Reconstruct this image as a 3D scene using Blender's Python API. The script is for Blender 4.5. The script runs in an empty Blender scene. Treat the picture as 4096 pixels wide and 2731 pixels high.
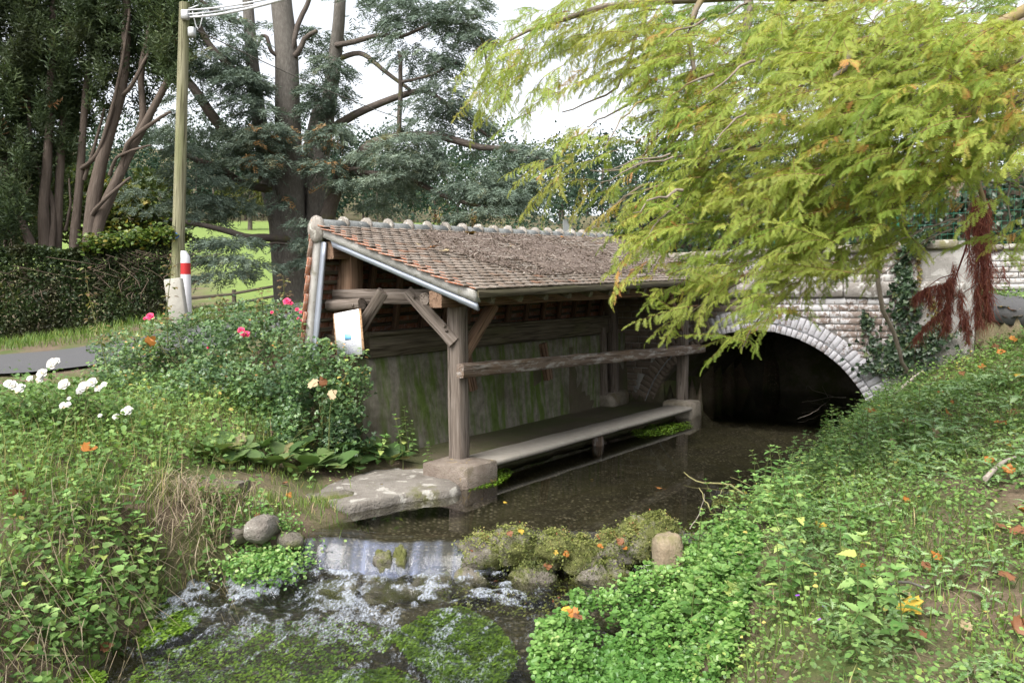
import bpy, bmesh, math, random
import numpy as np
from mathutils import Vector, Matrix
rng = np.random.default_rng(7); random.seed(7)
SC = bpy.context.scene
COL = SC.collection
R = math.radians

# ---------------------------------------------------------------- camera
FPX = 780.0; PITCH = math.atan(36/780.0); CAMZ = 2.0
cd = bpy.data.cameras.new('camera'); cam = bpy.data.objects.new('camera', cd); COL.objects.link(cam)
cam.location = (0, 0, CAMZ); cam.rotation_euler = (R(90)-PITCH, 0, 0)
cd.sensor_width = 36; cd.lens = 36*FPX/1024; cd.clip_start = 0.05; cd.clip_end = 3000
SC.camera = cam

# ---------------------------------------------------------------- sky and sun
SUN_EL, SUN_AZ, SUN_E = 52.0, 215.0, 1.4      # azimuth: clockwise from +Y (south-west, behind the left shoulder)
w = bpy.data.worlds.new('World'); SC.world = w; w.use_nodes = True
nt = w.node_tree; nt.nodes.clear()
sky = nt.nodes.new('ShaderNodeTexSky'); sky.sky_type = 'NISHITA'; sky.sun_disc = False
sky.sun_elevation = R(SUN_EL); sky.sun_rotation = R(SUN_AZ); sky.air_density = 1.0; sky.dust_density = 4.0; sky.ozone_density = 1.0
hs = nt.nodes.new('ShaderNodeHueSaturation'); hs.inputs['Saturation'].default_value = 0.22
bg = nt.nodes.new('ShaderNodeBackground'); bg.inputs['Strength'].default_value = 0.15
wo = nt.nodes.new('ShaderNodeOutputWorld')
nt.links.new(sky.outputs[0], hs.inputs['Color']); nt.links.new(hs.outputs[0], bg.inputs['Color']); nt.links.new(bg.outputs[0], wo.inputs['Surface'])
sd = bpy.data.lights.new('sun', 'SUN'); sd.energy = SUN_E; sd.angle = R(38); sd.color = (1.0, 0.95, 0.87)
sun = bpy.data.objects.new('sun', sd); COL.objects.link(sun)
el, az = R(SUN_EL), R(SUN_AZ)
sdir = Vector((math.sin(az)*math.cos(el), math.cos(az)*math.cos(el), math.sin(el)))
sun.rotation_euler = sdir.to_track_quat('Z', 'Y').to_euler(); sun.location = (-5, -5, 30)
SC.view_settings.view_transform = 'Standard'; SC.view_settings.look = 'None'
SC.view_settings.exposure = 1.38; SC.view_settings.gamma = 1.0
SC.render.engine = 'CYCLES'
SC.cycles.max_bounces = 7; SC.cycles.diffuse_bounces = 3; SC.cycles.glossy_bounces = 3
SC.cycles.transmission_bounces = 4; SC.cycles.transparent_max_bounces = 12
SC.cycles.use_denoising = True
SC.cycles.caustics_reflective = False; SC.cycles.caustics_refractive = False

# ---------------------------------------------------------------- survey helpers (photo measurements to places on known planes)
CAMV = np.array([0, 0, CAMZ]); FV = np.array([0, math.cos(PITCH), -math.sin(PITCH)]); UV = np.array([0, math.sin(PITCH), math.cos(PITCH)])
def ray(u, v): return np.array([1., 0, 0])*(u-512)/FPX + UV*(341-v)/FPX + FV
def pz(u, v, z): d = ray(u, v); return CAMV + d*(z-CAMZ)/d[2]
def py(u, v, y): d = ray(u, v); return CAMV + d*y/d[1]
TH = R(35.5); AX = np.array([math.sin(TH), math.cos(TH), 0]); BX = np.array([-math.cos(TH), math.sin(TH), 0]); P0 = np.array([-.58, 8.46, 0])
def gl(s, t, z): return P0 + AX*s + BX*t + np.array([0, 0, z])
def st(x, y): return ((x-P0[0])*AX[0]+(y-P0[1])*AX[1], (x-P0[0])*BX[0]+(y-P0[1])*BX[1])

# ---------------------------------------------------------------- numeric noise
def _h(ix, iy, iz, seed):
    n = (ix.astype(np.int64)*374761393 + iy.astype(np.int64)*668265263 + iz.astype(np.int64)*2147483647 + seed*974634777) & 0xffffffff
    n = ((n ^ (n >> 13))*1274126177) & 0xffffffff
    return ((n ^ (n >> 16)) & 0xffff)/65535.0
def vnoise(p, seed=0):
    p = np.asarray(p, float); i = np.floor(p); f = p-i; f = f*f*(3-2*f); i = i.astype(np.int64); r = 0
    for dx in (0, 1):
        for dy in (0, 1):
            for dz in (0, 1):
                wgt = (f[:, 0] if dx else 1-f[:, 0])*(f[:, 1] if dy else 1-f[:, 1])*(f[:, 2] if dz else 1-f[:, 2])
                r = r + wgt*_h(i[:, 0]+dx, i[:, 1]+dy, i[:, 2]+dz, seed)
    return r*2-1
def fbm(p, octs=4, seed=0, gain=.5):
    p = np.asarray(p, float); a, r, s = 1., 0, 0
    for o in range(octs): r = r + a*vnoise(p*(2.03**o)+o*17.3, seed+o); s += a; a *= gain
    return r/s
def n2(x, y, f, seed=0, octs=3): return fbm(np.stack([x*f, y*f, np.zeros_like(x)], 1), octs, seed)
def smooth(x): x = np.clip(x, 0, 1); return x*x*(3-2*x)

# ---------------------------------------------------------------- mesh helpers
def mesh_np(name, V, Fs, mats, midx=None, fattr=None, pattr=None, vattr=None, shade=False):
    """V (n,3); Fs list of int arrays (m,k) or one array; returns mesh datablock"""
    if isinstance(Fs, np.ndarray): Fs = [Fs]
    Fs = [f for f in Fs if len(f)]
    me = bpy.data.meshes.new(name); V = np.ascontiguousarray(V, np.float32)
    me.vertices.add(len(V)); me.vertices.foreach_set('co', V.ravel())
    nl = sum(f.size for f in Fs); npoly = sum(len(f) for f in Fs)
    me.loops.add(nl); me.loops.foreach_set('vertex_index', np.concatenate([f.ravel() for f in Fs]).astype(np.int32))
    tot = np.concatenate([np.full(len(f), f.shape[1], np.int32) for f in Fs]); start = np.concatenate([[0], np.cumsum(tot)[:-1]]).astype(np.int32)
    me.polygons.add(npoly); me.polygons.foreach_set('loop_start', start); me.polygons.foreach_set('loop_total', tot)
    if not isinstance(mats, (list, tuple)): mats = [mats]
    for m in mats: me.materials.append(m)
    if midx is not None: me.polygons.foreach_set('material_index', np.asarray(midx, np.int32))
    me.update(calc_edges=True)
    if shade: me.polygons.foreach_set('use_smooth', np.ones(npoly, bool))
    for d, dom in ((fattr, 'FACE'), (pattr, 'POINT')):
        for k, v in (d or {}).items():
            at = me.attributes.new(k, 'FLOAT', dom); at.data.foreach_set('value', np.asarray(v, np.float32))
    for k, v in (vattr or {}).items():
        at = me.attributes.new(k, 'FLOAT_VECTOR', 'POINT'); at.data.foreach_set('vector', np.ascontiguousarray(v, np.float32).ravel())
    me.validate(); return me
def link(name, me, parent=None, **props):
    o = bpy.data.objects.new(name, me); COL.objects.link(o)
    if parent: o.parent = parent
    for k, v in props.items(): o[k] = v
    return o
def empty(name, loc=(0, 0, 0), rz=0, **props):
    o = bpy.data.objects.new(name, None); COL.objects.link(o); o.location = loc; o.rotation_euler = (0, 0, rz)
    o.empty_display_size = .1
    for k, v in props.items(): o[k] = v
    return o
class MB:
    """collects pieces of geometry for ONE mesh"""
    def __init__(s): s.V = []; s.F = {}; s.n = 0; s.A = {}; s.G = []; s.M = {}
    def add(s, V, F, attr=0.0, g=None, m=0):
        V = np.asarray(V, float); F = np.asarray(F, int); k = F.shape[1]
        s.F.setdefault(k, []).append(F+s.n); s.A.setdefault(k, []).append(np.broadcast_to(np.asarray(attr, float), (len(F),)))
        s.M.setdefault(k, []).append(np.broadcast_to(np.asarray(m), (len(F),)))
        s.V.append(V); s.G.append(V if g is None else np.asarray(g, float)); s.n += len(V); return s
    def mesh(s, name, mats, shade=False, recalc=True):
        ks = sorted(s.F); Fs = [np.concatenate(s.F[k]) for k in ks]
        me = mesh_np(name, np.concatenate(s.V), Fs, mats, np.concatenate([np.concatenate(s.M[k]) for k in ks]),
                       fattr={'rnd': np.concatenate([np.concatenate(s.A[k]) for k in ks])}, vattr={'gv': np.concatenate(s.G)}, shade=shade)
        if recalc and len(me.polygons) < 1500:
            bm = bmesh.new(); bm.from_mesh(me); bmesh.ops.recalc_face_normals(bm, faces=bm.faces); bm.to_mesh(me); bm.free()
        return me
    def obj(s, name, mats, parent=None, shade=False, **props): return link(name, s.mesh(name, mats, shade), parent, **props)
def frames(D, N):
    """columns side, dir, normal for arrays of directions and normal hints"""
    D = D/np.maximum(np.linalg.norm(D, axis=1, keepdims=True), 1e-9)
    S = np.cross(D, N); S /= np.maximum(np.linalg.norm(S, axis=1, keepdims=True), 1e-9); Nn = np.cross(S, D)
    return np.stack([S, D, Nn], 2)
def scatter(TV, TF, Rm, pos, scale=1.0):
    """n copies of a template -> V, F"""
    n, k = len(pos), len(TV); sc = np.broadcast_to(np.asarray(scale, float), (n,))
    V = np.einsum('nij,kj->nki', Rm, TV)*sc[:, None, None]+pos[:, None, :]
    F = (TF[None]+(np.arange(n)*k)[:, None, None]).reshape(-1, TF.shape[1]); return V.reshape(-1, 3), F
def tube(P, r, sides=6, cap=True):
    P = np.asarray(P, float); n = len(P); r = np.broadcast_to(np.asarray(r, float), (n,))
    T = np.gradient(P, axis=0); T /= np.maximum(np.linalg.norm(T, axis=1, keepdims=True), 1e-9)
    ref = np.array([0.13, 0.07, 1.0]) if abs(T[:, 2]).mean() < .8 else np.array([1.0, 0.1, 0.05])
    A = np.cross(T, ref); A /= np.linalg.norm(A, axis=1, keepdims=True); B = np.cross(T, A)
    an = np.arange(sides)*2*np.pi/sides
    V = (P[:, None]+r[:, None, None]*(A[:, None]*np.cos(an)[None, :, None]+B[:, None]*np.sin(an)[None, :, None])).reshape(-1, 3)
    i = np.arange(n-1)[:, None]*sides; j = np.arange(sides)[None]; k = (np.arange(sides)+1) % sides
    F = np.stack([i+j, i+k[None], i+sides+k[None], i+sides+j], 2).reshape(-1, 4)
    L = np.concatenate([[0], np.cumsum(np.linalg.norm(np.diff(P, axis=0), axis=1))])
    g = np.stack([np.repeat(L, sides), np.tile(np.cos(an), n)*np.repeat(r, sides), np.tile(np.sin(an), n)*np.repeat(r, sides)], 1)
    return V, F, g
def addtube(mb, P, r, sides=6, attr=0, m=0):
    V, F, g = tube(P, r, sides); mb.add(V, F, attr, g, m)
    e = len(V)-sides                                       # end caps
    if sides >= 4:
        for base, rev in ((0, True), (e, False)):
            c = list(range(base, base+sides)); c = c[::-1] if rev else c
            mb.add(V[c], np.array([[0, q, q+1] for q in range(1, sides-1)]), attr, g[c], m)
def spline(P, n):
    P = np.asarray(P, float); k = len(P); t = np.linspace(0, k-1, n); i = np.clip(t.astype(int), 0, k-2); f = (t-i)[:, None]
    p = lambda q: P[np.clip(q, 0, k-1)]
    a, b, c, d = p(i-1), p(i), p(i+1), p(i+2)
    return .5*((2*b)+(-a+c)*f+(2*a-5*b+4*c-d)*f**2+(-a+3*b-3*c+d)*f**3)
def grid_faces(nu, nv):
    i = np.arange(nu-1)[:, None]*nv+np.arange(nv-1)[None]; i = i.ravel(); return np.stack([i, i+nv, i+nv+1, i+1], 1)
def beam(mb, p0, p1, w, h, up=(0, 0, 1), seg=7, ch=.012, jit=.004, m=0, endcut=None):
    """hewn timber: chamfered section, slightly wavy"""
    p0, p1 = np.asarray(p0, float), np.asarray(p1, float); d = p1-p0; L = np.linalg.norm(d); d = d/L
    up = np.asarray(up, float); s = np.cross(d, up); s /= np.linalg.norm(s); u = np.cross(s, d)
    a, b = w/2, h/2; sec = np.array([[-a+ch, -b], [a-ch, -b], [a, -b+ch], [a, b-ch], [a-ch, b], [-a+ch, b], [-a, b-ch], [-a, -b+ch]])
    ts = np.linspace(0, 1, seg+1); V = []; G = []
    off = rng.uniform(0, 50)
    for q, tt in enumerate(ts):
        j = rng.normal(0, jit, (8, 2)) if 0 < q < seg else rng.normal(0, jit*.5, (8, 2)); j = (j+j[[1, 0, 3, 2, 5, 4, 7, 6]])/2
        sc = sec+j; V.append(p0+d*L*tt+s*sc[:, :1]+u*sc[:, 1:]); G.append(np.stack([np.full(8, L*tt+off), sc[:, 0]+off, sc[:, 1]], 1))
    V = np.concatenate(V); G = np.concatenate(G)
    i = np.arange(seg)[:, None]*8; jn = np.arange(8)[None]; kn = (np.arange(8)+1) % 8
    F = np.stack([i+jn, i+kn[None], i+8+kn[None], i+8+jn], 2).reshape(-1, 4)
    mb.add(V, F, 0, G, m); e = seg*8
    mb.add(V[:8], np.array([[7, 6, 5, 4, 3, 2, 1, 0]]), 0, G[:8], m); mb.add(V[e:], np.array([[0, 1, 2, 3, 4, 5, 6, 7]]), 0, G[e:], m); return mb
def box(mb, c, sx, sy, sz, ax=None, ay=None, az=None, jit=0, ch=0.0, attr=0, m=0):
    """chamfered box (24 verts when ch) centred on c"""
    ax = np.array([1., 0, 0]) if ax is None else np.asarray(ax, float); ay = np.array([0, 1., 0]) if ay is None else np.asarray(ay, float)
    az = np.cross(ax, ay) if az is None else np.asarray(az, float)
    sg = np.array([[x, y, z] for x in (-1, 1) for y in (-1, 1) for z in (-1, 1)], float)
    hs_ = np.array([sx, sy, sz])/2
    L = sg*hs_ + (rng.normal(0, 1, (8, 3))*jit if jit else 0)
    F = np.array([[0, 1, 3, 2], [4, 6, 7, 5], [0, 4, 5, 1], [2, 3, 7, 6], [0, 2, 6, 4], [1, 5, 7, 3]])
    if ch <= 0:
        mb.add(np.asarray(c)+L[:, :1]*ax+L[:, 1:2]*ay+L[:, 2:]*az, F, attr, L, m); return mb
    V = []; idx = {}
    for vi in range(8):
        for k in range(3):                      # vert displaced so that it lies on face normal to axis k
            p = L[vi].copy()
            for q in range(3):
                if q != k: p[q] -= sg[vi, q]*ch
            idx[vi, k] = len(V); V.append(p)
    V = np.array(V); FA = []
    fax = [0, 0, 1, 1, 2, 2]
    for f, k in zip(F, fax): FA.append([idx[v, k] for v in f])
    for i in range(8):
        for k in range(3):
            j = i ^ (4 >> k)
            if j > i:
                k1, k2 = [q for q in range(3) if q != k]
                FA.append([idx[i, k1], idx[j, k1], idx[j, k2], idx[i, k2]])
    T = [[idx[i, 0], idx[i, 1], idx[i, 2]] for i in range(8)]
    W = np.asarray(c)+V[:, :1]*ax+V[:, 1:2]*ay+V[:, 2:]*az
    mb.add(W, np.array(FA), attr, V, m); mb.F.setdefault(3, []).append(np.array(T)+mb.n-len(W)); mb.A.setdefault(3, []).append(np.full(8, float(attr))); mb.M.setdefault(3, []).append(np.full(8, m)); return mb
def blob(mb, c, r, seed=0, nu=14, nv=9, rough=.18, freq=2.2, attr=0, m=0, flat=1.0):
    """uneven boulder"""
    c = np.asarray(c, float); r = np.broadcast_to(np.asarray(r, float), (3,))
    th = np.linspace(0, np.pi, nv); ph = np.arange(nu)*2*np.pi/nu
    D = np.stack([np.outer(np.sin(th), np.cos(ph)), np.outer(np.sin(th), np.sin(ph)), np.outer(np.cos(th), np.ones(nu))], 2).reshape(-1, 3)
    k = 1+rough*fbm(D*freq+seed*7.7, 3, seed)
    D2 = np.sign(D)*np.abs(D)**flat; V = c+D2*r*k[:, None]
    i = np.arange(nv-1)[:, None]*nu; j = np.arange(nu)[None]; q = (np.arange(nu)+1) % nu
    F = np.stack([i+j, i+nu+j, i+nu+q[None], i+q[None]], 2).reshape(-1, 4); mb.add(V, F, attr, None, m); return mb
def copy_tree(o, parent=None, **props):
    c = o.copy(); COL.objects.link(c); c.parent = parent
    for k, v in props.items(): c[k] = v
    for ch in list(o.children): copy_tree(ch, c)
    return c

# ---------------------------------------------------------------- materials
class NT:
    def __init__(s, name):
        s.m = bpy.data.materials.new(name); s.m.use_nodes = True; s.t = s.m.node_tree; s.t.nodes.clear(); s.out = s.n('OutputMaterial')
    def n(s, ty, **kw):
        nd = s.t.nodes.new('ShaderNode'+ty)
        for k, v in kw.items():
            if k in nd.inputs: s.set(nd.inputs[k], v)
            else: setattr(nd, k, v)
        return nd
    def set(s, inp, v):
        if isinstance(v, bpy.types.NodeSocket): s.t.links.new(v, inp)
        else:
            if isinstance(v, tuple) and len(v) == 3 and inp.type == 'RGBA': v = (*v, 1)
            inp.default_value = v
    def coords(s, scale=(1, 1, 1), kind='Object', attr=None):
        c = s.n('Attribute', attribute_name=attr).outputs['Vector'] if attr else s.n('TexCoord').outputs[kind]
        mp = s.n('Mapping'); s.set(mp.inputs['Vector'], c); mp.inputs['Scale'].default_value = scale; return mp.outputs[0]
    def noise(s, vec, scale, detail=4, rough=.55, dist=0): 
        nd = s.n('TexNoise'); s.set(nd.inputs['Vector'], vec); nd.inputs['Scale'].default_value = scale; nd.inputs['Detail'].default_value = detail
        nd.inputs['Roughness'].default_value = rough; nd.inputs['Distortion'].default_value = dist; return nd.outputs['Fac']
    def ramp(s, fac, stops, interp='LINEAR'):
        nd = s.n('ValToRGB'); s.set(nd.inputs[0], fac); cr = nd.color_ramp; cr.interpolation = interp
        while len(cr.elements) < len(stops): cr.elements.new(.5)
        for e, (p, c) in zip(cr.elements, stops): e.position = p; e.color = (c, c, c, 1) if isinstance(c, (int, float)) else (*c, 1)
        return nd.outputs['Color']
    def mix(s, fac, a, b, blend='MIX'):
        nd = s.n('Mix', data_type='RGBA', blend_type=blend); s.set(nd.inputs['Factor'], fac); s.set(nd.inputs[6], a); s.set(nd.inputs[7], b); return nd.outputs[2]
    def math(s, op, a, b=0.0):
        nd = s.n('Math', operation=op); s.set(nd.inputs[0], a); s.set(nd.inputs[1], b); return nd.outputs[0]
    def attr(s, name): return s.n('Attribute', attribute_name=name).outputs['Fac']
    def objrand(s): return s.n('ObjectInfo').outputs['Random']
    def bump(s, h, strength=.4, dist=.01):
        nd = s.n('Bump'); s.set(nd.inputs['Height'], h); nd.inputs['Strength'].default_value = strength; nd.inputs['Distance'].default_value = dist; return nd.outputs[0]
    def done(s, color, rough=.8, normal=None, spec=.3, **kw):
        p = s.n('BsdfPrincipled'); s.set(p.inputs['Base Color'], color); s.set(p.inputs['Roughness'], rough); s.set(p.inputs['Specular IOR Level'], spec)
        if normal is not None: s.set(p.inputs['Normal'], normal)
        for k, v in kw.items(): s.set(p.inputs[k.replace('_', ' ')], v)
        s.p = p; s.t.links.new(p.outputs[0], s.out.inputs['Surface']); return s.m

def leaf_mat(name, stops, trans=.35, rough=.5, spec=.35, big=.6, bigcol=None, useobj=False):
    """leaf: colour by its own random number, and slow drifts of colour through the plant"""
    s = NT(name); a = s.attr('rnd')
    if useobj: a = s.math('FRACT', s.math('ADD', a, s.objrand()))
    col = s.ramp(a, stops)
    if bigcol:
        f = s.ramp(s.noise(s.coords(kind='Object'), big, 2), [(.46, 0.0), (.66, 1.0)]); col = s.mix(s.math('MULTIPLY', f, .75), col, bigcol)
    p = s.n('BsdfPrincipled'); s.set(p.inputs['Base Color'], col); p.inputs['Roughness'].default_value = rough; p.inputs['Specular IOR Level'].default_value = spec
    t = s.n('BsdfTranslucent'); s.set(t.inputs['Color'], s.mix(1.0, col, (1.0, 1.0, .62), 'MULTIPLY'))
    ms = s.n('MixShader'); ms.inputs[0].default_value = trans
    s.t.links.new(p.outputs[0], ms.inputs[1]); s.t.links.new(t.outputs[0], ms.inputs[2]); s.t.links.new(ms.outputs[0], s.out.inputs['Surface']); return s.m
def bark_mat(name, c0, c1, c2, scale=6, stretch=.25, moss=None, zaxis=True, bump=.8):
    s = NT(name); v = s.coords((stretch, 1, 1), attr='gv'); n = s.noise(v, scale*4, 5, .65); n1 = s.noise(s.coords(kind='Object'), scale*.2, 3)
    col = s.mix(n1, s.ramp(n, [(.3, c0), (.5, c1), (.72, c2)]), c1)
    if moss: col = s.mix(s.ramp(s.noise(s.coords(kind='Object'), 1.7, 4), [(.55, 0.0), (.68, .8)]), col, moss)
    return s.done(col, .9, s.bump(n, bump, .03), .2)
def wood_mat(name, c0, c1, c2, pale=None, moss=None, pales=(.5, .62)):
    s = NT(name); g = s.coords((1.2, 28, 28), attr='gv'); n = s.noise(g, 1.6, 6, .62); big = s.noise(s.coords((1, 4, 4), attr='gv'), .9, 3)
    col = s.ramp(n, [(.28, c0), (.5, c1), (.75, c2)])
    if pale: col = s.mix(s.math('MULTIPLY', s.ramp(s.noise(s.coords((1.5, 7, 7), attr='gv'), 2.2, 5, .7), [(pales[0], 0.0), (pales[1], 1.0)]), .8), col, pale)
    if moss: col = s.mix(s.ramp(big, [(.5, 0.0), (.7, .7)]), col, moss)
    cr = s.ramp(s.noise(s.coords((.35, 14, 14), attr='gv'), 1.0, 2), [(.44, 1.0), (.475, .0), (.5, 1.0)])
    col = s.mix(1.0, col, s.mix(cr, (.35, .33, .3), (1, 1, 1)), 'MULTIPLY')
    return s.done(col, .85, s.bump(s.math('ADD', n, s.math('MULTIPLY', cr, .6)), .6, .012), .2)
def stone_mat(name, c0, c1, c2, lichen=None, moss=None, scale=5, bump=.5, lt=(.56, .62), mt=(.5, .62)):
    s = NT(name); v = s.coords(kind='Object'); n = s.noise(v, scale*3, 6, .68); b = s.noise(v, scale*.5, 4)
    col = s.mix(.5, s.ramp(n, [(.3, c0), (.5, c1), (.72, c2)]), s.ramp(b, [(.35, c0), (.6, c2)]))
    if moss: col = s.mix(s.ramp(s.noise(v, scale*.45, 5, .65), [(mt[0], 0.0), (mt[1], .9)]), col, moss)
    if lichen: col = s.mix(s.ramp(s.noise(v, scale*1.3, 4, .6, .4), [(lt[0], 0.0), (lt[1], .85)]), col, lichen)
    return s.done(col, .9, s.bump(s.math('ADD', n, s.noise(v, scale*12, 3)), bump, .02), .2)
# ================================================================ the lie of the land
_CP = np.array([  # surveyed spot heights x, y, z
 (-3,4.5,.3),(-3.2,5.5,.5),(-2.9,6.4,.46),(-2.4,7.1,.33),(-1.75,7.7,.15),(-1.2,8.2,.14),(-1.9,8.8,.34),(-2.5,8.6,.42),(-3.2,8,.6),(-3,9.5,.75),(-4,7,.75),
 (-4.5,9,.9),(-6,8,.9),(-6,10.5,.95),(-8,12.5,1.0),(-11,13,1.0),(-11,17,1.15),(-9,17,1.45),(-7,16.5,1.85),(-4,14,1.6),(-2.5,11.5,1.3),(-5,12,1.2),
 (-1,14,1.8),(0,16,2.05),(3,18.4,2.2),(7,20,2.25),(-6,22,2.0),(-12,22,1.5),(-4,5,.65),(-6,4,.75),(-5,0,.6),(-3,2,.3),(-9,8,.95),(-14,8,1.0),(-14,0,.9),
 (2.2,3.3,.4),(3.5,5.3,.8),(2.6,6,.5),(5.9,9,1.15),(7.6,11.6,1.62),(8,13.0,1.86),(9.5,12,1.92),(8.6,12.6,1.88),(10,8,1.7),(7,5,1.35),(4,2,.75),(1.2,2,.25),(1,0,.4),(0,-2,.5),
 (5,-3,.9),(12,14,2.2),(4.2,8.2,.72),(3.4,8,.4),(6.6,11.6,1.2),(13,4,1.8),(13,-4,1.4),(0,-8,.7),(-10,-8,.9),(10,-10,1.2),(14,20,2.3),(7.2,13.4,1.55),(5.6,11.0,.6),(6.1,12.6,.55),(9,14.5,2.0)], float)
_D = np.linalg.norm(_CP[:, None, :2]-_CP[None, :, :2], axis=2); _W = np.linalg.solve(np.block([[_D, np.ones((len(_CP), 1))], [np.ones((1, len(_CP))), np.zeros((1, 1))]]), np.append(_CP[:, 2], 0))
def land_near(x, y):
    r = np.zeros_like(x)+_W[-1]
    for k in range(len(_CP)): r += _W[k]*np.hypot(x-_CP[k, 0], y-_CP[k, 1])
    return r
def land_far(x, y):
    g = np.clip(1.1+.19*(x+11), 1.0, 2.2)
    hill = np.interp(y, [22, 30, 150, 330, 700], [0, .4, 17, 17, 17])
    k = np.interp(x, [-160, -50, -5, 30, 160], [.26, .2, .075, .03, .02])
    return g+hill+np.clip(y-150, 0, 230)*k + .35*n2(x, y, .05, 3)*smooth((y-25)/40)
WU, WL = .12, -.10
def zlow(y): return WL-.07*(6.1-np.maximum(y, -6))
def xL(y): return np.interp(y, [-20, 0, 3, 4.6, 5.2, 5.7, 5.95, 6.15, 6.3, 6.55, 6.75, 7.2, 7.65, 8.1, 8.5, 9, 17.5, 30], [-6, -3.2, -2.7, -2.53, -2.45, -2.55, -2.3, -1.95, -1.75, -1.56, -1.42, -1.46, -.96, -.46, -.3, -.1, 5.96, 5.96])
def xR(y): return np.interp(y, [-20, 0, 2.5, 4, 4.6, 5.2, 5.8, 6.2, 6.6, 7.5, 9.2, 11, 13.2, 17.5, 30], [-3, .3, .75, 1.0, 1.1, 1.15, 1.25, 1.5, 1.9, 2.6, 3.6, 4.75, 6.2, 9.0, 9.0])
def wlev(y): return np.where(y > 6.22, WU, zlow(y))
def deckz(s, t): k = smooth((-4.1-t)/.8); return 2.16*(1-k)+(1.97+.09*(s-7.0))*k
def H(x, y):
    x = np.asarray(x, float); y = np.asarray(y, float)
    far = smooth((np.maximum(np.maximum(y-19, np.abs(x-1)-13), -9-y))/6)
    z = land_near(x, y)*(1-far)+land_far(x, y)*far
    s, t = st(x, y)
    shed = smooth((s+.25)/.3)*smooth((7.0-s)/.2)           # terrace under the roof, bank behind its wall
    zs = np.where(t < 1.42, .2, 1.3+.25*smooth((t-1.5)/2))
    z = np.where((t > -.2) & (t < 4.5), z*(1-shed*smooth((4.5-t)/1.5))+zs*shed*smooth((4.5-t)/1.5), z)
    br = smooth((s-7.0)/.08)*smooth((11.1-s)/.1)*((t > .75) | (t < -2.85))          # road deck on the bridge's abutments
    z = np.where((t > -12) & (t < 6), np.where(br > .5, np.where(t < -4.3, deckz(s, t)-.04, np.maximum(z, 2.16)), z), z)
    z = z + (.035*n2(x, y, 1.4, 5)+.02*n2(x, y, 5, 9))*np.where((br > .5) | (shed > .5), .2, 1)
    wl = wlev(y); dl = xL(y)-x; dr = x-xR(y); d = np.maximum(dl, dr)
    wob = .06*n2(x, y, 3, 21); d = d+wob
    wd = np.where(dl > dr, np.where(y > 6.5, np.where(y > 8.5, .05, .2), .55), .55)
    prof = np.clip(d/wd, 0, 1); prof = prof**.8
    bed = wl-.26-.05*n2(x, y, 4, 31)
    zz = np.where(d > 0, np.maximum(wl-.03, bed+.2)+(z-wl+.03)*prof, bed+.23*np.exp(np.minimum(d, 0)/.16))
    tun = (s > 6.9) & (s < 11.0) & (t <= .75) & (t >= -2.85)
    return np.where(tun, -.3, np.where(br > .5, z, zz))
def Hs(x, y): return float(H(np.array([x]), np.array([y]))[0])

def axis(parts): return np.unique(np.concatenate([np.arange(a, b, c) for a, b, c in parts]).round(4))
gx = axis([(-500, -100, 40), (-100, -30, 6), (-30, -9, .9), (-9, -4, .18), (-4, 4, .07), (4, 9, .1), (9, 16, .5), (16, 60, 4), (60, 501, 40)])
gy = axis([(-120, -20, 15), (-20, 1, .9), (1, 4, .12), (4, 10, .07), (10, 16, .11), (16, 32, .5), (32, 100, 3), (100, 400, 9), (400, 1001, 60)])
XX, YY = np.meshgrid(gx, gy, indexing='ij'); xf, yf = XX.ravel(), YY.ravel(); ZZ = H(xf, yf)
_d = np.maximum(xL(yf)-xf, xf-xR(yf)); bedm = smooth((.04-_d)/.08)*(ZZ < .1)
sS, tS = st(xf, yf); slab = smooth((sS+.2)/.1)*smooth((6.9-sS)/.1)*(tS > -.1)*(tS < 1.5)
meadow = smooth((yf-24)/3)*np.maximum(smooth((xf+.42*yf-.5)/2), smooth((yf-45)/10))*(1-smooth((yf-147)/4))*(1-smooth((yf-34)/5)*smooth((xf+.09*yf)/3))
s = NT('ground_soil_and_grass'); v = s.coords(kind='Object')
n = s.noise(v, 7, 6, .65); nb = s.noise(v, 1.3, 4); nf = s.noise(v, 60, 4, .7)
soil = s.mix(.5, s.ramp(n, [(.3, (.055, .04, .027)), (.55, (.12, .09, .062)), (.75, (.2, .155, .11))]), s.ramp(nf, [(.3, (.07, .052, .035)), (.7, (.22, .17, .12))]))
col = s.mix(s.ramp(nb, [(.42, 0.0), (.62, .8)]), soil, s.mix(nf, (.035, .06, .014), (.09, .13, .03)))
md = s.mix(s.noise(v, .9, 5, .7), (.10, .155, .035), (.19, .25, .07)); md = s.mix(s.noise(v, .05, 3), md, (.15, .21, .055))
col = s.mix(s.attr('meadow'), col, md)
vo = s.n('TexVoronoi'); s.set(vo.inputs['Vector'], v); vo.inputs['Scale'].default_value = 24
peb = s.mix(s.ramp(vo.outputs['Distance'], [(.2, 1.0), (.55, 0.0)]), (.03, .026, .017), s.ramp(s.n('SeparateColor', Color=vo.outputs['Color']).outputs[0], [(0, (.05, .043, .03)), (.5, (.095, .08, .056)), (.9, (.19, .165, .125))]))
peb = s.mix(s.ramp(s.noise(v, 2.2, 4), [(.4, 0.0), (.7, .75)]), peb, (.055, .049, .026))
col = s.mix(s.attr('bed'), col, peb)
conc = s.mix(s.noise(v, 3, 5, .65), (.06, .05, .033), (.13, .112, .078)); conc = s.mix(s.ramp(s.noise(v, 1.1, 4), [(.45, 0.0), (.6, .6)]), conc, (.07, .085, .03))
col = s.mix(s.attr('slab'), col, conc)
M_GROUND = s.done(col, .95, s.bump(s.math('ADD', n, s.math('MULTIPLY', nf, .5)), .6, .03), .15)
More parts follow.
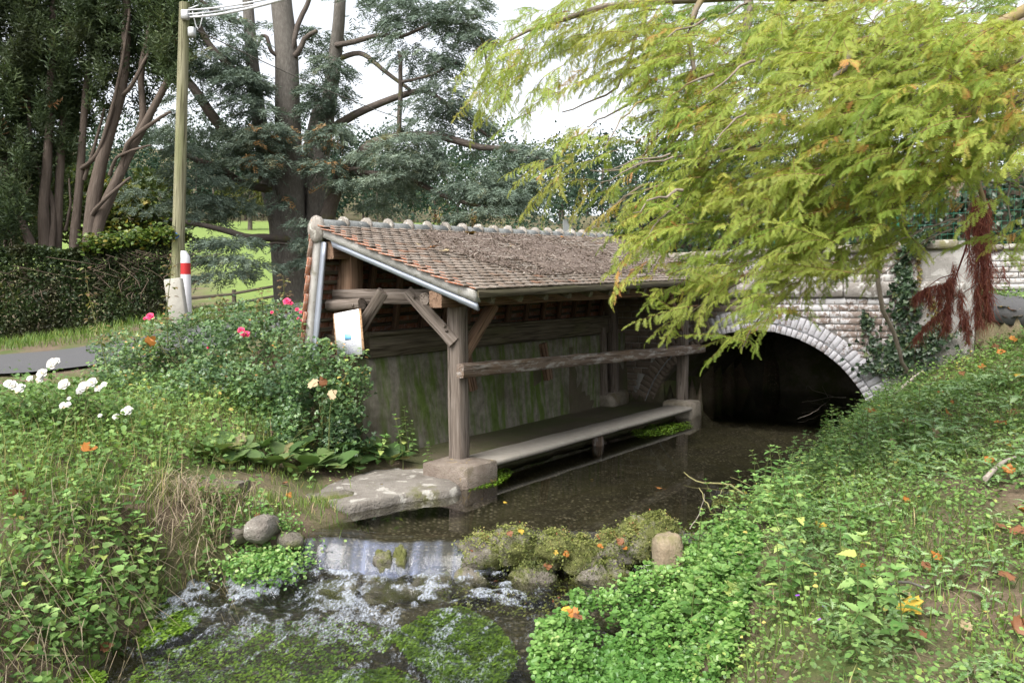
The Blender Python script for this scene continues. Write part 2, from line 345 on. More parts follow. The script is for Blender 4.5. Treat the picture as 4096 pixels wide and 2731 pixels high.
link('ground', mesh_np('ground', np.stack([xf, yf, ZZ], 1), grid_faces(len(gx), len(gy)), M_GROUND, pattr={'bed': bedm, 'meadow': meadow, 'slab': slab}, shade=True), kind='structure')

# ---------------------------------------------------------------- water: still pool, glide over the sill, riffle below
def crest(x): return 6.30+.05*np.sin(x*3.1+.6)+.035*np.sin(x*7.7)
ys = np.unique(np.concatenate([np.arange(1.5, 3.6, .05), np.arange(3.6, 6.6, .018), np.arange(6.6, 18, .09)]).round(4)); q = np.linspace(0, 1, 230)
YW = np.repeat(ys, len(q)); Q = np.tile(q, len(ys)); XA, XB = xL(YW)-.45, xR(YW)+.5
XW = XA+(XB-XA)*Q
cy = crest(XW); dy = cy-YW                                      # >0 downstream of the crest
low = zlow(YW)
lip = WU-.03*smooth((.16+dy)/.16)
drop = .22+.05*np.sin(XW*2.3+2.0); fall = np.clip(dy/drop, 0, 1.3)
zup = np.where(dy < 0, lip, WU-.03-.19*fall**1.7)
turb = np.exp(-np.clip(dy-.2, 0, 9)/.75)*(dy > .12); turb = turb*smooth((.35-XW)/.5)+.14*np.exp(-np.clip(dy-.2, 0, 9)/2.5)*(dy > .1)
fx, fy = XW*.9+YW*.45, YW
big = fbm(np.stack([XW*5, YW*3.2+XW, XW*0], 1), 4, 41); fine = fbm(np.stack([XW*17+YW*4, YW*13, XW*0], 1), 3, 43); rip = fbm(np.stack([(XW*.8-YW*.55)*3.0, (XW*.5+YW*.85)*11, XW*0], 1), 3, 47)
zl = low+.030*rip+turb*(.06*big+.035*fine)+.03*np.exp(-((dy-.30)/.1)**2)*smooth((-.1-XW)/.3)
zz = np.where(dy < .22, zup, 0); bl = smooth((dy-.14)/.14); zz = zup*(1-bl)+zl*bl
st_streak = fbm(np.stack([XW*22, YW*1.2, XW*0], 1), 2, 51)
zz = zz+np.where((dy > -.05) & (dy < .26), .010*st_streak*smooth((dy+.05)/.1), 0)
zz = zz+np.where(dy < -.05, .0006*n2(XW, YW, 3, 61), 0)
foam = np.clip(turb*1.5*(smooth((dy-.16)/.1)), 0, 1)*smooth((big*1.1+fine*.9+.02)/.55)
al_, ac_ = -.45*XW-.9*YW, .9*XW-.45*YW; stk = fbm(np.stack([ac_*15, al_*3.2, XW*0], 1), 4, 57, .6)
zz = zz+.016*stk*smooth((dy-.3)/.2)
foam = np.maximum(foam*.8, .62*smooth((stk-.02)/.4)*smooth((dy-.28)/.2)*(.35+.65*np.exp(-np.clip(dy-.3, 0, 9)/1.6))*smooth((.35-XW)/.6))  # foam streaks that also paint pale sky highlights onto the ripples
foam = np.maximum(foam, .16*smooth((rip-.2)/.25)*smooth((dy-.3)/.3)*smooth((.2-XW)/.6))
foam = np.maximum(foam, .95*np.exp(-((dy-.30)/.07)**2)*smooth((-.2-XW)/.2)*smooth((fine+.4)/.7))
sheet = (dy > -.02)*(dy < .30)*smooth((dy+.02)/.08)*smooth((.30-dy)/.06)*smooth((-.12-XW)/.25)*np.clip(.30+.45*st_streak+.14*np.sin(XW*5.3+1)+.2*smooth((dy-.1)/.15), .06, .75)
s = NT('stream_water'); v = s.coords(kind='Object'); gm = s.n('NewGeometry')
down = s.n('Attribute', attribute_name='rapid').outputs['Fac']
hh = s.math('ADD', s.math('MULTIPLY', s.noise(s.coords((1, 2.2, 1)), 9, 4, .6), s.math('ADD', s.math('MULTIPLY', down, 1.0), .004)), s.math('MULTIPLY', s.noise(v, 38, 3, .6), s.math('MULTIPLY', down, .5)))
nrm = s.bump(hh, .55, .035)
fr = s.n('Fresnel', IOR=1.33); s.t.links.new(nrm, fr.inputs['Normal'])
gls = s.n('BsdfGlossy', Roughness=.03); gls.inputs['Color'].default_value = (1, 1, 1, 1); s.t.links.new(nrm, gls.inputs['Normal'])
tr = s.n('BsdfTransparent'); tr.inputs['Color'].default_value = (.90, .91, .84, 1)
m1 = s.n('MixShader'); s.t.links.new(fr.outputs[0], m1.inputs[0]); s.t.links.new(tr.outputs[0], m1.inputs[1]); s.t.links.new(gls.outputs[0], m1.inputs[2])
fo = s.n('BsdfPrincipled'); s.set(fo.inputs['Base Color'], s.mix(s.math('MINIMUM', s.math('MULTIPLY', s.attr('sheet'), 3.0), 1.0), (.64, .70, .80), (.40, .46, .66))); fo.inputs['Roughness'].default_value = .35
s.t.links.new(s.bump(s.noise(v, 70, 4, .7), .9, .02), fo.inputs['Normal'])
fn_ = s.noise(s.coords((1.3, .6, 1)), 46, 5, .7); fc_ = s.n('Math', operation='ADD', use_clamp=True); s.set(fc_.inputs[0], s.math('MULTIPLY', s.attr('foam'), .85)); s.set(fc_.inputs[1], s.math('MULTIPLY', s.math('SUBTRACT', fn_, .60), 2.2))
ff = s.math('MAXIMUM', s.math('MULTIPLY', s.math('MULTIPLY', fc_.outputs[0], s.math('MINIMUM', s.math('MULTIPLY', s.attr('foam'), 3.0), 1.0)), .8), s.math('MULTIPLY', s.attr('sheet'), .55))
m2 = s.n('MixShader'); s.t.links.new(ff, m2.inputs[0]); s.t.links.new(m1.outputs[0], m2.inputs[1]); s.t.links.new(fo.outputs[0], m2.inputs[2]); s.t.links.new(m2.outputs[0], s.out.inputs['Surface'])
M_WATER = s.m
link('stream_water', mesh_np('stream_water', np.stack([XW, YW, zz], 1), grid_faces(len(ys), len(q))[:, ::-1], M_WATER, pattr={'foam': foam, 'sheet': sheet, 'rapid': np.clip(smooth((dy-.1)/.2)*(.42+turb), 0, 1)}, shade=True), kind='structure')

# ---------------------------------------------------------------- roads
s = NT('asphalt'); v = s.coords(kind='Object'); n = s.noise(v, 90, 3, .7)
M_ASPHALT = s.done(s.mix(s.noise(v, .9, 4), s.ramp(n, [(.3, (.05, .05, .055)), (.7, (.12, .12, .125))]), (.085, .085, .085)), .9, s.bump(n, .3, .01), .2)
def ribbon(name, pts, wd, mat, lift=.02, kerb=None):
    C = spline([(*p, 0) for p in pts], 60)[:, :2]; T = np.gradient(C, axis=0); T /= np.linalg.norm(T, axis=1, keepdims=True); N = np.stack([-T[:, 1], T[:, 0]], 1)
    nn = 9; o = np.linspace(-1, 1, nn)*wd/2; P = C[:, None]+N[:, None]*o[None, :, None]; x, y = P[..., 0].ravel(), P[..., 1].ravel()
    z = H(x, y); s_, t_ = st(x, y); z = np.where((s_ > 6.5) & (s_ < 11.3) & (t_ < 4) & (t_ > -14), deckz(s_, t_), z).reshape(60, nn); z = z+lift
    for _ in range(3): z[1:-1] = (z[:-2]+2*z[1:-1]+z[2:])/4
    link(name, mesh_np(name, np.stack([x, y, z.ravel()], 1), grid_faces(60, nn), mat, shade=True), kind='structure')
ribbon('lane', [(-17, 10.6), (-12, 11.6), (-8.6, 12.2), (-6.2, 12.9), (-4.6, 14.6), (-3.6, 17)], 2.3, M_ASPHALT, .05)
brd = [gl(8.9, q_, 0)[:2] for q_ in (-14, -9, -5, 0, 5)]+[(-4.6, 18.6), (-9, 19.6)]
ribbon('road', brd, 3.1, M_ASPHALT, .05)

kb = []; ks = np.linspace(-4.35, -13, 30)
for k_ in ks:
    for s_, z_ in ((7.02, -.3), (7.02, .10), (7.16, .10), (7.16, -.3)): kb.append(gl(s_, k_, float(deckz(np.array(7.1), np.array(k_)))+z_))
link('kerb', mesh_np('kerb', np.array(kb), np.array([[4*i+a, 4*i+(a+1) % 4, 4*i+4+(a+1) % 4, 4*i+4+a] for i in range(29) for a in range(4)]), M_ASPHALT), kind='structure')
# ================================================================ materials of the buildings
M_OAK = wood_mat('weathered_oak', (.075, .058, .046), (.14, .115, .096), (.24, .205, .18))
M_OAKP = wood_mat('weathered_oak_pale_patches', (.085, .062, .045), (.15, .11, .085), (.21, .17, .14), pale=(.36, .34, .32), moss=(.13, .075, .03))
M_OAKG = wood_mat('weathered_oak_greenish', (.06, .05, .035), (.115, .098, .07), (.19, .17, .12), moss=(.11, .11, .05))
M_OAKB = wood_mat('brown_beam_oak', (.11, .062, .038), (.19, .12, .08), (.26, .18, .125))
s = NT('roof_tile_weathered'); v = s.coords(kind='Object'); rr = s.objrand(); sep = s.attr('rnd'); k = s.math('FRACT', s.math('ADD', rr, sep))
n = s.noise(v, 18, 5, .65); base = s.ramp(k, [(0, (.155, .12, .095)), (.35, (.205, .165, .138)), (.7, (.25, .21, .18)), (.94, (.2, .148, .115)), (1, (.24, .13, .085))])
col = s.mix(s.ramp(n, [(.5, 0.0), (.68, .85)]), base, (.36, .345, .32)); col = s.mix(s.ramp(s.noise(v, 7, 4), [(.55, 0.0), (.7, .7)]), col, (.13, .11, .075))
M_TILE = s.done(col, .9, s.bump(n, .5, .006), .2)
s = NT('roof_tile_clay_edge'); v = s.coords(kind='Object'); k = s.math('FRACT', s.math('ADD', s.objrand(), s.attr('rnd')))
col = s.ramp(k, [(0, (.34, .125, .07)), (.5, (.38, .17, .10)), (.85, (.32, .16, .11)), (1, (.3, .2, .15))]); n = s.noise(v, 26, 4, .7)
M_CLAY = s.done(s.mix(s.ramp(n, [(.5, 0.0), (.64, .85)]), col, (.42, .37, .33)), .85, s.bump(n, .4, .004), .2)
M_MORTAR = stone_mat('verge_mortar', (.25, .24, .22), (.34, .33, .31), (.43, .42, .4), lichen=(.2, .19, .15), scale=6, bump=.3, lt=(.6, .7))
M_RIDGE = stone_mat('ridge_tile_slate_grey', (.12, .125, .125), (.17, .18, .18), (.24, .25, .245), lichen=(.42, .41, .38), scale=9, bump=.3, lt=(.62, .68))
M_KNOB = stone_mat('ridge_mortar_lichened', (.17, .15, .125), (.24, .22, .195), (.33, .3, .27), lichen=(.5, .48, .43), moss=(.14, .12, .06), scale=10, lt=(.56, .64), mt=(.6, .7))
s = NT('zinc_flashing'); v = s.coords(kind='Object'); M_ZINC = s.done(s.mix(s.noise(v, 5, 4), (.30, .33, .39), (.42, .45, .52)), .42, None, .5, Metallic=.55)
M_CONC = stone_mat('plinth_stone', (.13, .10, .08), (.2, .165, .135), (.3, .255, .215), lichen=(.46, .33, .1), moss=(.14, .115, .07), scale=5, bump=1.0, lt=(.6, .67), mt=(.54, .66))
M_CONCD = stone_mat('far_plinth_stone', (.15, .13, .10), (.22, .19, .15), (.31, .275, .23), moss=(.12, .1, .06), scale=4, bump=.6)
s = NT('mossy_render_wall'); v = s.coords(kind='Object'); n = s.noise(v, 9, 6, .65); st_ = s.noise(s.coords((2.6, 2.6, .35)), 2.2, 5, .6)
col = s.ramp(n, [(.3, (.12, .11, .085)), (.55, (.2, .185, .15)), (.75, (.27, .25, .205))])
col = s.mix(s.ramp(st_, [(.42, 0.0), (.6, .85)]), col, s.mix(n, (.045, .075, .012), (.1, .16, .02))); col = s.mix(s.ramp(s.noise(v, 1.3, 3), [(.5, 0.0), (.7, .7)]), col, (.075, .062, .045))
M_WALLM = s.done(col, .95, s.bump(s.math('ADD', n, st_), .6, .02), .1)
s = NT('bench_concrete'); v = s.coords(kind='Object'); n = s.noise(v, 14, 5, .6)
M_BENCH = s.done(s.mix(s.noise(v, 1.8, 4), s.ramp(n, [(.3, (.19, .17, .145)), (.7, (.31, .285, .25))]), (.25, .23, .2)), .85, s.bump(n, .3, .006), .25)

# ================================================================ wash house
WH = empty('wash_house', P0, math.pi/2-TH, label='open timber wash house with tiled roof beside the stream', category='wash house')
def part(mb, name, mats, parent=WH, shade=False, **kw): return mb.obj(name, mats, parent, shade, **kw)
S0, S1 = -.40, 6.78
def apex(s): return np.array([s, 1.72, 2.935+.05*s])
def eave(s): return np.array([s, -.52, 2.165+.045*s])
def bapex(s): return np.array([s, 1.82, 2.90+.05*s])
def bfoot(s): return np.array([s, 2.05, 1.40+.045*s])
# posts, plates, ties
b_ = MB(); beam(b_, (0, 0, .31), (-.01, .01, 2.0), .165, .17, up=(0, 1, 0), seg=9, jit=.005); part(b_, 'post', M_OAK, label='split grey post on the near plinth')
b_ = MB(); beam(b_, (6.02, -.02, .36), (6.02, 0, 2.25), .16, .16, up=(0, 1, 0), seg=9, jit=.005); part(b_, 'post', M_OAK)
b_ = MB(); beam(b_, (0, 1.66, .3), (0, 1.66, 2.62), .2, .2, up=(0, 1, 0), seg=8); part(b_, 'post', M_OAKB)
b_ = MB(); beam(b_, (6.05, 1.34, .42), (6.05, 1.4, 2.3), .2, .17, up=(0, 1, 0), seg=8); part(b_, 'post', M_OAK)
b_ = MB(); beam(b_, (5.72, 1.36, .40), (5.72, 1.4, 1.6), .08, .16, up=(0, 1, 0), seg=6); part(b_, 'post', M_OAK)
b_ = MB(); beam(b_, (-.40, -.02, 2.065), (6.78, -.02, 2.30), .17, .18, seg=14); part(b_, 'wall_plate', M_OAKB)
b_ = MB(); beam(b_, (-.06, -.17, 2.095), (-.06, 1.86, 2.105), .14, .17, seg=8); part(b_, 'tie_beam', M_OAK)
b_ = MB(); beam(b_, (-.20, 1.28, 2.02), (-.20, 1.84, 2.0), .12, .13, seg=5, ch=.03); part(b_, 'tie_clamp', M_OAK)
b_ = MB(); beam(b_, (-.34, .19, 2.07), (-.12, .19, 2.07), .13, .13, seg=3, ch=.035); part(b_, 'beam_end', M_OAK)
b_ = MB(); beam(b_, (6.02, -.17, 2.34), (6.02, 1.8, 2.34), .14, .17, seg=6); part(b_, 'tie_beam', M_OAK)
b_ = MB(); beam(b_, (-.36, 1.66, 2.64), (6.75, 1.66, 2.98), .17, .2, seg=12); part(b_, 'ridge_purlin', M_OAKB)
b_ = MB(); beam(b_, (-.135, .62, 2.16), (-.105, -.03, 1.60), .05, .14, up=(0, 1, 1), seg=4); part(b_, 'brace', M_OAK)
b_ = MB(); beam(b_, (-.15, .98, 2.16), (-.13, 1.50, 1.60), .06, .14, up=(0, 1, -1), seg=4); part(b_, 'brace', M_OAK)
b_ = MB(); beam(b_, (.04, 0, 1.42), (.62, 0, 2.0), .12, .11, up=(-1, 0, 1), seg=5); part(b_, 'brace', M_OAKB)
b_ = MB(); beam(b_, (5.96, 0, 1.6), (5.45, 0, 2.16), .11, .11, up=(1, 0, 1), seg=5); part(b_, 'brace', M_OAKB)
for c_ in ((-.17, .5, 2.09), (-.18, 1.12, 2.07), (-.135, .09, 1.78), (-.135, .06, 1.73), (-.27, 1.36, 2.0)):
    b_ = MB(); blob(b_, c_, (.014, .02, .02), nu=8, nv=5, rough=0); part(b_, 'bolt', M_OAK)
# rail, back plate and struts
b_ = MB(); beam(b_, (-.14, -.135, 1.305), (6.62, -.135, 1.24), .10, .15, seg=22, jit=.006); part(b_, 'rail', M_OAKP, label='long horizontal rail with pale worn patches')
b_ = MB(); beam(b_, (.02, 1.47, 1.50), (6.0, 1.47, 1.64), .17, .27, seg=14); part(b_, 'back_plate', M_OAKG)
b_ = MB(); beam(b_, (.02, 1.44, 1.655), (6.0, 1.44, 1.80), .2, .045, seg=14); part(b_, 'back_board', M_OAKG)
b_ = MB(); beam(b_, (-.1, 1.74, 1.56), (-.1, 2.08, 1.62), .07, .10, seg=3); part(b_, 'plank_end', M_OAKG)
for sx_ in (1.95, 3.9): b_ = MB(); beam(b_, (sx_, 1.36, .82), (sx_-.12, 1.40, 1.40), .13, .12, up=(0, 1, 0), seg=5); part(b_, 'strut', M_OAKB)
# rafters
for i, sx_ in enumerate(np.linspace(-.05, 6.6, 14)):
    a_, e_ = apex(sx_), eave(sx_); d_ = (e_-a_); b_ = MB(); beam(b_, a_+np.array([0, 0, -.13])+d_*.02, e_+np.array([0, 0, -.105])-d_*.005, .075, .095, up=(0, 0, 1), seg=5, ch=.006); part(b_, 'rafter', M_OAKG)
    a_, e_ = bapex(sx_), bfoot(sx_); b_ = MB(); beam(b_, a_+np.array([0, -.12, -.05]), e_+np.array([0, -.12, .02]), .07, .08, up=(0, 1, 0), seg=4, ch=.006); part(b_, 'rafter', M_OAKB)
b_ = MB(); beam(b_, eave(S0+.04)+np.array([0, -.025, -.035]), eave(S1)+np.array([0, -.025, -.035]), .03, .085, seg=16); part(b_, 'fascia_board', M_OAKG)
# roof planes
FR = empty('front_roof'); FR.parent = WH; BR = empty('back_roof'); BR.parent = WH
V = []; 
for sx_ in (S0+.05, S1): a_, e_ = apex(sx_), eave(sx_); V += [a_+[0, 0, -.075], e_+[0, .03, -.05], e_+[0, .03, -.03], a_+[0, 0, -.055]]
b_ = MB(); b_.add(np.array(V), np.array([[0, 1, 2, 3], [7, 6, 5, 4], [0, 4, 5, 1], [2, 6, 7, 3], [1, 5, 6, 2], [0, 3, 7, 4]])); part(b_, 'roof_boarding', M_OAKG, FR)
for k_ in range(13):
    f_ = (k_+.4)/13.2; p_, q_ = bapex(S0+.1)*(1-f_)+bfoot(S0+.1)*f_, bapex(S1)*(1-f_)+bfoot(S1)*f_
    b_ = MB(); beam(b_, p_+[0, -.055, 0], q_+[0, -.055, 0], .025, .045, seg=4, ch=.003); part(b_, 'batten', M_OAKG, BR)
TW, TL, TT = .163, .25, .013
def tile_mesh(name, sd_, side=0):
    """plain clay tile, hanging from its head at the origin down -y; sides and butt show clay"""
    r_ = np.random.default_rng(sd_); b = MB(); nx, ny = 4, 3; P = []
    for lay in (0, 1):
        for j in range(ny):
            for i in range(nx):
                xx = (i/(nx-1)-.5)*TW; yy = -j/(ny-1)*TL; P.append([xx, yy, TT*(1-lay)+.0015*(1-(2*i/(nx-1)-1)**2)+r_.normal(0, .0012)])
    P = np.array(P); P[:, 0] += P[:, 1]*r_.normal(0, .012); o = nx*ny
    F = []; M = []
    for j in range(ny-1):
        for i in range(nx-1): q = j*nx+i; F.append([q, q+nx, q+nx+1, q+1]); M.append(0); F.append([o+q, o+q+1, o+q+nx+1, o+q+nx]); M.append(1)
    for i in range(nx-1):
        F.append([i, i+1, o+i+1, o+i]); M.append(1); q = (ny-1)*nx+i; F.append([q, o+q, o+q+1, q+1]); M.append(0)
    for j in range(ny-1):
        q = j*nx; F.append([q, o+q, o+q+nx, q+nx]); M.append(side); q = j*nx+nx-1; F.append([q, q+nx, o+q+nx, o+q]); M.append(side)
    b.add(P, np.array(F), 0, None, np.array(M)); return b
_tb = [tile_mesh('tile', 100+i) for i in range(5)]; _tm = [b.mesh('roof_tile', [M_TILE, M_CLAY]) for b in _tb]
_tmv = [tile_mesh('tile', 120+i, 1).mesh('roof_tile_verge', [M_TILE, M_CLAY]) for i in range(5)]; _tmc = [b.mesh('roof_tile_red', [M_CLAY, M_CLAY]) for b in _tb]
def lay_roof(parent, top, foot, ncourse, outward, own, lift, red=False):
    rest = MB(); W = TW+.0015; ncol = int((S1-S0)/W)
    for c in range(ncourse):
        for k in range(ncol+1):
            sx = S0+.5*W+k*W-(W*.5 if c % 2 else 0)+rng.normal(0, .002)
            if sx < S0-.04 or sx > S1: continue
            A, E = np.array(top(sx)), np.array(foot(sx)); L = np.linalg.norm(E-A); dn = (E-A)/L; up = -dn
            nrm = np.cross(np.array([1., 0, 0]), up); nrm = nrm/np.linalg.norm(nrm)
            if nrm@np.array(lift) < 0: nrm = -nrm
            expo = L/ncourse; butt = E-dn*expo*c+dn*.03
            tilt = .125+rng.normal(0, .012); upt = up*math.cos(tilt)-nrm*math.sin(tilt); nt_ = nrm*math.cos(tilt)+up*math.sin(tilt); xa = np.cross(upt, nt_)
            yaw = rng.normal(0, .012); xa2 = xa*math.cos(yaw)+upt*math.sin(yaw); up2 = upt*math.cos(yaw)-xa*math.sin(yaw)
            head = butt+up2*TL+nt_*.022+rng.normal(0, .0015, 3)
            Rm = np.stack([xa2, up2, nt_], 1)
            var = int(rng.integers(5))
            if own(c, k):
                o = bpy.data.objects.new('tile', (_tmc if red else _tmv if k == 0 or (k == 1 and c % 2) else _tm)[var]); COL.objects.link(o); o.parent = parent
                o.matrix_local = Matrix(((*Rm[0], head[0]), (*Rm[1], head[1]), (*Rm[2], head[2]), (0, 0, 0, 1)))
            else:
                tb = _tb[var]; rest.add(np.concatenate(tb.V)@Rm.T+head, np.concatenate(tb.F[4]), rng.random(), None, 1 if red else np.concatenate(tb.M[4]))
    o = rest.obj('tile_field', [M_TILE, M_CLAY], parent); o['kind'] = 'stuff'
lay_roof(FR, apex, eave, 24, None, lambda c, k: k < 7 or c == 0 or (c == 1 and k < 20) or (c > 20 and k < 10), (0, -.3, 1))
lay_roof(BR, bapex, bfoot, 14, None, lambda c, k: k < 3, (0, 1, .2), red=True)
# verge: mortar band with zinc strip inside, on both slopes
def band(p, q, out, w_, s_lo, s_hi, name, mat, off):
    p, q, out = map(np.asarray, (p, q, out)); n_ = 10; b = MB(); V = []
    for i in range(n_+1):
        c = p+(q-p)*i/n_; j = rng.normal(0, .002, 4)
        for ss, oo, jj in ((s_lo, off, j[0]), (s_hi, off, j[1]), (s_hi, off+w_, j[2]), (s_lo, off+w_, j[3])): V.append([ss, *(c+out*(oo+jj))[1:]])
    V = np.array(V); F = [[4*i+a, 4*i+(a+1) % 4, 4*i+4+(a+1) % 4, 4*i+4+a] for i in range(n_) for a in range(4)]+[[3, 2, 1, 0], [4*n_, 4*n_+1, 4*n_+2, 4*n_+3]]
    b.add(V, np.array(F)); return part(b, name, mat)
fo_ = np.array([0, -.32, -.947]); bo_ = np.array([0, -.985, -.16])
pa, pe = apex(S0), eave(S0)
band(pa+[0, .04, .0], pe+[0, -.01, 0], fo_, .125, S0-.03, S0+.06, 'verge_mortar', M_MORTAR, -.005)
band(pa+[0, -.12, -.05], pe+[0, -.0, 0], fo_, .085, S0-.012, S0+.02, 'zinc_strip', M_ZINC, .122)
band(bapex(S0)+[0, -.0, .02], bfoot(S0)+[0, 0, -.03], bo_, .10, S0-.028, S0+.06, 'verge_mortar', M_MORTAR, -.0)
band(bapex(S0)+[0, .02, -.12], bfoot(S0)+[0, .02, -.16], bo_, .07, S0-.010, S0+.02, 'zinc_strip', M_ZINC, .12)
# ridge
nrt = 19; xs_ = np.linspace(S0, S1-.02, nrt+1)
for i in range(nrt):
    c0, c1 = apex(xs_[i]), apex(xs_[i+1]); an = np.linspace(-.25*np.pi*.9, 1.16*np.pi, 9); V = []
    for c, rr_ in ((c0, .10), (c1, .092)):
        for rad in (rr_, rr_-.014):
            for a_ in an: V.append([c[0], c[1]+.05+rad*math.cos(a_)*1.05, c[2]+.0+rad*math.sin(a_)*.95])
    F = []; k = 9
    for a_ in range(k-1): F += [[a_, a_+1, 2*k+a_+1, 2*k+a_], [k+a_, 3*k+a_, 3*k+a_+1, k+a_+1], [a_, k+a_, k+a_+1, a_+1], [2*k+a_, 2*k+a_+1, 3*k+a_+1, 3*k+a_]]
    F += [[0, 2*k, 3*k, k], [k-1, 2*k-1, 4*k-1, 3*k-1]]
    b_ = MB(); b_.add(np.array(V), np.array(F)); part(b_, 'ridge_tile', M_RIDGE)
    if i: b_ = MB(); blob(b_, c0+[0, .05, .035], (.055+rng.uniform(-.008, .008), .105, .105), seed=i, nu=14, nv=8, rough=.16, freq=2.5); part(b_, 'mortar_knob', M_KNOB, shade=True)
b_ = MB(); blob(b_, apex(S0)+[-.02, .07, -.03], (.075, .135, .16), seed=3, nu=18, nv=12, rough=.12); part(b_, 'mortar_knob', M_KNOB, shade=True, label='large rounded mortar end cap of the ridge')
# plinths, bench
b_ = MB(); box(b_, (-.14, -.135, .15), .53, .60, .37, ch=.014, jit=.009); part(b_, 'plinth', M_CONC, label='squared stone plinth stained with orange lichen')
b_ = MB(); box(b_, (5.92, -.05, .14), .56, .50, .48, ch=.03, jit=.012); part(b_, 'plinth', M_CONCD)
b_ = MB(); box(b_, (6.0, 1.36, .3), .62, .42, .28, ch=.06, jit=.02); part(b_, 'plinth', M_CONCD)
prof_ = [(-.35, .255), (-.362, .275), (-.358, .30), (-.34, .312), (.06, .318), (.06, .262)]; V = []; nS = 16
for i in range(nS):
    for t_, z_ in prof_: V.append([.13+(5.64-.13)*i/(nS-1), t_+.004*math.sin(i*1.7), z_+rng.normal(0, .002)+.012*i/nS])
F = [[6*i+a, 6*i+6+a, 6*i+6+(a+1) % 6, 6*i+(a+1) % 6] for i in range(nS-1) for a in range(6)]
b_ = MB(); b_.add(np.array(V), np.array(F)); b_.add(np.array(V[:6]), np.array([[0, 1, 2, 3, 4, 5]])); b_.add(np.array(V[-6:]), np.array([[5, 4, 3, 2, 1, 0]])); part(b_, 'bench', M_BENCH, label='low concrete washing bench along the water')
for sx_ in (.18, 2.6): b_ = MB(); beam(b_, (sx_, -.27, -.3), (sx_+.01, -.27, .26), .11, .1, up=(0, 1, 0), seg=5, jit=.012); part(b_, 'bench_leg', M_OAKP)
b_ = MB(); beam(b_, (.13, .02, .33), (.15, .02, .44), .05, .07, up=(0, 1, 0), seg=2, jit=.01); part(b_, 'wedge', M_OAKB)

# ---------------------------------------------------------------- retaining wall inside
nS, nZ = 50, 14; V = []
for i in range(nS):
    for j in range(nZ): V.append([-.05+6.7*i/(nS-1), 0, 0]); sx_ = V[-1][0]; fz = j/(nZ-1); V[-1][1] = (1.20+.035*sx_)*(1-fz)+1.43*fz; V[-1][2] = .1+fz*(1.26+.02*sx_)
V = np.array(V); V[:, 1] += .03*fbm(V*[2.2, 0, 3], 4, 77)+.012*fbm(V*9, 2, 78); nf_ = nS*nZ
Vb = V.copy(); Vb[:, 1] = 1.66; F = grid_faces(nS, nZ); top = [[i*nZ+nZ-1, nf_+i*nZ+nZ-1, nf_+(i+1)*nZ+nZ-1, (i+1)*nZ+nZ-1] for i in range(nS-1)]; sd_ = [[j, nf_+j, nf_+j+1, j+1] for j in range(nZ-1)]
RW = empty('retaining_wall', P0, math.pi/2-TH, label='mossy rendered retaining wall behind the washing bench', category='wall')
b_ = MB(); b_.add(np.concatenate([V, Vb]), np.concatenate([F, np.array(top), np.array(sd_)])); part(b_, 'rendered_face', M_WALLM, RW, shade=True)

# ================================================================ notice
NB = empty('notice_board', P0, math.pi/2-TH, label='white printed notice on a wooden board tied to the wash house post', category='notice')
s = NT('notice_paper'); M_PAPER = s.done((.82, .83, .86), .5, None, .4)
s = NT('notice_ink'); M_INK = s.done((.3, .3, .42), .6); s = NT('notice_blue'); M_BLUE = s.done((.2, .5, .78), .5); s = NT('notice_dark'); M_DARK = s.done((.12, .12, .16), .6)
M_PLY = wood_mat('board_wood', (.26, .15, .08), (.38, .24, .14), (.48, .33, .21))
bc = np.array([-.26, 1.44, 1.675]); bu = np.array([.02, .13, .99]); bu /= np.linalg.norm(bu); br_ = np.array([-.05, -.99, .13]); br_ = br_-bu*(br_@bu); br_ /= np.linalg.norm(br_); bn = np.cross(br_, bu)
bn = bn if bn[0] < 0 else -bn
def on(x, y, o): return bc+br_*x+bu*y+bn*o
b_ = MB(); box(b_, bc, .50, .52, .016, br_, bu, bn, ch=.003); part(b_, 'board', M_PLY, NB)
def card(x0, x1, y0, y1, o, name, mat):
    b = MB(); box(b, on((x0+x1)/2, (y0+y1)/2, o), x1-x0, y1-y0, .0012, br_, bu, bn); part(b, name, mat, NB)
card(-.225, .222, -.262, .258, .0095, 'paper_sheet', M_PAPER)
card(-.035, -.018, .095, .13, .0110, 'printed_picture', M_BLUE); card(-.002, .003, .098, .118, .0110, 'printed_mark', M_DARK)
card(-.06, .05, -.075, -.005, .0110, 'printed_picture', M_BLUE); card(-.06, .05, -.079, -.073, .0118, 'printed_mark', M_DARK)
b_ = MB()
for y_, x0, x1, h_ in [(.205, -.13, .13, .008), (-.105, -.09, .11, .004), (-.128, -.06, .08, .004), (-.15, -.07, .13, .004), (-.17, -.01, .015, .004), (-.19, -.02, .04, .005), (-.213, -.12, .13, .005), (-.232, -.05, .04, .004), (.06, -.11, .02, .002), (.035, -.12, .0, .002)]:
    x_ = x0
    while x_ < x1: l_ = rng.uniform(.010, .032); box(b_, on(x_+l_/2, y_, .0110), l_, h_*1.5, .001, br_, bu, bn); x_ += l_+.008
part(b_, 'printed_lines', M_INK, NB, kind='stuff')

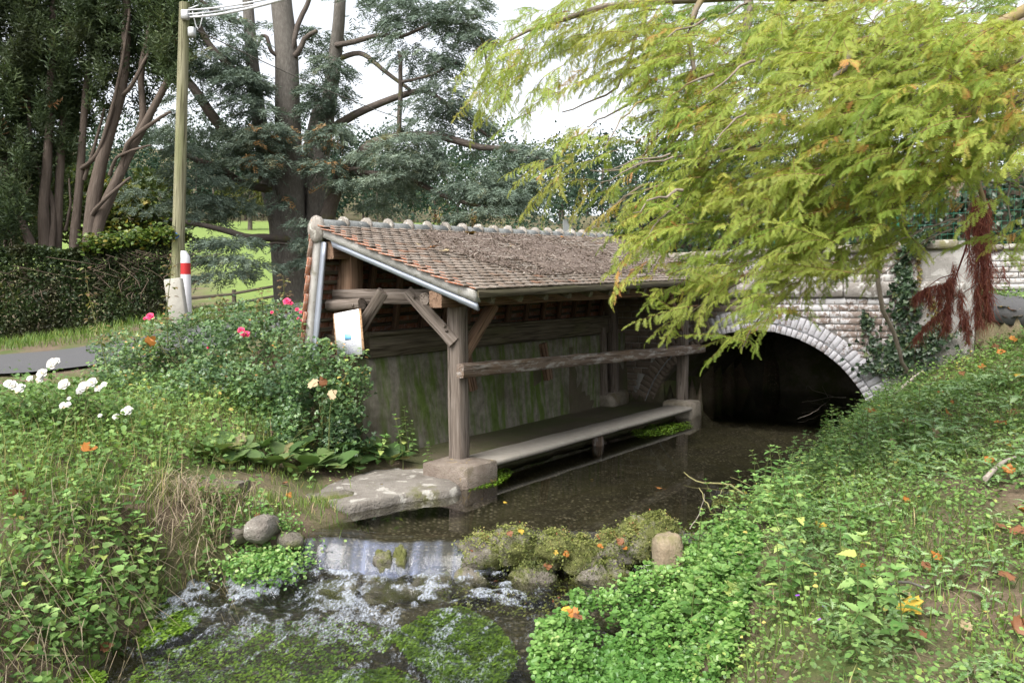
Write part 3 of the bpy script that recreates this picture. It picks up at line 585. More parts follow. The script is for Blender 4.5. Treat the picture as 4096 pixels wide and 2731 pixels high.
# ================================================================ bridge
SB = 6.8; TC, ZC, RA = -1.0, -.45, 2.02
BG = empty('bridge', P0, math.pi/2-TH, label='whitewashed brick road bridge with a low round arch over the stream', category='bridge')
def brick_mat(name, flake, base, pale=(.6, .58, .57)):
    s = NT(name); v = s.coords(kind='Object'); gmv = s.n('NewGeometry').outputs['Position']; k = s.objrand()
    n = s.noise(gmv, 16, 6, .7); big = s.noise(gmv, 1.1, 3)
    br = s.ramp(k, base); br = s.mix(s.noise(gmv, 30, 4, .7), br, (.17, .13, .11))
    f = s.math('ADD', s.math('ADD', n, s.math('MULTIPLY', s.math('SUBTRACT', k, .5), .16)), s.math('MULTIPLY', s.math('SUBTRACT', big, .5), .45))
    col = s.mix(s.ramp(f, [(flake, 0.0), (flake+.09, .92)]), br, pale); col = s.mix(s.ramp(s.noise(gmv, 5, 5, .7), [(.58, 0.0), (.7, .7)]), col, (.13, .12, .105))
    return s.done(col, .9, s.bump(n, .6, .012), .2)
_bb = [(0, (.15, .11, .092)), (.4, (.195, .155, .132)), (.75, (.23, .195, .172)), (1, (.26, .235, .21))]
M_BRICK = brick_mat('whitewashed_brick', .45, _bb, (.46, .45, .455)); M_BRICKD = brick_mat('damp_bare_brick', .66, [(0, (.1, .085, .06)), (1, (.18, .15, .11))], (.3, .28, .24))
M_BRICKP = brick_mat('parapet_brick', .47, [(0, (.18, .15, .128)), (1, (.245, .22, .195))], (.42, .41, .395)); M_RING = brick_mat('whitewashed_arch_brick', .36, [(0, (.2, .19, .19)), (1, (.29, .28, .28))], (.40, .395, .42))
M_JOINT = stone_mat('lime_mortar', (.23, .22, .205), (.33, .315, .3), (.43, .415, .4), lichen=(.14, .13, .115), scale=6, lt=(.56, .66)); M_GROOVE = stone_mat('grey_cement_joint', (.16, .165, .175), (.22, .225, .235), (.28, .285, .29), scale=6)
M_COPE = stone_mat('coping_stone', (.14, .125, .098), (.21, .19, .155), (.3, .275, .24), lichen=(.43, .415, .37), moss=(.16, .15, .07), scale=6, lt=(.57, .64), mt=(.5, .62))
M_STRING = stone_mat('string_course_stone', (.12, .105, .09), (.19, .17, .15), (.28, .26, .24), lichen=(.48, .47, .45), scale=6, lt=(.55, .63)); M_PIER = stone_mat('pier_render', (.18, .17, .155), (.25, .235, .22), (.31, .295, .28), lichen=(.35, .34, .32), scale=4)
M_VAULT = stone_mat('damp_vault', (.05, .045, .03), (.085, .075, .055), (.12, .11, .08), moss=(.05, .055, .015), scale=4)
RO = RA+.36
def arch_z(t, r): d = r*r-(t-TC)**2; return ZC+math.sqrt(d) if d > 0 else -.4
# spandrel core: recessed mortar face
b_ = MB(); tt = np.unique(np.concatenate([np.linspace(-4.2, 3.4, 60), np.linspace(TC-RA-.14, TC+RA+.14, 60)])); V = []
for t_ in tt:
    zb = max(-.4, arch_z(t_, RA+.14)) if abs(t_-TC) < RA+.139 else -.4
    V += [[SB+.012, t_, zb], [SB+.012, t_, 2.86], [SB+.4, t_, 2.86], [SB+.4, t_, zb]]
F = [[4*i+a, 4*i+(a+1) % 4, 4*i+4+(a+1) % 4, 4*i+4+a] for i in range(len(tt)-1) for a in (0, 1, 2, 3)]; F += [[0, 3, 2, 1], [4*len(tt)-4, 4*len(tt)-3, 4*len(tt)-2, 4*len(tt)-1]]
b_.add(np.array(V), np.array(F)); part(b_, 'spandrel_wall', M_JOINT, BG)
_bm = []
for i in range(4): b_ = MB(); box(b_, (0, 0, 0), 1, 1, 1, ch=.022, jit=.016); _bm.append(b_)
_brk = {}
def brick(parent, c, ls, lt_, lz, mat, name='brick', rot=None):
    key = (mat.name, int(rng.integers(4)))
    if key not in _brk: _brk[key] = _bm[key[1]].mesh('brick', mat)
    o = bpy.data.objects.new(name, _brk[key]); COL.objects.link(o); o.parent = parent; o.location = c; o.scale = (ls, lt_, lz)
    o.rotation_euler = rot if rot else tuple(rng.normal(0, .006, 3)); return o
def courses(t0, t1, z0, z1, mat, parent, sface, hgt=.106, ln=.30, inside=None):
    n_ = int(round((z1-z0)/hgt)); hh_ = (z1-z0)/n_
    for c in range(n_):
        z = z0+(c+.5)*hh_; t_ = t1+rng.uniform(0, .2)
        while t_ > t0:
            l_ = ln*(.48 if rng.random() < .3 else 1)*rng.uniform(.95, 1.04); a_, b2 = min(t_, t1), max(t_-l_, t0); t_ -= l_+.013
            if a_-b2 < .07: continue
            tc = (a_+b2)/2
            if inside and not inside(tc, z, a_-b2): continue
            brick(parent, (sface+.055+rng.normal(0, .003), tc, z), .12, a_-b2, hh_-.013, mat)
out_ring = lambda t_, z, l_: math.hypot(t_-TC, z-ZC) > RO-.02
courses(-4.15, -1.3, .42, 2.12, M_BRICK, BG, SB, inside=lambda t_, z, l_: out_ring(t_, z, l_) and (t_ > -4.2))
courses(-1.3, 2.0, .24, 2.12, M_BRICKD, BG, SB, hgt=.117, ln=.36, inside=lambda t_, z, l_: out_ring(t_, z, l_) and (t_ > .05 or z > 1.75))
courses(-3.45, .35, 2.375, 2.83, M_BRICKP, BG, SB+.01, hgt=.114)
# arch rings
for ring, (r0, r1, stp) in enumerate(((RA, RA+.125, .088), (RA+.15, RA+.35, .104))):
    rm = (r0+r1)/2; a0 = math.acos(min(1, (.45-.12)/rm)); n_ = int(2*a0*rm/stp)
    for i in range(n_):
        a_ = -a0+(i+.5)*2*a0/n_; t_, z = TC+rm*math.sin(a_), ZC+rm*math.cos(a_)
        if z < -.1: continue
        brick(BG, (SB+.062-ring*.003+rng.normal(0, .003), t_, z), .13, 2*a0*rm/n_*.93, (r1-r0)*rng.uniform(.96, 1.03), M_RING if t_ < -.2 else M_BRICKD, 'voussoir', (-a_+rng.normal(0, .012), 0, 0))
aa = np.linspace(-1.36, 1.36, 60); V = []
for a_ in aa:
    for r_, s_ in ((RA+.12, SB+.10), (RA+.12, SB+.004), (RA+.155, SB+.004), (RA+.155, SB+.10)): V.append([s_+.004*math.sin(a_*23), TC+r_*math.sin(a_), ZC+r_*math.cos(a_)])
b_ = MB(); b_.add(np.array(V), np.array([[4*i+a, 4*i+4+a, 4*i+4+(a+1) % 4, 4*i+(a+1) % 4] for i in range(59) for a in range(4)])); part(b_, 'ring_joint', M_GROOVE, BG)
# vault, its far end shut by an added wall to keep the arch black
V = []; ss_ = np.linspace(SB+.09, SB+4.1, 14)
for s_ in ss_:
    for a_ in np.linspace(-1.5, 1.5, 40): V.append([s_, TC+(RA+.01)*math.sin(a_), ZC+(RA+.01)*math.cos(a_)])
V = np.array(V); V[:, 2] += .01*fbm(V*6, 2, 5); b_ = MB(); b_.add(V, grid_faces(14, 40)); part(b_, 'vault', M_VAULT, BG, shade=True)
b_ = MB(); box(b_, (SB+4.15, TC, .6), .1, 4.4, 2.4); part(b_, 'added_end_wall', M_VAULT, BG)
b_ = MB(); box(b_, (SB+2.25, TC+.2, 1.86), 3.68, 8.2, .5); part(b_, 'deck', M_ASPHALT, BG)
# string course, coping, pier
t_ = .6
while t_ > -4.1:
    l_ = min(rng.uniform(.42, .7), t_+4.13); b_ = MB(); box(b_, (SB+.06+rng.normal(0, .004), t_-l_/2, 2.245+rng.normal(0, .004)), .24, l_-.012, .235, ch=.022, jit=.007); part(b_, 'string_course_stone', M_STRING, BG); t_ -= l_
t_ = 1.6
while t_ > -4.0:
    l_ = min(rng.uniform(.55, .95), t_+4.03); b_ = MB(); box(b_, (SB+.17+rng.normal(0, .004), t_-l_/2, 2.905+rng.normal(0, .004)-.01*(t_+4)/4), .5, l_-.012, .14, ch=.03, jit=.008); part(b_, 'coping_stone', M_COPE, BG); t_ -= l_
ar = np.linspace(0, math.pi/2, 8); prof2 = [(-3.50, 1.0), (-4.26, 1.0)]+[(-4.26+.2*(1-math.cos(a_)), 2.80+.16*math.sin(a_)) for a_ in ar]+[(-3.50, 2.845)]
V = [[s_, t_, z] for s_ in (SB-.012, SB+.46) for t_, z in prof2]; k = len(prof2); b_ = MB(); b_.add(np.array(V), np.array([[i, (i+1) % k, k+(i+1) % k, k+i] for i in range(k)]))
b_.add(np.array(V[:k]), np.array([list(range(k))[::-1]])); b_.add(np.array(V[k:]), np.array([list(range(k))])); part(b_, 'end_pier', M_PIER, BG, label='rendered grey end pier with a rounded shoulder')
# far parapet beyond the road
FP = empty('far_parapet', P0, math.pi/2-TH, label='low brick parapet on the far side of the road', category='wall')
b_ = MB(); box(b_, (11.06, -5.0, 2.55), .28, 9.0, 1.0); part(b_, 'wall_core', M_JOINT, FP)
courses(-6.6, -3.4, 2.3, 2.94, M_BRICKP, FP, 10.87, hgt=.107)
for i in range(9): b_ = MB(); box(b_, (11.04, -1.2-.9*i, 3.10), .42, .885, .10, ch=.02, jit=.005); part(b_, 'coping_stone', M_COPE, FP)
# ================================================================ background trees, hedges, pole, fence
def pyz(u, v, y): return py(u, v, y)
def pathp(pts, y, jit=0):
    """photo points of a limb -> 3-D points around depth y (third value = depth offset)"""
    return np.array([py(p[0], p[1], y+(p[2] if len(p) > 2 else 0)) for p in pts])
M_BARKC = bark_mat('cedar_bark', (.065, .058, .050), (.125, .114, .100), (.22, .205, .185), scale=5, stretch=.35)
M_BARKM = bark_mat('cedar_limb_bark_mossy', (.05, .04, .033), (.10, .082, .07), (.17, .15, .13), scale=5, moss=(.11, .12, .03))
M_BARKR = bark_mat('yew_bark', (.05, .038, .030), (.105, .082, .066), (.19, .16, .135), scale=6, stretch=.12)
M_CEDAR = leaf_mat('cedar_needles', [(0, (0.080, 0.113, 0.088)), (.5, (0.141, 0.189, 0.146)), (.88, (0.247, 0.301, 0.229)), (.97, (0.247, 0.238, 0.132)), (1, (0.417, 0.238, 0.106))], .18, .6, .2, big=.35, bigcol=(.075, .105, .085))
M_YEW = leaf_mat('yew_foliage', [(0, (0.036, 0.060, 0.028)), (.5, (0.068, 0.101, 0.044)), (.85, (0.114, 0.158, 0.066)), (.96, (0.130, 0.128, 0.047)), (1, (0.259, 0.120, 0.047))], .25, .5, .25, big=.5, bigcol=(.035, .04, .02))

def strip_twig(rs, L, w, nside, droop, flat=.25, taper=.55):
    """a spray: midrib plus side shoots, each a narrow pointed blade; tri template"""
    V = []; F = []
    def blade(p, d, l, w_):
        d = d/np.linalg.norm(d); sd = np.cross(d, rs.normal(0, 1, 3)); sd /= np.linalg.norm(sd); k = len(V)
        m = p+d*l*.45+np.array([0, 0, -.04*l]); V.extend([p, m+sd*w_, p+d*l+np.array([0, 0, -.14*l]), m-sd*w_]); F.extend([[k, k+1, k+2], [k, k+2, k+3]])
    for i in range(nside):
        f = (i+.6)/nside; base = np.array([0, f*L, -droop*L*f*f]); l = L*(1-taper*f)*.48*rs.uniform(.7, 1.2)
        for sgn in (-1, 1):
            d = np.array([sgn*rs.uniform(.7, 1.1), rs.uniform(.5, .9), rs.normal(0, flat)]); blade(base, d, l, w)
            blade(base+d*l*.35, d+rs.normal(0, .5, 3)*[1, .6, flat*2], l*.55, w*.9)
    blade(np.array([0, .3*L, -droop*L*.09]), np.array([0, 1, -droop*1.2]), L*.75, w); return np.array(V), np.array(F)
def cloud(mb, C, D, N, T, sc, m=0, rnd=None):
    n = len(C); Rm = frames(D, N); k = rng.integers(len(T), size=n); rnd = rng.random(n) if rnd is None else rnd
    for j, (TV, TF) in enumerate(T):
        q = k == j
        if q.any():
            V, F = scatter(TV, TF, Rm[q], C[q], sc[q] if np.ndim(sc) else sc); mb.add(V, F, np.repeat(rnd[q], len(TF)), np.zeros((len(V), 3)), m)
def bigobj(mb, name, mats, parent=None, **kw): return link(name, mb.mesh(name, mats, recalc=False), parent, **kw)

# ---------------------------------------------------------------- cedar
YC = 24.0
cb = py(290, 292, YC); CED = empty('cedar_tree', (cb[0], cb[1], Hs(cb[0], cb[1])), label='big many-stemmed blue-green cedar spreading behind the wash house', category='tree')
tr_ = MB(); lm = MB(); O = np.array(CED.location)
def limb(mb, pts, r0, r1, n=14, sides=10, y=YC):
    P = spline(pathp(pts, y), n)-O; P += np.cumsum(rng.normal(0, .012, P.shape), 0)*.6; addtube(mb, P, np.linspace(r0, r1, n), sides); return P
limb(tr_, [(297, 345), (293, 274), (289, 184), (287, 123), (284.6, 53), (279, -20), (276, -80)], .52, .25, 22, 14)
limb(tr_, [(288, 340, -.1), (280, 228, -.1), (270, 184), (262, 130), (256, 79), (249, 0), (246, -50)], .35, .12, 18)
limb(tr_, [(305, 340, .2), (315, 219, .3), (317, 193, .3), (326, 123, .3), (334, 61, .3), (338, 18), (341, -40)], .34, .15, 18)
limb(tr_, [(300, 340, .5), (303, 200, .6), (308, 150, .8), (318, 100, 1.2)], .3, .12, 10)
limbs = [([(318, 250, -.1), (328, 210, -.3), (340, 175, -.6), (352, 161, -.8), (371, 144, -1), (394, 137, -1.2), (438, 135, -1.4), (473, 146, -1.6), (507, 149, -1.8), (540, 158, -2)], .26, .05),
 ([(399, 137, -1.2), (400, 100, -1.2), (400, 58, -1.2), (397, 52, -1.2)], .075, .05), ([(326, 132, .2), (364, 110, -.4), (415, 91, -1), (438, 98, -1.3), (491, 137, -1.6)], .14, .04),
 ([(335, 60, .3), (359, 54, 0), (382, 70, -.5), (410, 91, -1)], .09, .05), ([(345, 172, -.5), (403, 177, -1.5), (438, 193, -1.9), (473, 205, -2.2), (515, 210, -2.5)], .11, .03),
 ([(270, 184), (240, 150, -.4), (215, 119, -.8), (198, 93, -1), (184, 74, -1.1), (165, 50, -1.2)], .2, .09), ([(249, 21), (233, 21, -.5), (214, 10, -.9), (190, -8, -1)], .1, .05),
 ([(287, 84), (272, 87, -.2), (257, 86, -.1)], .09, .07), ([(256, 90), (233, 68, -.7), (210, 46, -1), (196, 23, -1.2), (180, 5, -1.3)], .13, .06),
 ([(290, 240, -.3), (265, 238, -1), (245, 237, -1.6), (222, 230, -2), (192, 224, -2.4), (170, 220, -2.6)], .13, .05), ([(270, 190, -.2), (242, 182, -.8), (221, 168, -1.1), (198, 160, -1.4), (184, 154, -1.5), (160, 150, -1.6)], .13, .05),
 ([(286, 60), (298, 53, -.1), (305, 39, -.2), (317, 32, -.3)], .1, .06), ([(286, 62), (292, 50, -.1), (300, 22, 0), (308, 3, 0), (312, -10, 0)], .1, .06), ([(336, 45), (360, 40, -.3), (382, 35, -.8), (400, 37, -1), (440, 20, -1.5)], .09, .04),
 ([(401, 82, -1.2), (418, 78, -1.4), (436, 71, -1.6), (455, 62, -1.8)], .05, .03), ([(285, 58), (272, 52, -.2), (267, 38, -.3), (262, 36, -.3), (257, 46, -.2)], .07, .05), ([(440, 20, -1.5), (470, 25, -1.6), (483, 40, -1.8), (488, 70, -1.9)], .06, .03),
 ([(360, 150, -.9), (375, 155, -1.6), (390, 160, -1.8)], .06, .03), ([(344, 174, -.6), (352, 170, -1.3), (366, 169, -1.6)], .09, .04), ([(300, 245, -.4), (275, 244, -1.2), (262, 248, -1.5)], .05, .02)]
for P, r0, r1 in limbs: limb(lm, P, r0, r1, 16, 8)
bigobj(tr_, 'trunk', M_BARKC, CED); bigobj(lm, 'limbs', M_BARKM, CED)
for o_ in CED.children: o_.data.polygons.foreach_set('use_smooth', np.ones(len(o_.data.polygons), bool))
rs = np.random.default_rng(5); TCED = [strip_twig(rs, .42, .0145, 6, .3) for _ in range(5)]
# u, v, ru, rv, depth, count : boughs of foliage, layered
boughs = [(248, 108, 33, 40, -1.0, 800), (262, 148, 28, 30, -1.4, 620), (236, 70, 22, 20, -.6, 260), (326, 150, 22, 34, -1.2, 620), (327, 82, 24, 26, -.6, 420), (350, 10, 34, 18, -.2, 420), (315, 40, 14, 14, .6, 110), (400, 14, 26, 14, -.6, 260), (430, 32, 48, 30, -1.4, 900), (470, 20, 26, 22, -1.6, 300),
 (442, 80, 24, 26, -1.5, 260), (422, 114, 46, 13, -1.3, 300), (405, 158, 46, 22, -1.8, 750), (470, 166, 42, 24, -1.9, 760), (516, 168, 26, 32, -2.0, 520), (500, 203, 44, 14, -2.3, 430), (372, 212, 24, 5, .4, 130), (236, 256, 42, 20, -2.3, 560), (304, 240, 20, 24, -1.3, 330),
 (196, 182, 28, 36, -1.6, 620), (190, 82, 20, 34, -.6, 330), (220, 34, 34, 28, -.9, 520), (180, 15, 30, 22, -.8, 330), (195, 130, 26, 22, .4, 260), (233, 205, 30, 9, -.9, 210), (280, 200, 14, 8, -1.0, 90), (160, 150, 26, 30, .8, 260), (150, 210, 30, 24, .6, 320), (270, 20, 10, 10, .8, 40), (345, 118, 12, 14, .2, 110), (462, 120, 26, 12, -1.6, 200), (395, 190, 24, 10, -1.2, 160), (300, 90, 10, 16, 1.2, 60)]
C = []; Dd = []; Sc = []
for (u, v, ru, rv, dz, cnt) in boughs:
    c0 = py(u, v, YC+dz); mpp = (YC+dz)/FPX; nl = max(2, int(rv/5)); n = int(cnt*.95)
    lay = rng.integers(nl, size=n); zo = ((lay+.5)/nl*2-1)*rv*mpp; an = rng.uniform(0, 2*np.pi, n); wid = np.sqrt(np.clip(1-((lay+.5)/nl*2-1)**2, .2, 1)); rr = np.sqrt(rng.random(n))
    ox = np.cos(an)*rr*ru*mpp*wid; oy = np.sin(an)*rr*min(1.3, ru*mpp*.8)
    lx = rng.normal(0, .25, nl)[lay]*ru*mpp
    P = c0+np.stack([ox+lx, oy, zo-.16*(rr**2)*rv*mpp+rng.normal(0, .05, n)+.12*np.sin(lay*2.3+ox*1.4)], 1)
    d = np.stack([np.cos(an)+rng.normal(0, .4, n), np.sin(an)*.8+rng.normal(0, .4, n)-.3, -.28+rng.normal(0, .2, n)], 1); C.append(P); Dd.append(d); Sc.append(rng.uniform(.65, 1.25, n))
C = np.concatenate(C); Dd = np.concatenate(Dd); Sc = np.concatenate(Sc)
uu = 512+FPX*C[:, 0]/C[:, 1]; vv = 305-FPX*(C[:, 2]-CAMZ)/C[:, 1]; gap = fbm(C*[.8, .8, 1.5], 3, 91)
keep = gap < .06+.12*rng.random(len(C))
keep &= ~((np.abs(uu-288) < 13) & (vv < 125) & (rng.random(len(C)) < .85)) & ~((uu > 262) & (uu < 338) & (vv > 172) & (vv < 228) & (rng.random(len(C)) < .7)) & ~((uu > 285) & (uu < 300) & (vv > 225) & (rng.random(len(C)) < .8))
C, Dd, Sc = C[keep], Dd[keep], Sc[keep]; mb = MB(); nn_ = np.tile([0, 0, 1.], (len(C), 1))+rng.normal(0, .3, (len(C), 3))
rv_ = np.clip(.5+.33*fbm(C*.9, 2, 12)+rng.normal(0, .16, len(C)), 0, .95); rv_ = np.where((np.hypot(C[:, 0]+6.2, C[:, 2]-6.3) < 1.3) & (rng.random(len(C)) < .12), .995, rv_)
cloud(mb, C-O, Dd, nn_, TCED, Sc, rnd=rv_); bigobj(mb, 'crown', M_CEDAR, CED)

# ---------------------------------------------------------------- yew group on the left
YY_ = 19.5
TY = [strip_twig(np.random.default_rng(50+i), .40, .016, 6, .05, flat=.7, taper=.3) for i in range(4)]
def yew(name, label, stems, masses, y, upr=1.0):
    b0 = py(stems[0][0][0][0], 262, y); E_ = empty(name, (b0[0], b0[1], Hs(b0[0], b0[1])), label=label, category='tree'); o = np.array(E_.location); t_ = MB()
    for pts, r0, r1 in stems:
        P = spline(pathp(pts, y), 14)-o; P += np.cumsum(rng.normal(0, .01, P.shape), 0)*.6; addtube(t_, P, np.linspace(r0, r1, 14)*(1+.06*np.sin(np.arange(14)*2.1)), 9)
    k_ = bigobj(t_, 'trunk', M_BARKR, E_); k_.data.polygons.foreach_set('use_smooth', np.ones(len(k_.data.polygons), bool))
    C = []; D = []
    for (u, v, ru, rv, dz, cnt) in masses:
        n = int(cnt*.75); c0 = py(u, v, y+dz); mpp = (y+dz)/FPX; g = rng.normal(0, .5, (n, 3)); g = g/np.maximum(1, np.linalg.norm(g, axis=1, keepdims=True)/1.1)
        nc = max(4, n//22); cc = rng.uniform(-1, 1, (nc, 3)); kk = rng.integers(nc, size=n); off = rng.normal(0, 1, (n, 3))*[.10, .12, .26]
        P = c0+cc[kk]*[ru*mpp, min(1.2, ru*mpp), rv*mpp]+off; C.append(P); D.append(np.stack([rng.normal(.12, .35, n), rng.normal(-.1, .35, n), upr+rng.normal(0, .35, n)], 1))
    C = np.concatenate(C); D = np.concatenate(D); mb = MB(); rv2 = np.clip(.45+.4*fbm(C*1.1, 2, 33)+rng.normal(0, .18, len(C)), 0, .93); rv2 = np.where(rng.random(len(C)) < .006, 1, rv2)
    cloud(mb, C-o, D, rng.normal(0, 1, (len(C), 3)), TY, rng.uniform(.7, 1.3, len(C)), rnd=rv2); bigobj(mb, 'crown', M_YEW, E_)
yew('yew_tree', 'dark yew with bare reddish trunks fanning up beside the utility pole',
 [([(89, 262), (89, 245), (96, 183), (112, 120), (124, 77), (127, 0), (128, -60)], .2, .07), ([(97, 250), (99, 223), (121, 172), (143, 128), (169, 80), (178, 55)], .17, .05), ([(128, 150, .1), (142, 120, .1), (140, 72, .1), (153, 3, .1), (158, -50, .1)], .09, .06),
  ([(122, 175), (128, 143, -.2), (161, 118, -.3), (172, 112, -.3)], .07, .03), ([(75, 262, .2), (75, 239, .2), (80, 175, .2), (86, 96, .2), (92, 40, .2)], .13, .06), ([(120, 97), (132, 85, -.1), (145, 60, -.1), (160, 30, -.1)], .06, .03), ([(84, 180, .2), (98, 130, .1), (104, 108, 0)], .05, .02), ([(110, 175), (118, 156, -.2), (150, 145, -.4)], .05, .02), ([(92, 215, -.1), (104, 200, -.3), (130, 178, -.3)], .06, .03), ([(80, 170, .2), (100, 150, -.1), (120, 80, -.2), (131, 10, -.2)], .06, .03)],
 [(100, 40, 30, 45, .3, 620), (140, 30, 26, 34, .2, 520), (172, 40, 14, 34, -.4, 360), (168, 15, 18, 20, -.2, 220), (85, 100, 24, 26, .5, 260), (105, 20, 40, 25, .8, 380), (150, 95, 26, 18, .8, 120), (178, 70, 8, 20, -.4, 60), (60, 120, 18, 24, .6, 200)], YY_)
yew('yew_tree', 'dark yew at the frame edge, its trunks behind the clipped hedge',
 [([(44, 262), (44, 245), (43, 204), (47, 150), (50, 60), (52, -40)], .16, .07), ([(58, 262, .3), (58, 245, .3), (62, 160, .3), (66, 90, .3), (70, 0, .3)], .13, .06), ([(36, 255, -.1), (30, 240, -.1), (22, 222, -.1), (10, 190, -.2), (4, 150, -.2)], .13, .05), ([(15, 262, .4), (13, 230, .4), (18, 170, .4), (24, 90, .4), (20, 0, .4)], .11, .06), ([(52, 250), (54, 205, .2), (36, 160, .1), (30, 110, .1), (34, 40, 0)], .08, .03), ([(10, 262), (6, 240), (16, 215), (34, 185)], .05, .02), ([(66, 230, .3), (72, 205, .2), (70, 180, .2)], .04, .02), ([(-20, 262, .4), (-16, 200, .4), (-6, 120, .4), (0, 20, .4)], .13, .06)],
 [(20, 40, 34, 50, .2, 950), (60, 40, 30, 45, .1, 760), (15, 120, 30, 40, 0, 720), (50, 120, 26, 30, .2, 420), (12, 190, 24, 40, -.3, 430), (34, 205, 16, 26, .8, 150), (-15, 80, 26, 70, 0, 350), (60, 170, 16, 24, .9, 120), (20, 0, 50, 20, 0, 380), (-5, 230, 20, 20, -.4, 160)], YY_)

# ---------------------------------------------------------------- hedge, ivy-topped hedge
def quadleaf(n_, l, w): # pointed 2-tri leaf folded on its midrib
    return np.array([[0, 0, 0], [w, .5*l, .12*l], [0, l, -.06*l], [-w, .5*l, .12*l]]), np.array([[0, 1, 2], [0, 2, 3]])
LQ = [quadleaf(0, 1, .33), quadleaf(0, 1, .26), (np.array([[0, 0, 0], [.42, .35, .08], [.3, .8, .05], [0, 1, -.08], [-.3, .8, .05], [-.42, .35, .08]]), np.array([[0, 1, 2], [0, 2, 3], [0, 3, 4], [0, 4, 5]]))]
M_HEDGE = leaf_mat('clipped_hedge_leaves', [(0, (0.019, 0.034, 0.014)), (.5, (0.041, 0.066, 0.024)), (.85, (0.070, 0.106, 0.037)), (1, (0.156, 0.156, 0.050))], .2, .5, .3, big=1.6, bigcol=(.045, .04, .022))
M_IVYB = leaf_mat('ivy_hedge_leaves', [(0, (.03, .06, .012)), (.5, (.075, .13, .02)), (.8, (.13, .19, .03)), (1, (.24, .2, .04))], .3, .4, .4)
M_IVYD = leaf_mat('dark_ivy_leaves', [(0, (.014, .03, .014)), (.5, (.03, .058, .026)), (.85, (.055, .09, .04)), (1, (.11, .13, .05))], .22, .35, .45)
M_TWIG = bark_mat('twigs', (.06, .045, .033), (.13, .10, .075), (.21, .17, .13), scale=9, bump=.3)
def hedge(name, label, p_, q_, top, depth, n, mat, size, twigs, lumps=.12, T=LQ):
    p_, q_ = np.array(p_), np.array(q_); L = np.linalg.norm(q_-p_); d_ = (q_-p_)/L; nr = np.array([-d_[1], d_[0]])
    E_ = empty(name, (*((p_+q_)/2), Hs(*((p_+q_)/2))), label=label, category='hedge'); o = np.array(E_.location); f = rng.random(n); a_ = rng.random(n)
    side = rng.random(n) < .72; dep = np.where(side, -depth/2+np.abs(rng.normal(0, .10, n)), rng.uniform(-.5, .5, n)*depth)
    xy = p_+d_*(f*L)[:, None]+nr*dep[:, None]; g = H(xy[:, 0], xy[:, 1]); tp = np.interp(f, [0, 1], top)+lumps*n2(f*L, a_*0, 1.3, 8)
    z = np.where(side, g+(tp-g)*a_, tp-np.abs(rng.normal(0, .08, n))); C = np.stack([xy[:, 0], xy[:, 1], z], 1); C[:, :2] += nr*(.12*fbm(np.stack([f*L*2, z*2, z*0], 1), 3, 9))[:, None]
    hole = fbm(C*1.7, 3, 14); keep = (hole < .34)|(rng.random(n) < .5); C = C[keep]; n = len(C)
    D = np.stack([-nr[0]*.6+rng.normal(0, .6, n), -nr[1]*.6+rng.normal(0, .6, n), rng.normal(.2, .6, n)], 1); mb = MB()
    cloud(mb, C-o, D, rng.normal(0, 1, (n, 3))+[0, -.5, .6], T, size*rng.uniform(.6, 1.3, n), rnd=np.clip(.45+.35*fbm(C*2.2, 2, 4)+rng.normal(0, .2, n), 0, 1)); bigobj(mb, 'foliage', mat, E_)
    tw = MB()
    for _ in range(twigs):
        f_ = rng.random(); x_ = p_+d_*f_*L+nr*rng.uniform(-.35, .1)*depth; z0 = Hs(*x_); P = [np.array([*x_, z0-.05])]
        tz = np.interp(f_, [0, 1], top)-.1; k = 6
        for j in range(1, k): P.append(np.array([x_[0]+rng.normal(0, .09)*j, x_[1]+rng.normal(-.03, .05)*j, z0+(tz-z0)*j/k]))
        addtube(tw, np.array(P)-o, np.linspace(.016, .005, k), 4)
    bigobj(tw, 'branches', M_TWIG, E_, kind='stuff'); return E_
hedge('hedge', 'dark clipped hedge running along the lane under the yews', (-13.5, 17.4), (-8.3, 17.0), (3.2, 3.22), 0.9, 33000, M_HEDGE, .078, 90)
hedge('hedge', 'scruffy hedge topped with bright ivy leaves by the utility pole', (-8.45, 16.9), (-6.95, 16.6), (3.38, 3.5), .9, 9500, M_HEDGE, .065, 90)
hd = MB(); n = 2600; f = rng.random(n); Cx = np.stack([-9.0+2.1*f, 16.75-.3*f+rng.uniform(-.5, .4, n), 3.36+.12*f+.10*rng.normal(0, 1, n)-.1*(1-f)], 1)
oo = py(155, 242, 16.6); IV = empty('ivy', tuple(oo), label='bright green ivy capping the scruffy hedge by the pole', category='ivy')
cloud(hd, Cx-np.array(oo), np.stack([rng.normal(0, 1, n), rng.normal(-.6, .6, n), rng.normal(.1, .5, n)], 1), np.tile([0, -.5, 1.], (n, 1))+rng.normal(0, .4, (n, 3)), [LQ[2]], .085*rng.uniform(.6, 1.3, n)); bigobj(hd, 'leaves', M_IVYB, IV)

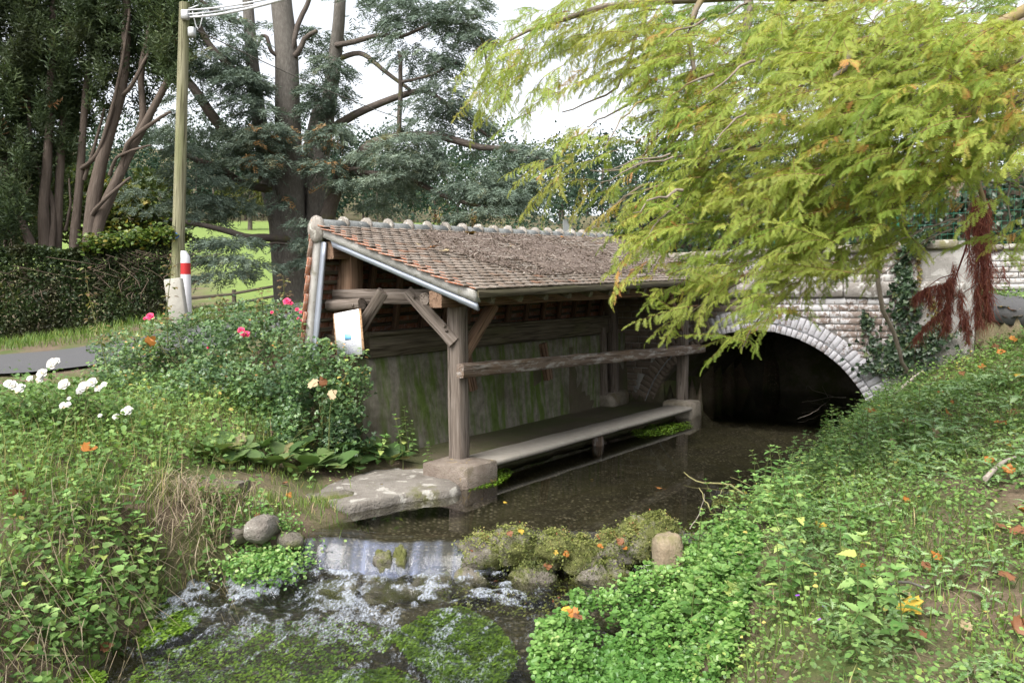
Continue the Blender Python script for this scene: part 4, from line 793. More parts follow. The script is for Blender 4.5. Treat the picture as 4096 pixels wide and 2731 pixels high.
# ---------------------------------------------------------------- utility pole, cables, marker post, concrete post
M_POLE = wood_mat('pole_wood_green', (.13, .125, .075), (.21, .2, .125), (.31, .29, .2), moss=(.15, .165, .07)); s = NT('galvanised_steel'); M_STEEL = s.done((.42, .43, .43), .45, None, .5, Metallic=.8)
s = NT('cable'); M_CABLE = s.done((.55, .56, .58), .5); s = NT('blue_paint'); M_BPAINT = s.done((.03, .16, .6), .6)
pb, pt_ = py(176, 300, 16.2), py(184.5, 3, 16.2); pb[2] = Hs(pb[0], pb[1])-.1; UP = empty('utility_pole', tuple(pb), label='weathered greenish wooden utility pole in front of the cedar', category='pole')
b_ = MB(); n = 16; P = np.linspace(0, 1, n)[:, None]*(pt_-pb)[None]; addtube(b_, P, np.linspace(.135, .10, n), 14); o_ = b_.obj('pole_shaft', M_POLE, UP, True)
tp = pt_-pb; b_ = MB(); box(b_, tp+[.06, -.12, -.28], .16, .1, .2, ch=.02); b_.obj('junction_box', M_STEEL, UP)
b_ = MB(); box(b_, tp+[.18, -.1, -.62], .14, .12, .2, ch=.02); b_.obj('junction_box', M_STEEL, UP)
for dz in (-.12, -.3): b_ = MB(); addtube(b_, tp+np.array([[0, 0, dz], [.16, -.03, dz+.01], [.30, -.06, dz+.05]]), .018, 6); b_.obj('bracket', M_STEEL, UP)
b_ = MB(); a_ = np.linspace(0, 1, 9); addtube(b_, tp+np.stack([.2+.22*a_, -.1+0*a_, -.2-.35*np.sin(a_*math.pi)], 1), .012, 5); b_.obj('hanging_lead', M_CABLE, UP)
b_ = MB(); mk = py(180, 236, 16.2)-pb
for q_ in ((-.03, .06), (-.03, -.06)): addtube(b_, np.array([mk+[q_[0], -.135, q_[1]], mk+[.04, -.137, 0]]), .009, 4)
b_.obj('paint_mark', M_BPAINT, UP)
for i, (a0, a1, lb) in enumerate((((187, 10), (262, -8), 'upper overhead cable running up from the pole top'), ((188, 14), (268, -6), 'middle overhead cable running up from the pole top'), ((190, 17), (250, 0), 'lower overhead cable running up from the pole top'))):
    A_, B_ = py(*a0, 16.1), py(*a1, 12.5); dA = B_-A_; P = np.array([A_+dA*t_*2.2+[0, 0, -.5*t_*(1-t_)] for t_ in np.linspace(0, 1, 14)]); b_ = MB(); addtube(b_, P, .016 if i < 2 else .022, 5); b_.obj('overhead_cable', M_CABLE, None, label=lb, category='cable', group='cables from the pole')
A_, B_ = py(186, 25, 16.2), py(480, 140, 30.); P = np.array([A_+(B_-A_)*t_+[0, 0, -.3*math.sin(math.pi*t_)] for t_ in np.linspace(0, 1.6, 20)]); b_ = MB(); addtube(b_, P, .012, 4); b_.obj('overhead_cable', M_BARKC, None, label='thin dark cable crossing in front of the cedar', category='cable', group='cables from the pole')
s = NT('marker_white'); M_MW = s.done(s.mix(s.noise(s.coords(), 8, 4), (.52, .52, .54), (.62, .62, .64)), .45); s = NT('marker_red'); M_MR = s.done((.38, .02, .02), .45)
mp_ = py(185.5, 262, 15.2); mz = Hs(mp_[0], mp_[1]); MP = empty('marker_post', (mp_[0], mp_[1], mz), label='white marker post with a red band beside the utility pole', category='marker post'); ztop = py(185.5, 250, 15.2)[2]-mz
def ringtube(z0, z1, r0, r1, name, mat, parent, extra=None):
    b = MB(); P = [[0, 0, z0], [0, 0, z1]]+(extra or []); addtube(b, np.array(P), np.array([r0, r1]+([.03]*len(extra) if extra else [])), 18); b.obj(name, mat, parent)
v1, v2 = py(185.5, 262.8, 15.2)[2]-mz, py(185.5, 274, 15.2)[2]-mz
b_ = MB(); k = 18; a_ = np.arange(k)*2*np.pi/k; V = []
for z_, r_ in ((-.05, .1), (v2, .093)): V += [[r_*math.cos(q), r_*math.sin(q), z_] for q in a_]
b_.add(np.array(V), np.array([[i, (i+1) % k, k+(i+1) % k, k+i] for i in range(k)])); b_.obj('post_shaft', M_MW, MP)
b_ = MB(); V = []
for z_, r_ in ((v2, .094), (v1, .09)): V += [[r_*math.cos(q), r_*math.sin(q), z_] for q in a_]
b_.add(np.array(V), np.array([[i, (i+1) % k, k+(i+1) % k, k+i] for i in range(k)])); b_.obj('red_band', M_MR, MP)
b_ = MB(); V = []
for z_, r_, sl in ((v1, .089, 0), (ztop-.08, .085, 1)): V += [[r_*math.cos(q), r_*math.sin(q), z_-sl*.04*math.cos(q)] for q in a_]
V += [[.05*math.cos(q)-.03, .05*math.sin(q), ztop-.01] for q in a_]
b_.add(np.array(V), np.array([[j*k+i, j*k+(i+1) % k, j*k+k+(i+1) % k, j*k+k+i] for j in range(2) for i in range(k)])); b_.add(np.array(V[-k:]), np.array([list(range(k))])); b_.obj('cap', M_MW, MP)
cp = py(179, 300, 14.6); cz = Hs(cp[0], cp[1]); ct = py(179, 278, 14.6)[2]; M_CPOST = stone_mat('concrete_post', (.27, .255, .215), (.33, .315, .275), (.39, .375, .335), scale=4, bump=.2)
b_ = MB(); box(b_, (0, 0, (ct-cz)/2-.05), .30, .16, ct-cz+.1, ch=.02, ax=(1, .1, .06)); o_ = b_.obj('concrete_post', M_CPOST, None, label='stubby leaning concrete post in front of the marker post', category='post'); o_.location = (cp[0], cp[1], cz); o_.rotation_euler = (0, R(-4), 0)

# ---------------------------------------------------------------- field fence
M_FENCE = wood_mat('fence_wood', (.05, .042, .035), (.095, .08, .065), (.15, .125, .1)); FE = empty('field_fence', (*py(234, 295, 29)[:2], 0), label='low wooden rail fence along the meadow behind the roses', category='fence'); o = np.array(FE.location)
def fpt(u): p = py(u, 290, 29); return np.array([p[0], 29+.02*(p[0]+10), Hs(p[0], 29.)])
for u in (112, 173, 234, 295, 356, 417): p = fpt(u)-o; b_ = MB(); beam(b_, p+[0, 0, -.1], p+[0, 0, 1.0], .13, .12, up=(0, 1, 0), seg=3); b_.obj('fence_post', M_FENCE, FE)
for u in (112, 173, 234, 295, 356):
    for z_ in (.12, .48, .82): p, q_ = fpt(u)-o, fpt(u+61)-o; b_ = MB(); beam(b_, p+[0, -.08, z_+rng.normal(0, .02)], q_+[0, -.08, z_+rng.normal(0, .02)], .04, .1, seg=3); b_.obj('rail', M_FENCE, FE)

# ---------------------------------------------------------------- far wood on the hillside and one pale tree in the meadow
M_WOOD = leaf_mat('far_wood_leaves', [(0, (.022, .042, .030)), (.4, (.036, .064, .042)), (.8, (.062, .095, .052)), (.95, (.10, .125, .045)), (1, (.16, .15, .04))], .2, .7, .1)  # bluish leaf tones paint in the haze over the hill
mb = MB(); rs = np.random.default_rng(8); nt_ = 0
TW_ = [(np.array([[0, 0, 0], [.5, .5, .2], [0, 1, 0], [-.5, .5, .2]]), np.array([[0, 1, 2], [0, 2, 3]]))]
trunks = MB()
for row, (yy, hh_, stp) in enumerate(((46, 5.0, 2.3), (58, 6.5, 2.8), (76, 8.5, 3.4), (104, 11, 4.2), (150, 13, 4.6), (158, 17, 5), (172, 18, 5.5), (190, 19, 6), (215, 19, 6.5))):
    for x in np.arange(-.06*yy if yy < 120 else -130, .5*yy if yy < 120 else 75, stp):
        x_ = x+rs.normal(0, 1.3); y_ = yy+rs.normal(0, 2.5); g = Hs(x_, y_); h = hh_*rs.uniform(.75, 1.2); rx = h*rs.uniform(.2, .3); n = 400
        dd = rs.normal(0, 1, (n, 3)); dd /= np.linalg.norm(dd, axis=1, keepdims=True); rr = rs.uniform(.55, 1, n)**.5
        lob = 1+.35*fbm(dd*2.2+x_, 2, row); near_ = yy < 120; C = np.array([x_, y_, g+h*(.47 if near_ else .56)])+dd*(rr*lob)[:, None]*[rx*(1.25 if near_ else 1), rx, h*(.56 if near_ else .46)]; tone = np.clip(rs.normal(.42, .2), .02, .97)
        cloud(mb, C, dd+rs.normal(0, .5, (n, 3)), rs.normal(0, 1, (n, 3))+[0, -.6, .8], TW_, rs.uniform(.4, .95, n)*np.interp(yy, [46, 104, 150], [.24, .5, .85]), rnd=np.clip(tone+rs.normal(0, .1, n), 0, 1))
        if 120 < yy < 165: addtube(trunks, np.array([[x_, y_, g-.3], [x_, y_, g+h*.6]]), .2, 4)
o_ = bigobj(mb, 'far_wood', M_WOOD, None, kind='stuff', label='dark wood on the hillside, tinted bluish for haze', category='wood')
bigobj(trunks, 'trunks', M_BARKM, o_)
b0 = py(250, 222, 110); b0[2] = Hs(b0[0], b0[1]); SM = empty('meadow_tree', tuple(b0), label='small pale yellow-green tree standing alone at the meadow edge', category='tree')
t_ = MB(); addtube(t_, np.array([[0, 0, -.2], [.1, 0, 3], [0, 0, 6.5]]), [.35, .28, .08], 7)
for a_ in range(6): q_ = rs.normal(0, 1.6, 2); addtube(t_, np.array([[.05, 0, 2.4+a_*.5], [q_[0]*.5, q_[1]*.5, 3.6+a_*.5], [q_[0], q_[1], 4.2+a_*.5]]), [.12, .08, .03], 5)
bigobj(t_, 'trunk', M_BARKM, SM); n = 1500; dd = rs.normal(0, 1, (n, 3)); dd /= np.linalg.norm(dd, axis=1, keepdims=True); C = np.array([-.4, 0, 5.0])+dd*(rs.uniform(.2, 1, n)**.5*(1+.5*fbm(dd*2.5, 2, 3)))[:, None]*[3.4, 2.6, 2.1]
M_PALE = leaf_mat('pale_tree_leaves', [(0, (.06, .08, .03)), (.5, (.12, .135, .05)), (1, (.2, .19, .06))], .3, .6, .2); mb = MB(); cloud(mb, C, dd, rs.normal(0, 1, (n, 3)), TW_, rs.uniform(.25, .6, n)); bigobj(mb, 'crown', M_PALE, SM)

# shrubs in the garden behind the hedge
M_SHRUB = leaf_mat('garden_shrub_leaves', [(0, (.03, .05, .015)), (.5, (.06, .09, .025)), (.85, (.12, .14, .03)), (1, (.25, .2, .03))], .3, .5, .3)
for u, v, ru, rv, y_, n, lb, sh in ((20, 215, 40, 34, 27, 2600, 'dark green garden shrub behind the yew at the frame edge', 0), (82, 205, 26, 36, 27.5, 2200, 'green garden shrub glimpsed between the yew trunks', .05), (125, 215, 22, 30, 28, 2000, 'yellowing garden shrub behind the scruffy hedge', .3), (160, 205, 26, 34, 29, 2000, 'leafy garden shrub behind the utility pole', .1)):
    c = py(u, v, y_); mpp = y_/FPX; g = Hs(c[0], c[1]); E_ = empty('garden_shrub', (c[0], c[1], g), label=lb, category='shrub'); dd = rng.normal(0, 1, (n, 3)); dd /= np.linalg.norm(dd, axis=1, keepdims=True)
    cz_ = c[2]-g; P = np.array([0, 0, cz_])+dd*(rng.uniform(.3, 1, n)**.4*(1+.4*fbm(dd*2.4+u, 2, 3)))[:, None]*[ru*mpp, 1.0, rv*mpp]; mb = MB(); cloud(mb, P, dd+rng.normal(0, .6, (n, 3)), rng.normal(0, 1, (n, 3))+[0, -.4, .8], LQ, rng.uniform(.12, .26, n), rnd=np.clip(rng.normal(.4+sh, .2, n), 0, 1)); bigobj(mb, 'foliage', M_SHRUB, E_)
    tw = MB()
    for _ in range(5): q_ = rng.normal(0, .5, 2); addtube(tw, np.array([[q_[0]*.2, q_[1]*.2, -.1], [q_[0]*.6, q_[1]*.6, cz_*.5], [q_[0], q_[1], cz_]]), [.05, .04, .02], 5)
    bigobj(tw, 'stems', M_TWIG, E_)
# ================================================================ swamp cypress hanging over the stream from the right bank
M_CYP = leaf_mat('cypress_fronds', [(0, (0.143, 0.234, 0.041)), (.3, (0.232, 0.329, 0.062)), (.6, (0.321, 0.403, 0.080)), (.85, (0.423, 0.470, 0.103)), (.96, (0.520, 0.389, 0.110)), (1, (0.547, 0.268, 0.097))], .52, .5, .2, big=.9, bigcol=(.33, .34, .08))
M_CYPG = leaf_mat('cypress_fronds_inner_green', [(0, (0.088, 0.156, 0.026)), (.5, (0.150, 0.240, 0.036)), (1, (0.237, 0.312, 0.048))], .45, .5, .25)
M_CYPB = bark_mat('cypress_branch_bark', (.10, .075, .055), (.2, .165, .13), (.34, .30, .25), scale=9, moss=(.26, .2, .06), bump=.4)
M_CYPT = leaf_mat('cypress_twig', [(0, (.13, .07, .04)), (.5, (.2, .11, .055)), (1, (.24, .17, .06))], .1, .7, .2)
M_RUST = leaf_mat('rust_red_dead_needles', [(0, (.12, .032, .026)), (.5, (.2, .06, .045)), (.85, (.27, .10, .07)), (1, (.3, .12, .06))], .25, .6, .2)
def frond(rs, L, npair=11, ll=.0165):
    """flat feathery spray; rachis along +y, leaflets both sides, one triangle each"""
    V = []; F = []
    bend = rs.normal(0, .25); dr = rs.uniform(.15, .5)
    def at(f): return np.array([bend*L*f*f, L*f, -dr*L*f*f])
    for i in range(npair):
        f = (i+.5)/npair; p, q = at(f-.42/npair), at(f+.42/npair); l = ll*(.55+.9*math.sin(math.pi*min(1, f*.85+.12)))*rs.uniform(.8, 1.15)
        for sg in (-1, 1):
            k = len(V); V.extend([p, q, (p+q)/2+np.array([sg*l, l*.55, rs.normal(0, .18)*l])]); F.append([k, k+1, k+2] if sg < 0 else [k+1, k, k+2])
    return np.array(V), np.array(F)
def cyp_twig(sd_):
    rs = np.random.default_rng(sd_); L = rs.uniform(.34, .5); b = MB(); n = int(L/.0225); dr = rs.uniform(.1, .4); be = rs.normal(0, .2)
    def at(f): return np.array([be*L*f*f, L*f, -dr*L*f*f])
    for i in range(n):
        f = .06+.94*(i+rs.uniform(-.3, .3))/n; p = at(f); tg = at(f+.02)-at(f-.02); tg /= np.linalg.norm(tg); sg = 1 if i % 2 else -1
        d = tg*rs.uniform(.5, .85)+np.array([sg*rs.uniform(.45, .8), 0, rs.normal(-.22, .25)]); fl = rs.uniform(.075, .125)*(1-.35*f); V, F = frond(rs, fl, 8, .0175)
        Rm = frames(d[None], np.array([[0, 0, 1.]])+rs.normal(0, .35, (1, 3)))[0]; b.add(V@Rm.T+p, F, rs.normal(0, .08), np.zeros((len(V), 3)))
    V, F = frond(rs, .1, 10, .016); Rm = frames((at(1)-at(.9))[None], np.array([[0, 0, 1.]]))[0]; b.add(V@Rm.T+at(1), F, 0, np.zeros((len(V), 3)))
    P = np.array([at(f) for f in np.linspace(-.05, 1, 6)]); V, F, g = tube(P, np.linspace(.0036, .0014, 6), 3); b.add(V, np.concatenate([F[:, [0, 1, 2]], F[:, [0, 2, 3]]]), 0, np.zeros((len(V), 3)), 1)
    return np.concatenate(b.V), np.concatenate(b.F[3]), np.concatenate(b.A[3]), np.concatenate(b.M[3])
TCY = [cyp_twig(300+i) for i in range(7)]
tb = np.array([8.6, 6.6]); TZ = Hs(*tb); CY = empty('swamp_cypress', (*tb, TZ), label='yellow-green feathery cypress drooping over the bridge and stream', category='tree'); CO = np.array([*tb, TZ])
tk = MB(); addtube(tk, np.array([[0, 0, -.2], [0, 0, .3], [.05, 0, 1.5], [0, .1, 4], [.1, 0, 8], [0, 0, 11]]), [.55, .42, .34, .28, .18, .08], 14); k_ = bigobj(tk, 'trunk', M_BARKR, CY); k_.data.polygons.foreach_set('use_smooth', np.ones(len(k_.data.polygons), bool))
lm = MB()
def branch(pts, r0, r1, n=16, root=None, sides=6):
    P = np.array([py(u, v, z) for u, v, z in pts])
    if root is not None: P = np.concatenate([[np.array([tb[0], tb[1], root])], [(np.array([tb[0], tb[1], root])*.45+P[0]*.55)+[0, 0, .5]], P])
    P = spline(P, n)-CO; P[1:-1] += rng.normal(0, .012, (n-2, 3)); addtube(lm, P, np.linspace(r0, r1, n), sides); return P
branch([(940, -40, 6.3), (860, -10, 6.6), (749, -6, 7.6), (660, 0, 7.6), (580, 14, 7.4), (510, 40, 7.2)], .11, .012, 22, 6.5)
branch([(760, -30, 8.2), (749, 0, 8.2), (746, 40, 8.2), (742, 75, 8.3)], .06, .03)
branch([(1010, 20, 5.9), (930, 50, 5.9), (859, 37, 5.8), (843, 69, 5.7), (827, 86, 5.6)], .07, .010, 18, 5.6)
branch([(715, -30, 7.0), (702, 0, 7.0), (689, 32, 7.0), (694, 69, 6.9), (684, 104, 6.9), (678, 139, 6.8), (657, 156, 6.8), (625, 167, 6.9), (590, 170, 7)], .032, .005, 20)
branch([(650, 5, 7.5), (637, 40, 7.4), (625, 75, 7.3), (603, 96, 7.2), (562, 112, 7.2)], .022, .005); branch([(650, 80, 7.1), (633, 99, 7.1), (609, 115, 7.1), (587, 126, 7.0)], .016, .004); branch([(690, 110, 6.9), (665, 128, 6.9), (648, 150, 6.9), (628, 168, 7)], .014, .004)
branch([(1020, 100, 5.7), (900, 120, 5.9), (800, 145, 6.2), (721, 153, 6.4), (672, 157, 6.5)], .06, .007, 18, 4.8); branch([(760, 140, 6.3), (705, 160, 6.4), (680, 179, 6.5), (641, 191, 6.6), (610, 205, 6.7)], .02, .004)
branch([(1024, 60, 5.5), (970, 68, 5.5), (950, 75, 5.4), (932, 104, 5.4), (880, 104, 5.4)], .025, .005, 12, 5.2); branch([(932, 104, 5.4), (926, 128, 5.4), (915, 140, 5.4)], .008, .003, 8)
branch([(990, 40, 6.6), (972, 108, 6.8), (971, 152, 6.9), (983, 191, 7.0), (987, 209, 7.0)], .04, .022, 16, 5.0); branch([(978, 178, 6.9), (1000, 184, 6.4), (1010, 186, 6.3), (1006, 231, 6.2)], .014, .005, 10); branch([(1012, 186, 6.3), (1030, 190, 6.2)], .01, .006, 5)
branch([(1020, 140, 5.6), (940, 180, 5.8), (880, 210, 6.0), (800, 240, 6.3), (740, 280, 6.5), (690, 312, 6.6)], .05, .004, 20, 4.2); branch([(840, 225, 6.1), (800, 280, 6.1), (760, 318, 6.1), (742, 350, 6.1)], .014, .003, 12)
branch([(1010, 60, 6), (940, 90, 6), (860, 150, 6), (780, 200, 6.2)], .05, .008, 16, 4.9); branch([(878, 250, 9.5), (878, 295, 9.6), (890, 325, 9.7), (900, 355, 9.8), (906, 372, 9.9)], .03, .022, 12)
branch([(745, 45, 7.4), (760, 48, 7.2), (765, 70, 7.2)], .02, .01, 8)
for _ in range(55):                                       # thinner wood all through the crown
    u, v = rng.uniform(640, 1010), rng.uniform(0, 230); z = rng.uniform(5.6, 7.4); du = -rng.uniform(30, 80); dv = rng.uniform(5, 50); branch([(u, v, z), (u+du*.5, v+dv*.35, z-.1), (u+du, v+dv, z-.2)], rng.uniform(.008, .016), .003, 7, None, 5)
k_ = bigobj(lm, 'limbs', M_CYPB, CY); k_.data.polygons.foreach_set('use_smooth', np.ones(len(k_.data.polygons), bool))
cyb = [(500, 68, 34, 28, 7.2, 1), (540, 40, 36, 34, 7.3, 1), (590, 28, 45, 34, 7.3, 1.05), (640, 40, 48, 40, 7.2, 1.05), (520, 104, 26, 20, 7.2, .6), (560, 84, 24, 20, 7.2, .5), (482, 92, 18, 18, 7.2, .9), (600, 74, 24, 22, 7.3, .5), (560, 142, 22, 12, 7.0, .5), (590, 152, 30, 18, 7.0, .7), (548, 166, 16, 20, 7.0, .8), (600, 186, 26, 14, 7.0, .5), (572, 178, 16, 12, 7, .5), (640, 110, 24, 26, 7.0, .6), (650, 70, 30, 30, 7.1, .8), (640, 150, 18, 16, 6.9, .45),
 (690, 80, 50, 60, 6.9, 1.1), (722, 150, 58, 58, 6.5, 1.2), (684, 205, 42, 36, 6.6, 1.05), (652, 236, 34, 24, 6.7, 1.0), (625, 205, 22, 12, 6.8, .5), (770, 60, 60, 60, 6.9, 1.0), (790, 215, 60, 48, 6.1, 1.25), (840, 120, 75, 75, 5.8, 1.2), (900, 55, 85, 60, 5.9, 1.2), (925, 145, 60, 55, 5.7, 1.05), (985, 85, 56, 70, 5.5, 1.15), (860, 232, 42, 26, 6.0, 1.1), (704, 268, 36, 22, 6.5, 1.0), (745, 288, 44, 22, 6.3, 1.1), (692, 308, 22, 8, 6.6, .8), (674, 318, 12, 7, 6.6, .8), (762, 318, 28, 13, 6.1, .9), (742, 345, 10, 16, 6.1, .8), (805, 262, 48, 18, 6.1, 1.1), (893, 205, 36, 22, 5.9, .9), (985, 205, 30, 8, 6.2, .45), (1005, 140, 26, 36, 5.5, .8), (1004, 232, 22, 10, 6.2, .6), (950, 205, 24, 9, 6.0, .5), (845, 280, 26, 10, 6.1, .8), (975, 165, 24, 18, 5.9, .6), (915, 232, 22, 8, 6.1, .5), (985, 240, 12, 24, 6.1, .35), (900, 250, 22, 8, 6.1, .7), (870, 262, 24, 9, 6.1, .7), (930, 100, 90, 90, 6.3, .5), (820, 40, 60, 40, 6.4, .8), (638, 258, 24, 16, 6.7, .8), (660, 286, 20, 12, 6.6, .8), (545, 185, 10, 10, 7, .5)]
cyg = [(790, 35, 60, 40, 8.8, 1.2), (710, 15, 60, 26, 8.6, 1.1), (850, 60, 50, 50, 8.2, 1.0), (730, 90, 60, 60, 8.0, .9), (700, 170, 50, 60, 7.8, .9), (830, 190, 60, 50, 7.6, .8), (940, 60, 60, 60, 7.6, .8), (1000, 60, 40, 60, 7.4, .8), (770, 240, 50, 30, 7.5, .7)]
mb = MB()
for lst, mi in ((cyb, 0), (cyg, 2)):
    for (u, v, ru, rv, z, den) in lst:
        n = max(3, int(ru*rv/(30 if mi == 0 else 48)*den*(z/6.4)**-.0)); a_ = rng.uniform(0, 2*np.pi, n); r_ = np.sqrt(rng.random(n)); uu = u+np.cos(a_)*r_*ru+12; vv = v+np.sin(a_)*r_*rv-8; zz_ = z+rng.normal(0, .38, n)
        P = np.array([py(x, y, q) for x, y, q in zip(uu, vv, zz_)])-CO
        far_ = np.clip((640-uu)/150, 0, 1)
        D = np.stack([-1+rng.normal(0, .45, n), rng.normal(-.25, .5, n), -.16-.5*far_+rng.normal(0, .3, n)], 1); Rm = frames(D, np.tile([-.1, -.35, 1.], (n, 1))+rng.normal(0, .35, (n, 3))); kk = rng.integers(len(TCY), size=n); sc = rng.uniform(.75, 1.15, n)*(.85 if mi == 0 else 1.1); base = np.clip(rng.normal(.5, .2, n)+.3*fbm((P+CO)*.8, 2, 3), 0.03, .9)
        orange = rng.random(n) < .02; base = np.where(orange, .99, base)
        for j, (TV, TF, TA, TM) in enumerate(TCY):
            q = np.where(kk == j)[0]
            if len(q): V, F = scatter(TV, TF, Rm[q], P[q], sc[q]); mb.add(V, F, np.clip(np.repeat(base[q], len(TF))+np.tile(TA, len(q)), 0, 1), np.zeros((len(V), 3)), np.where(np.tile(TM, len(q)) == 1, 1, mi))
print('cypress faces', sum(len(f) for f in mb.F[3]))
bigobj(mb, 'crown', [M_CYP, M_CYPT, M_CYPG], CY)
# the broken, dead bough with hanging red needles
rb = MB(); fib = MB()
def strands(u0, v0, u1, v1, z, n, lmin, lmax, spread):
    f = rng.random(n); U = u0+(u1-u0)*f+rng.normal(0, spread, n); Vv = v0+(v1-v0)*f+rng.normal(0, spread*.6, n); P = np.array([py(a, b, z+rng.normal(0, .05)) for a, b in zip(U, Vv)])-CO; l = rng.uniform(lmin, lmax, n)
    d = np.stack([rng.normal(0, .35, n), rng.normal(0, .35, n), -1+rng.normal(0, .25, n)], 1); d2 = d+rng.normal(0, .35, (n, 3)); sd = np.cross(d, rng.normal(0, 1, (n, 3))); sd /= np.linalg.norm(sd, axis=1, keepdims=True); w_ = .0022
    A = P; B = P+d*(l*.5)[:, None]; C_ = B+d2*(l*.5)[:, None]; V = np.stack([A-sd*w_, A+sd*w_, B+sd*w_, B-sd*w_, C_], 1).reshape(-1, 3); b5 = (np.arange(n)*5)[:, None]
    fib.add(V, np.concatenate([b5+[0, 1, 2], b5+[0, 2, 3], b5+[3, 2, 4]]), np.tile(np.clip(rng.normal(.5, .25, n), 0, 1), 3), np.zeros((len(V), 3)))
ZR = 7.6
for a_ in (((976, 195), (979, 325), 1500, 3.0), ((986, 200), (989, 318), 1500, 2.6), ((950, 275), (947, 325), 600, 2.0), ((955, 262), (944, 330), 350, 1.5), ((955, 280), (926, 288), 260, 1.2), ((926, 288), (914, 297), 260, 1.2), ((940, 284), (940, 305), 170, 1.5), ((928, 287), (930, 300), 130, 1.2), ((960, 290), (962, 325), 250, 1.6), ((966, 310), (968, 340), 250, 1.6), ((946, 308), (925, 325), 220, 1.2), ((925, 325), (914, 340), 130, 1.2), ((965, 215), (972, 270), 200, 1.5), ((1002, 265), (1004, 280), 50, .8)):
    (p_, q_, n_, sp) = a_; strands(*p_, *q_, ZR, int(n_*1.0), .05, .14, sp)
def stick(pts, r0, r1, z=ZR): P = spline(np.array([py(u, v, z) for u, v in pts])-CO, 10); addtube(rb, P, np.linspace(r0, r1, 10), 5)
stick([(983, 190), (981, 240), (986, 300), (990, 322)], .03, .008); stick([(973, 205), (968, 240), (958, 270), (951, 290), (947, 330)], .012, .004); stick([(955, 274), (940, 278), (926, 288), (914, 298)], .006, .002); stick([(975, 285), (960, 295), (940, 312), (915, 340)], .005, .002); stick([(984, 270), (975, 300), (968, 342)], .006, .002); stick([(988, 240), (1005, 235), (1010, 250), (1012, 262)], .005, .002)
DB = bigobj(rb, 'dead_bough', M_RUST, CY, label='hanging dead bough covered in rust red needles'); bigobj(fib, 'red_needles', M_RUST, DB)
# ================================================================ plants of the banks
def outline_leaf(pts, fold=.18, droop=.25, mid=6):
    """leaf from half outline [(w, l)...]; midrib strip with both halves folded up, tip drooping; tris"""
    pts = np.array(pts, float); n = len(pts); V = []; F = []
    ml = pts[:, 1]; z = lambda l: -droop*l*l
    for w_, l_ in pts: V.append([0, min(l_, 1.0), z(min(l_, 1))])
    for sg in (-1, 1):
        k0 = len(V)
        for w_, l_ in pts: V.append([sg*w_, l_, z(l_)+fold*w_])
        for i in range(n-1):
            a, b_, c, d = i, i+1, k0+i+1, k0+i
            F += [[a, b_, c], [a, c, d]] if sg < 0 else [[a, c, b_], [a, d, c]]
    return np.array(V), np.array(F)
L_NETTLE = outline_leaf([(.02, 0), (.30, .10), (.36, .20), (.28, .27), (.34, .38), (.25, .44), (.28, .55), (.18, .62), (.19, .72), (.08, .82), (0, 1)], .25, .3)
L_OVAL = outline_leaf([(.02, 0), (.24, .2), (.33, .45), (.27, .72), (.1, .93), (0, 1)], .2, .25)
L_ROUND = outline_leaf([(.02, 0), (.34, .14), (.46, .42), (.40, .75), (.18, .97), (0, 1)], .15, .2)
L_DOCK = outline_leaf([(.03, 0), (.05, .14), (.30, .20), (.40, .38), (.38, .55), (.30, .75), (.14, .93), (0, 1)], .12, .4)
L_STRAP = outline_leaf([(.06, 0), (.11, .15), (.10, .5), (.085, .8), (0, 1)], .3, .45)
L_THIST = outline_leaf([(.02, 0), (.05, .08), (.14, .16), (.05, .20), (.19, .30), (.07, .35), (.22, .45), (.07, .50), (.20, .60), (.06, .66), (.15, .76), (.05, .82), (.08, .9), (0, 1)], .35, .45)
L_GERAN = outline_leaf([(.02, 0), (.5, .05), (.42, .2), (.62, .38), (.40, .45), (.46, .78), (.22, .72), (.12, 1.0), (0, .95)], .15, .15)
L_IVY = outline_leaf([(.02, 0), (.42, -.05), (.34, .22), (.40, .45), (.18, .5), (0, 1)], .12, .15)
L_MAPLE = outline_leaf([(.02, 0), (.38, -.03), (.36, .13), (.60, .26), (.50, .38), (.54, .62), (.38, .6), (.27, .68), (.2, .86), (0, 1.05)], .2, -.15)
L_ROSE = outline_leaf([(.02, 0), (.26, .25), (.30, .5), (.2, .8), (0, 1)], .25, .2)
M_NET = leaf_mat('nettle_leaves', [(0, (0.101, 0.217, 0.055)), (.5, (0.194, 0.346, 0.099)), (.85, (0.319, 0.465, 0.162)), (1, (0.455, 0.515, 0.148))], .35, .5, .3, useobj=True)
M_THI = leaf_mat('thistle_leaves', [(0, (0.131, 0.253, 0.084)), (.5, (0.230, 0.371, 0.146)), (1, (0.349, 0.487, 0.222))], .3, .45, .35, useobj=True)
M_RIB = leaf_mat('pale_midrib', [(0, (.3, .38, .26)), (1, (.42, .48, .36))], .2, .5, .3)
M_COVER = leaf_mat('ground_cover_leaves', [(0, (0.082, 0.163, 0.045)), (.4, (0.163, 0.284, 0.075)), (.75, (0.269, 0.406, 0.113)), (.93, (0.396, 0.476, 0.126)), (1, (0.559, 0.447, 0.126))], .35, .5, .3, big=1.4, bigcol=(.06, .10, .035))
M_GRASS = leaf_mat('grass_blades', [(0, (0.079, 0.152, 0.036)), (.5, (0.158, 0.248, 0.055)), (.8, (0.254, 0.304, 0.079)), (1, (0.508, 0.386, 0.218))], .4, .5, .25)
M_STRAW = leaf_mat('dry_straw', [(0, (.12, .09, .055)), (.5, (.25, .2, .13)), (1, (.42, .35, .25))], .2, .7, .2)
M_CRESS = leaf_mat('watercress_leaves', [(0, (0.078, 0.193, 0.039)), (.5, (0.156, 0.304, 0.069)), (.85, (0.265, 0.414, 0.126)), (1, (0.406, 0.497, 0.180))], .35, .35, .45)
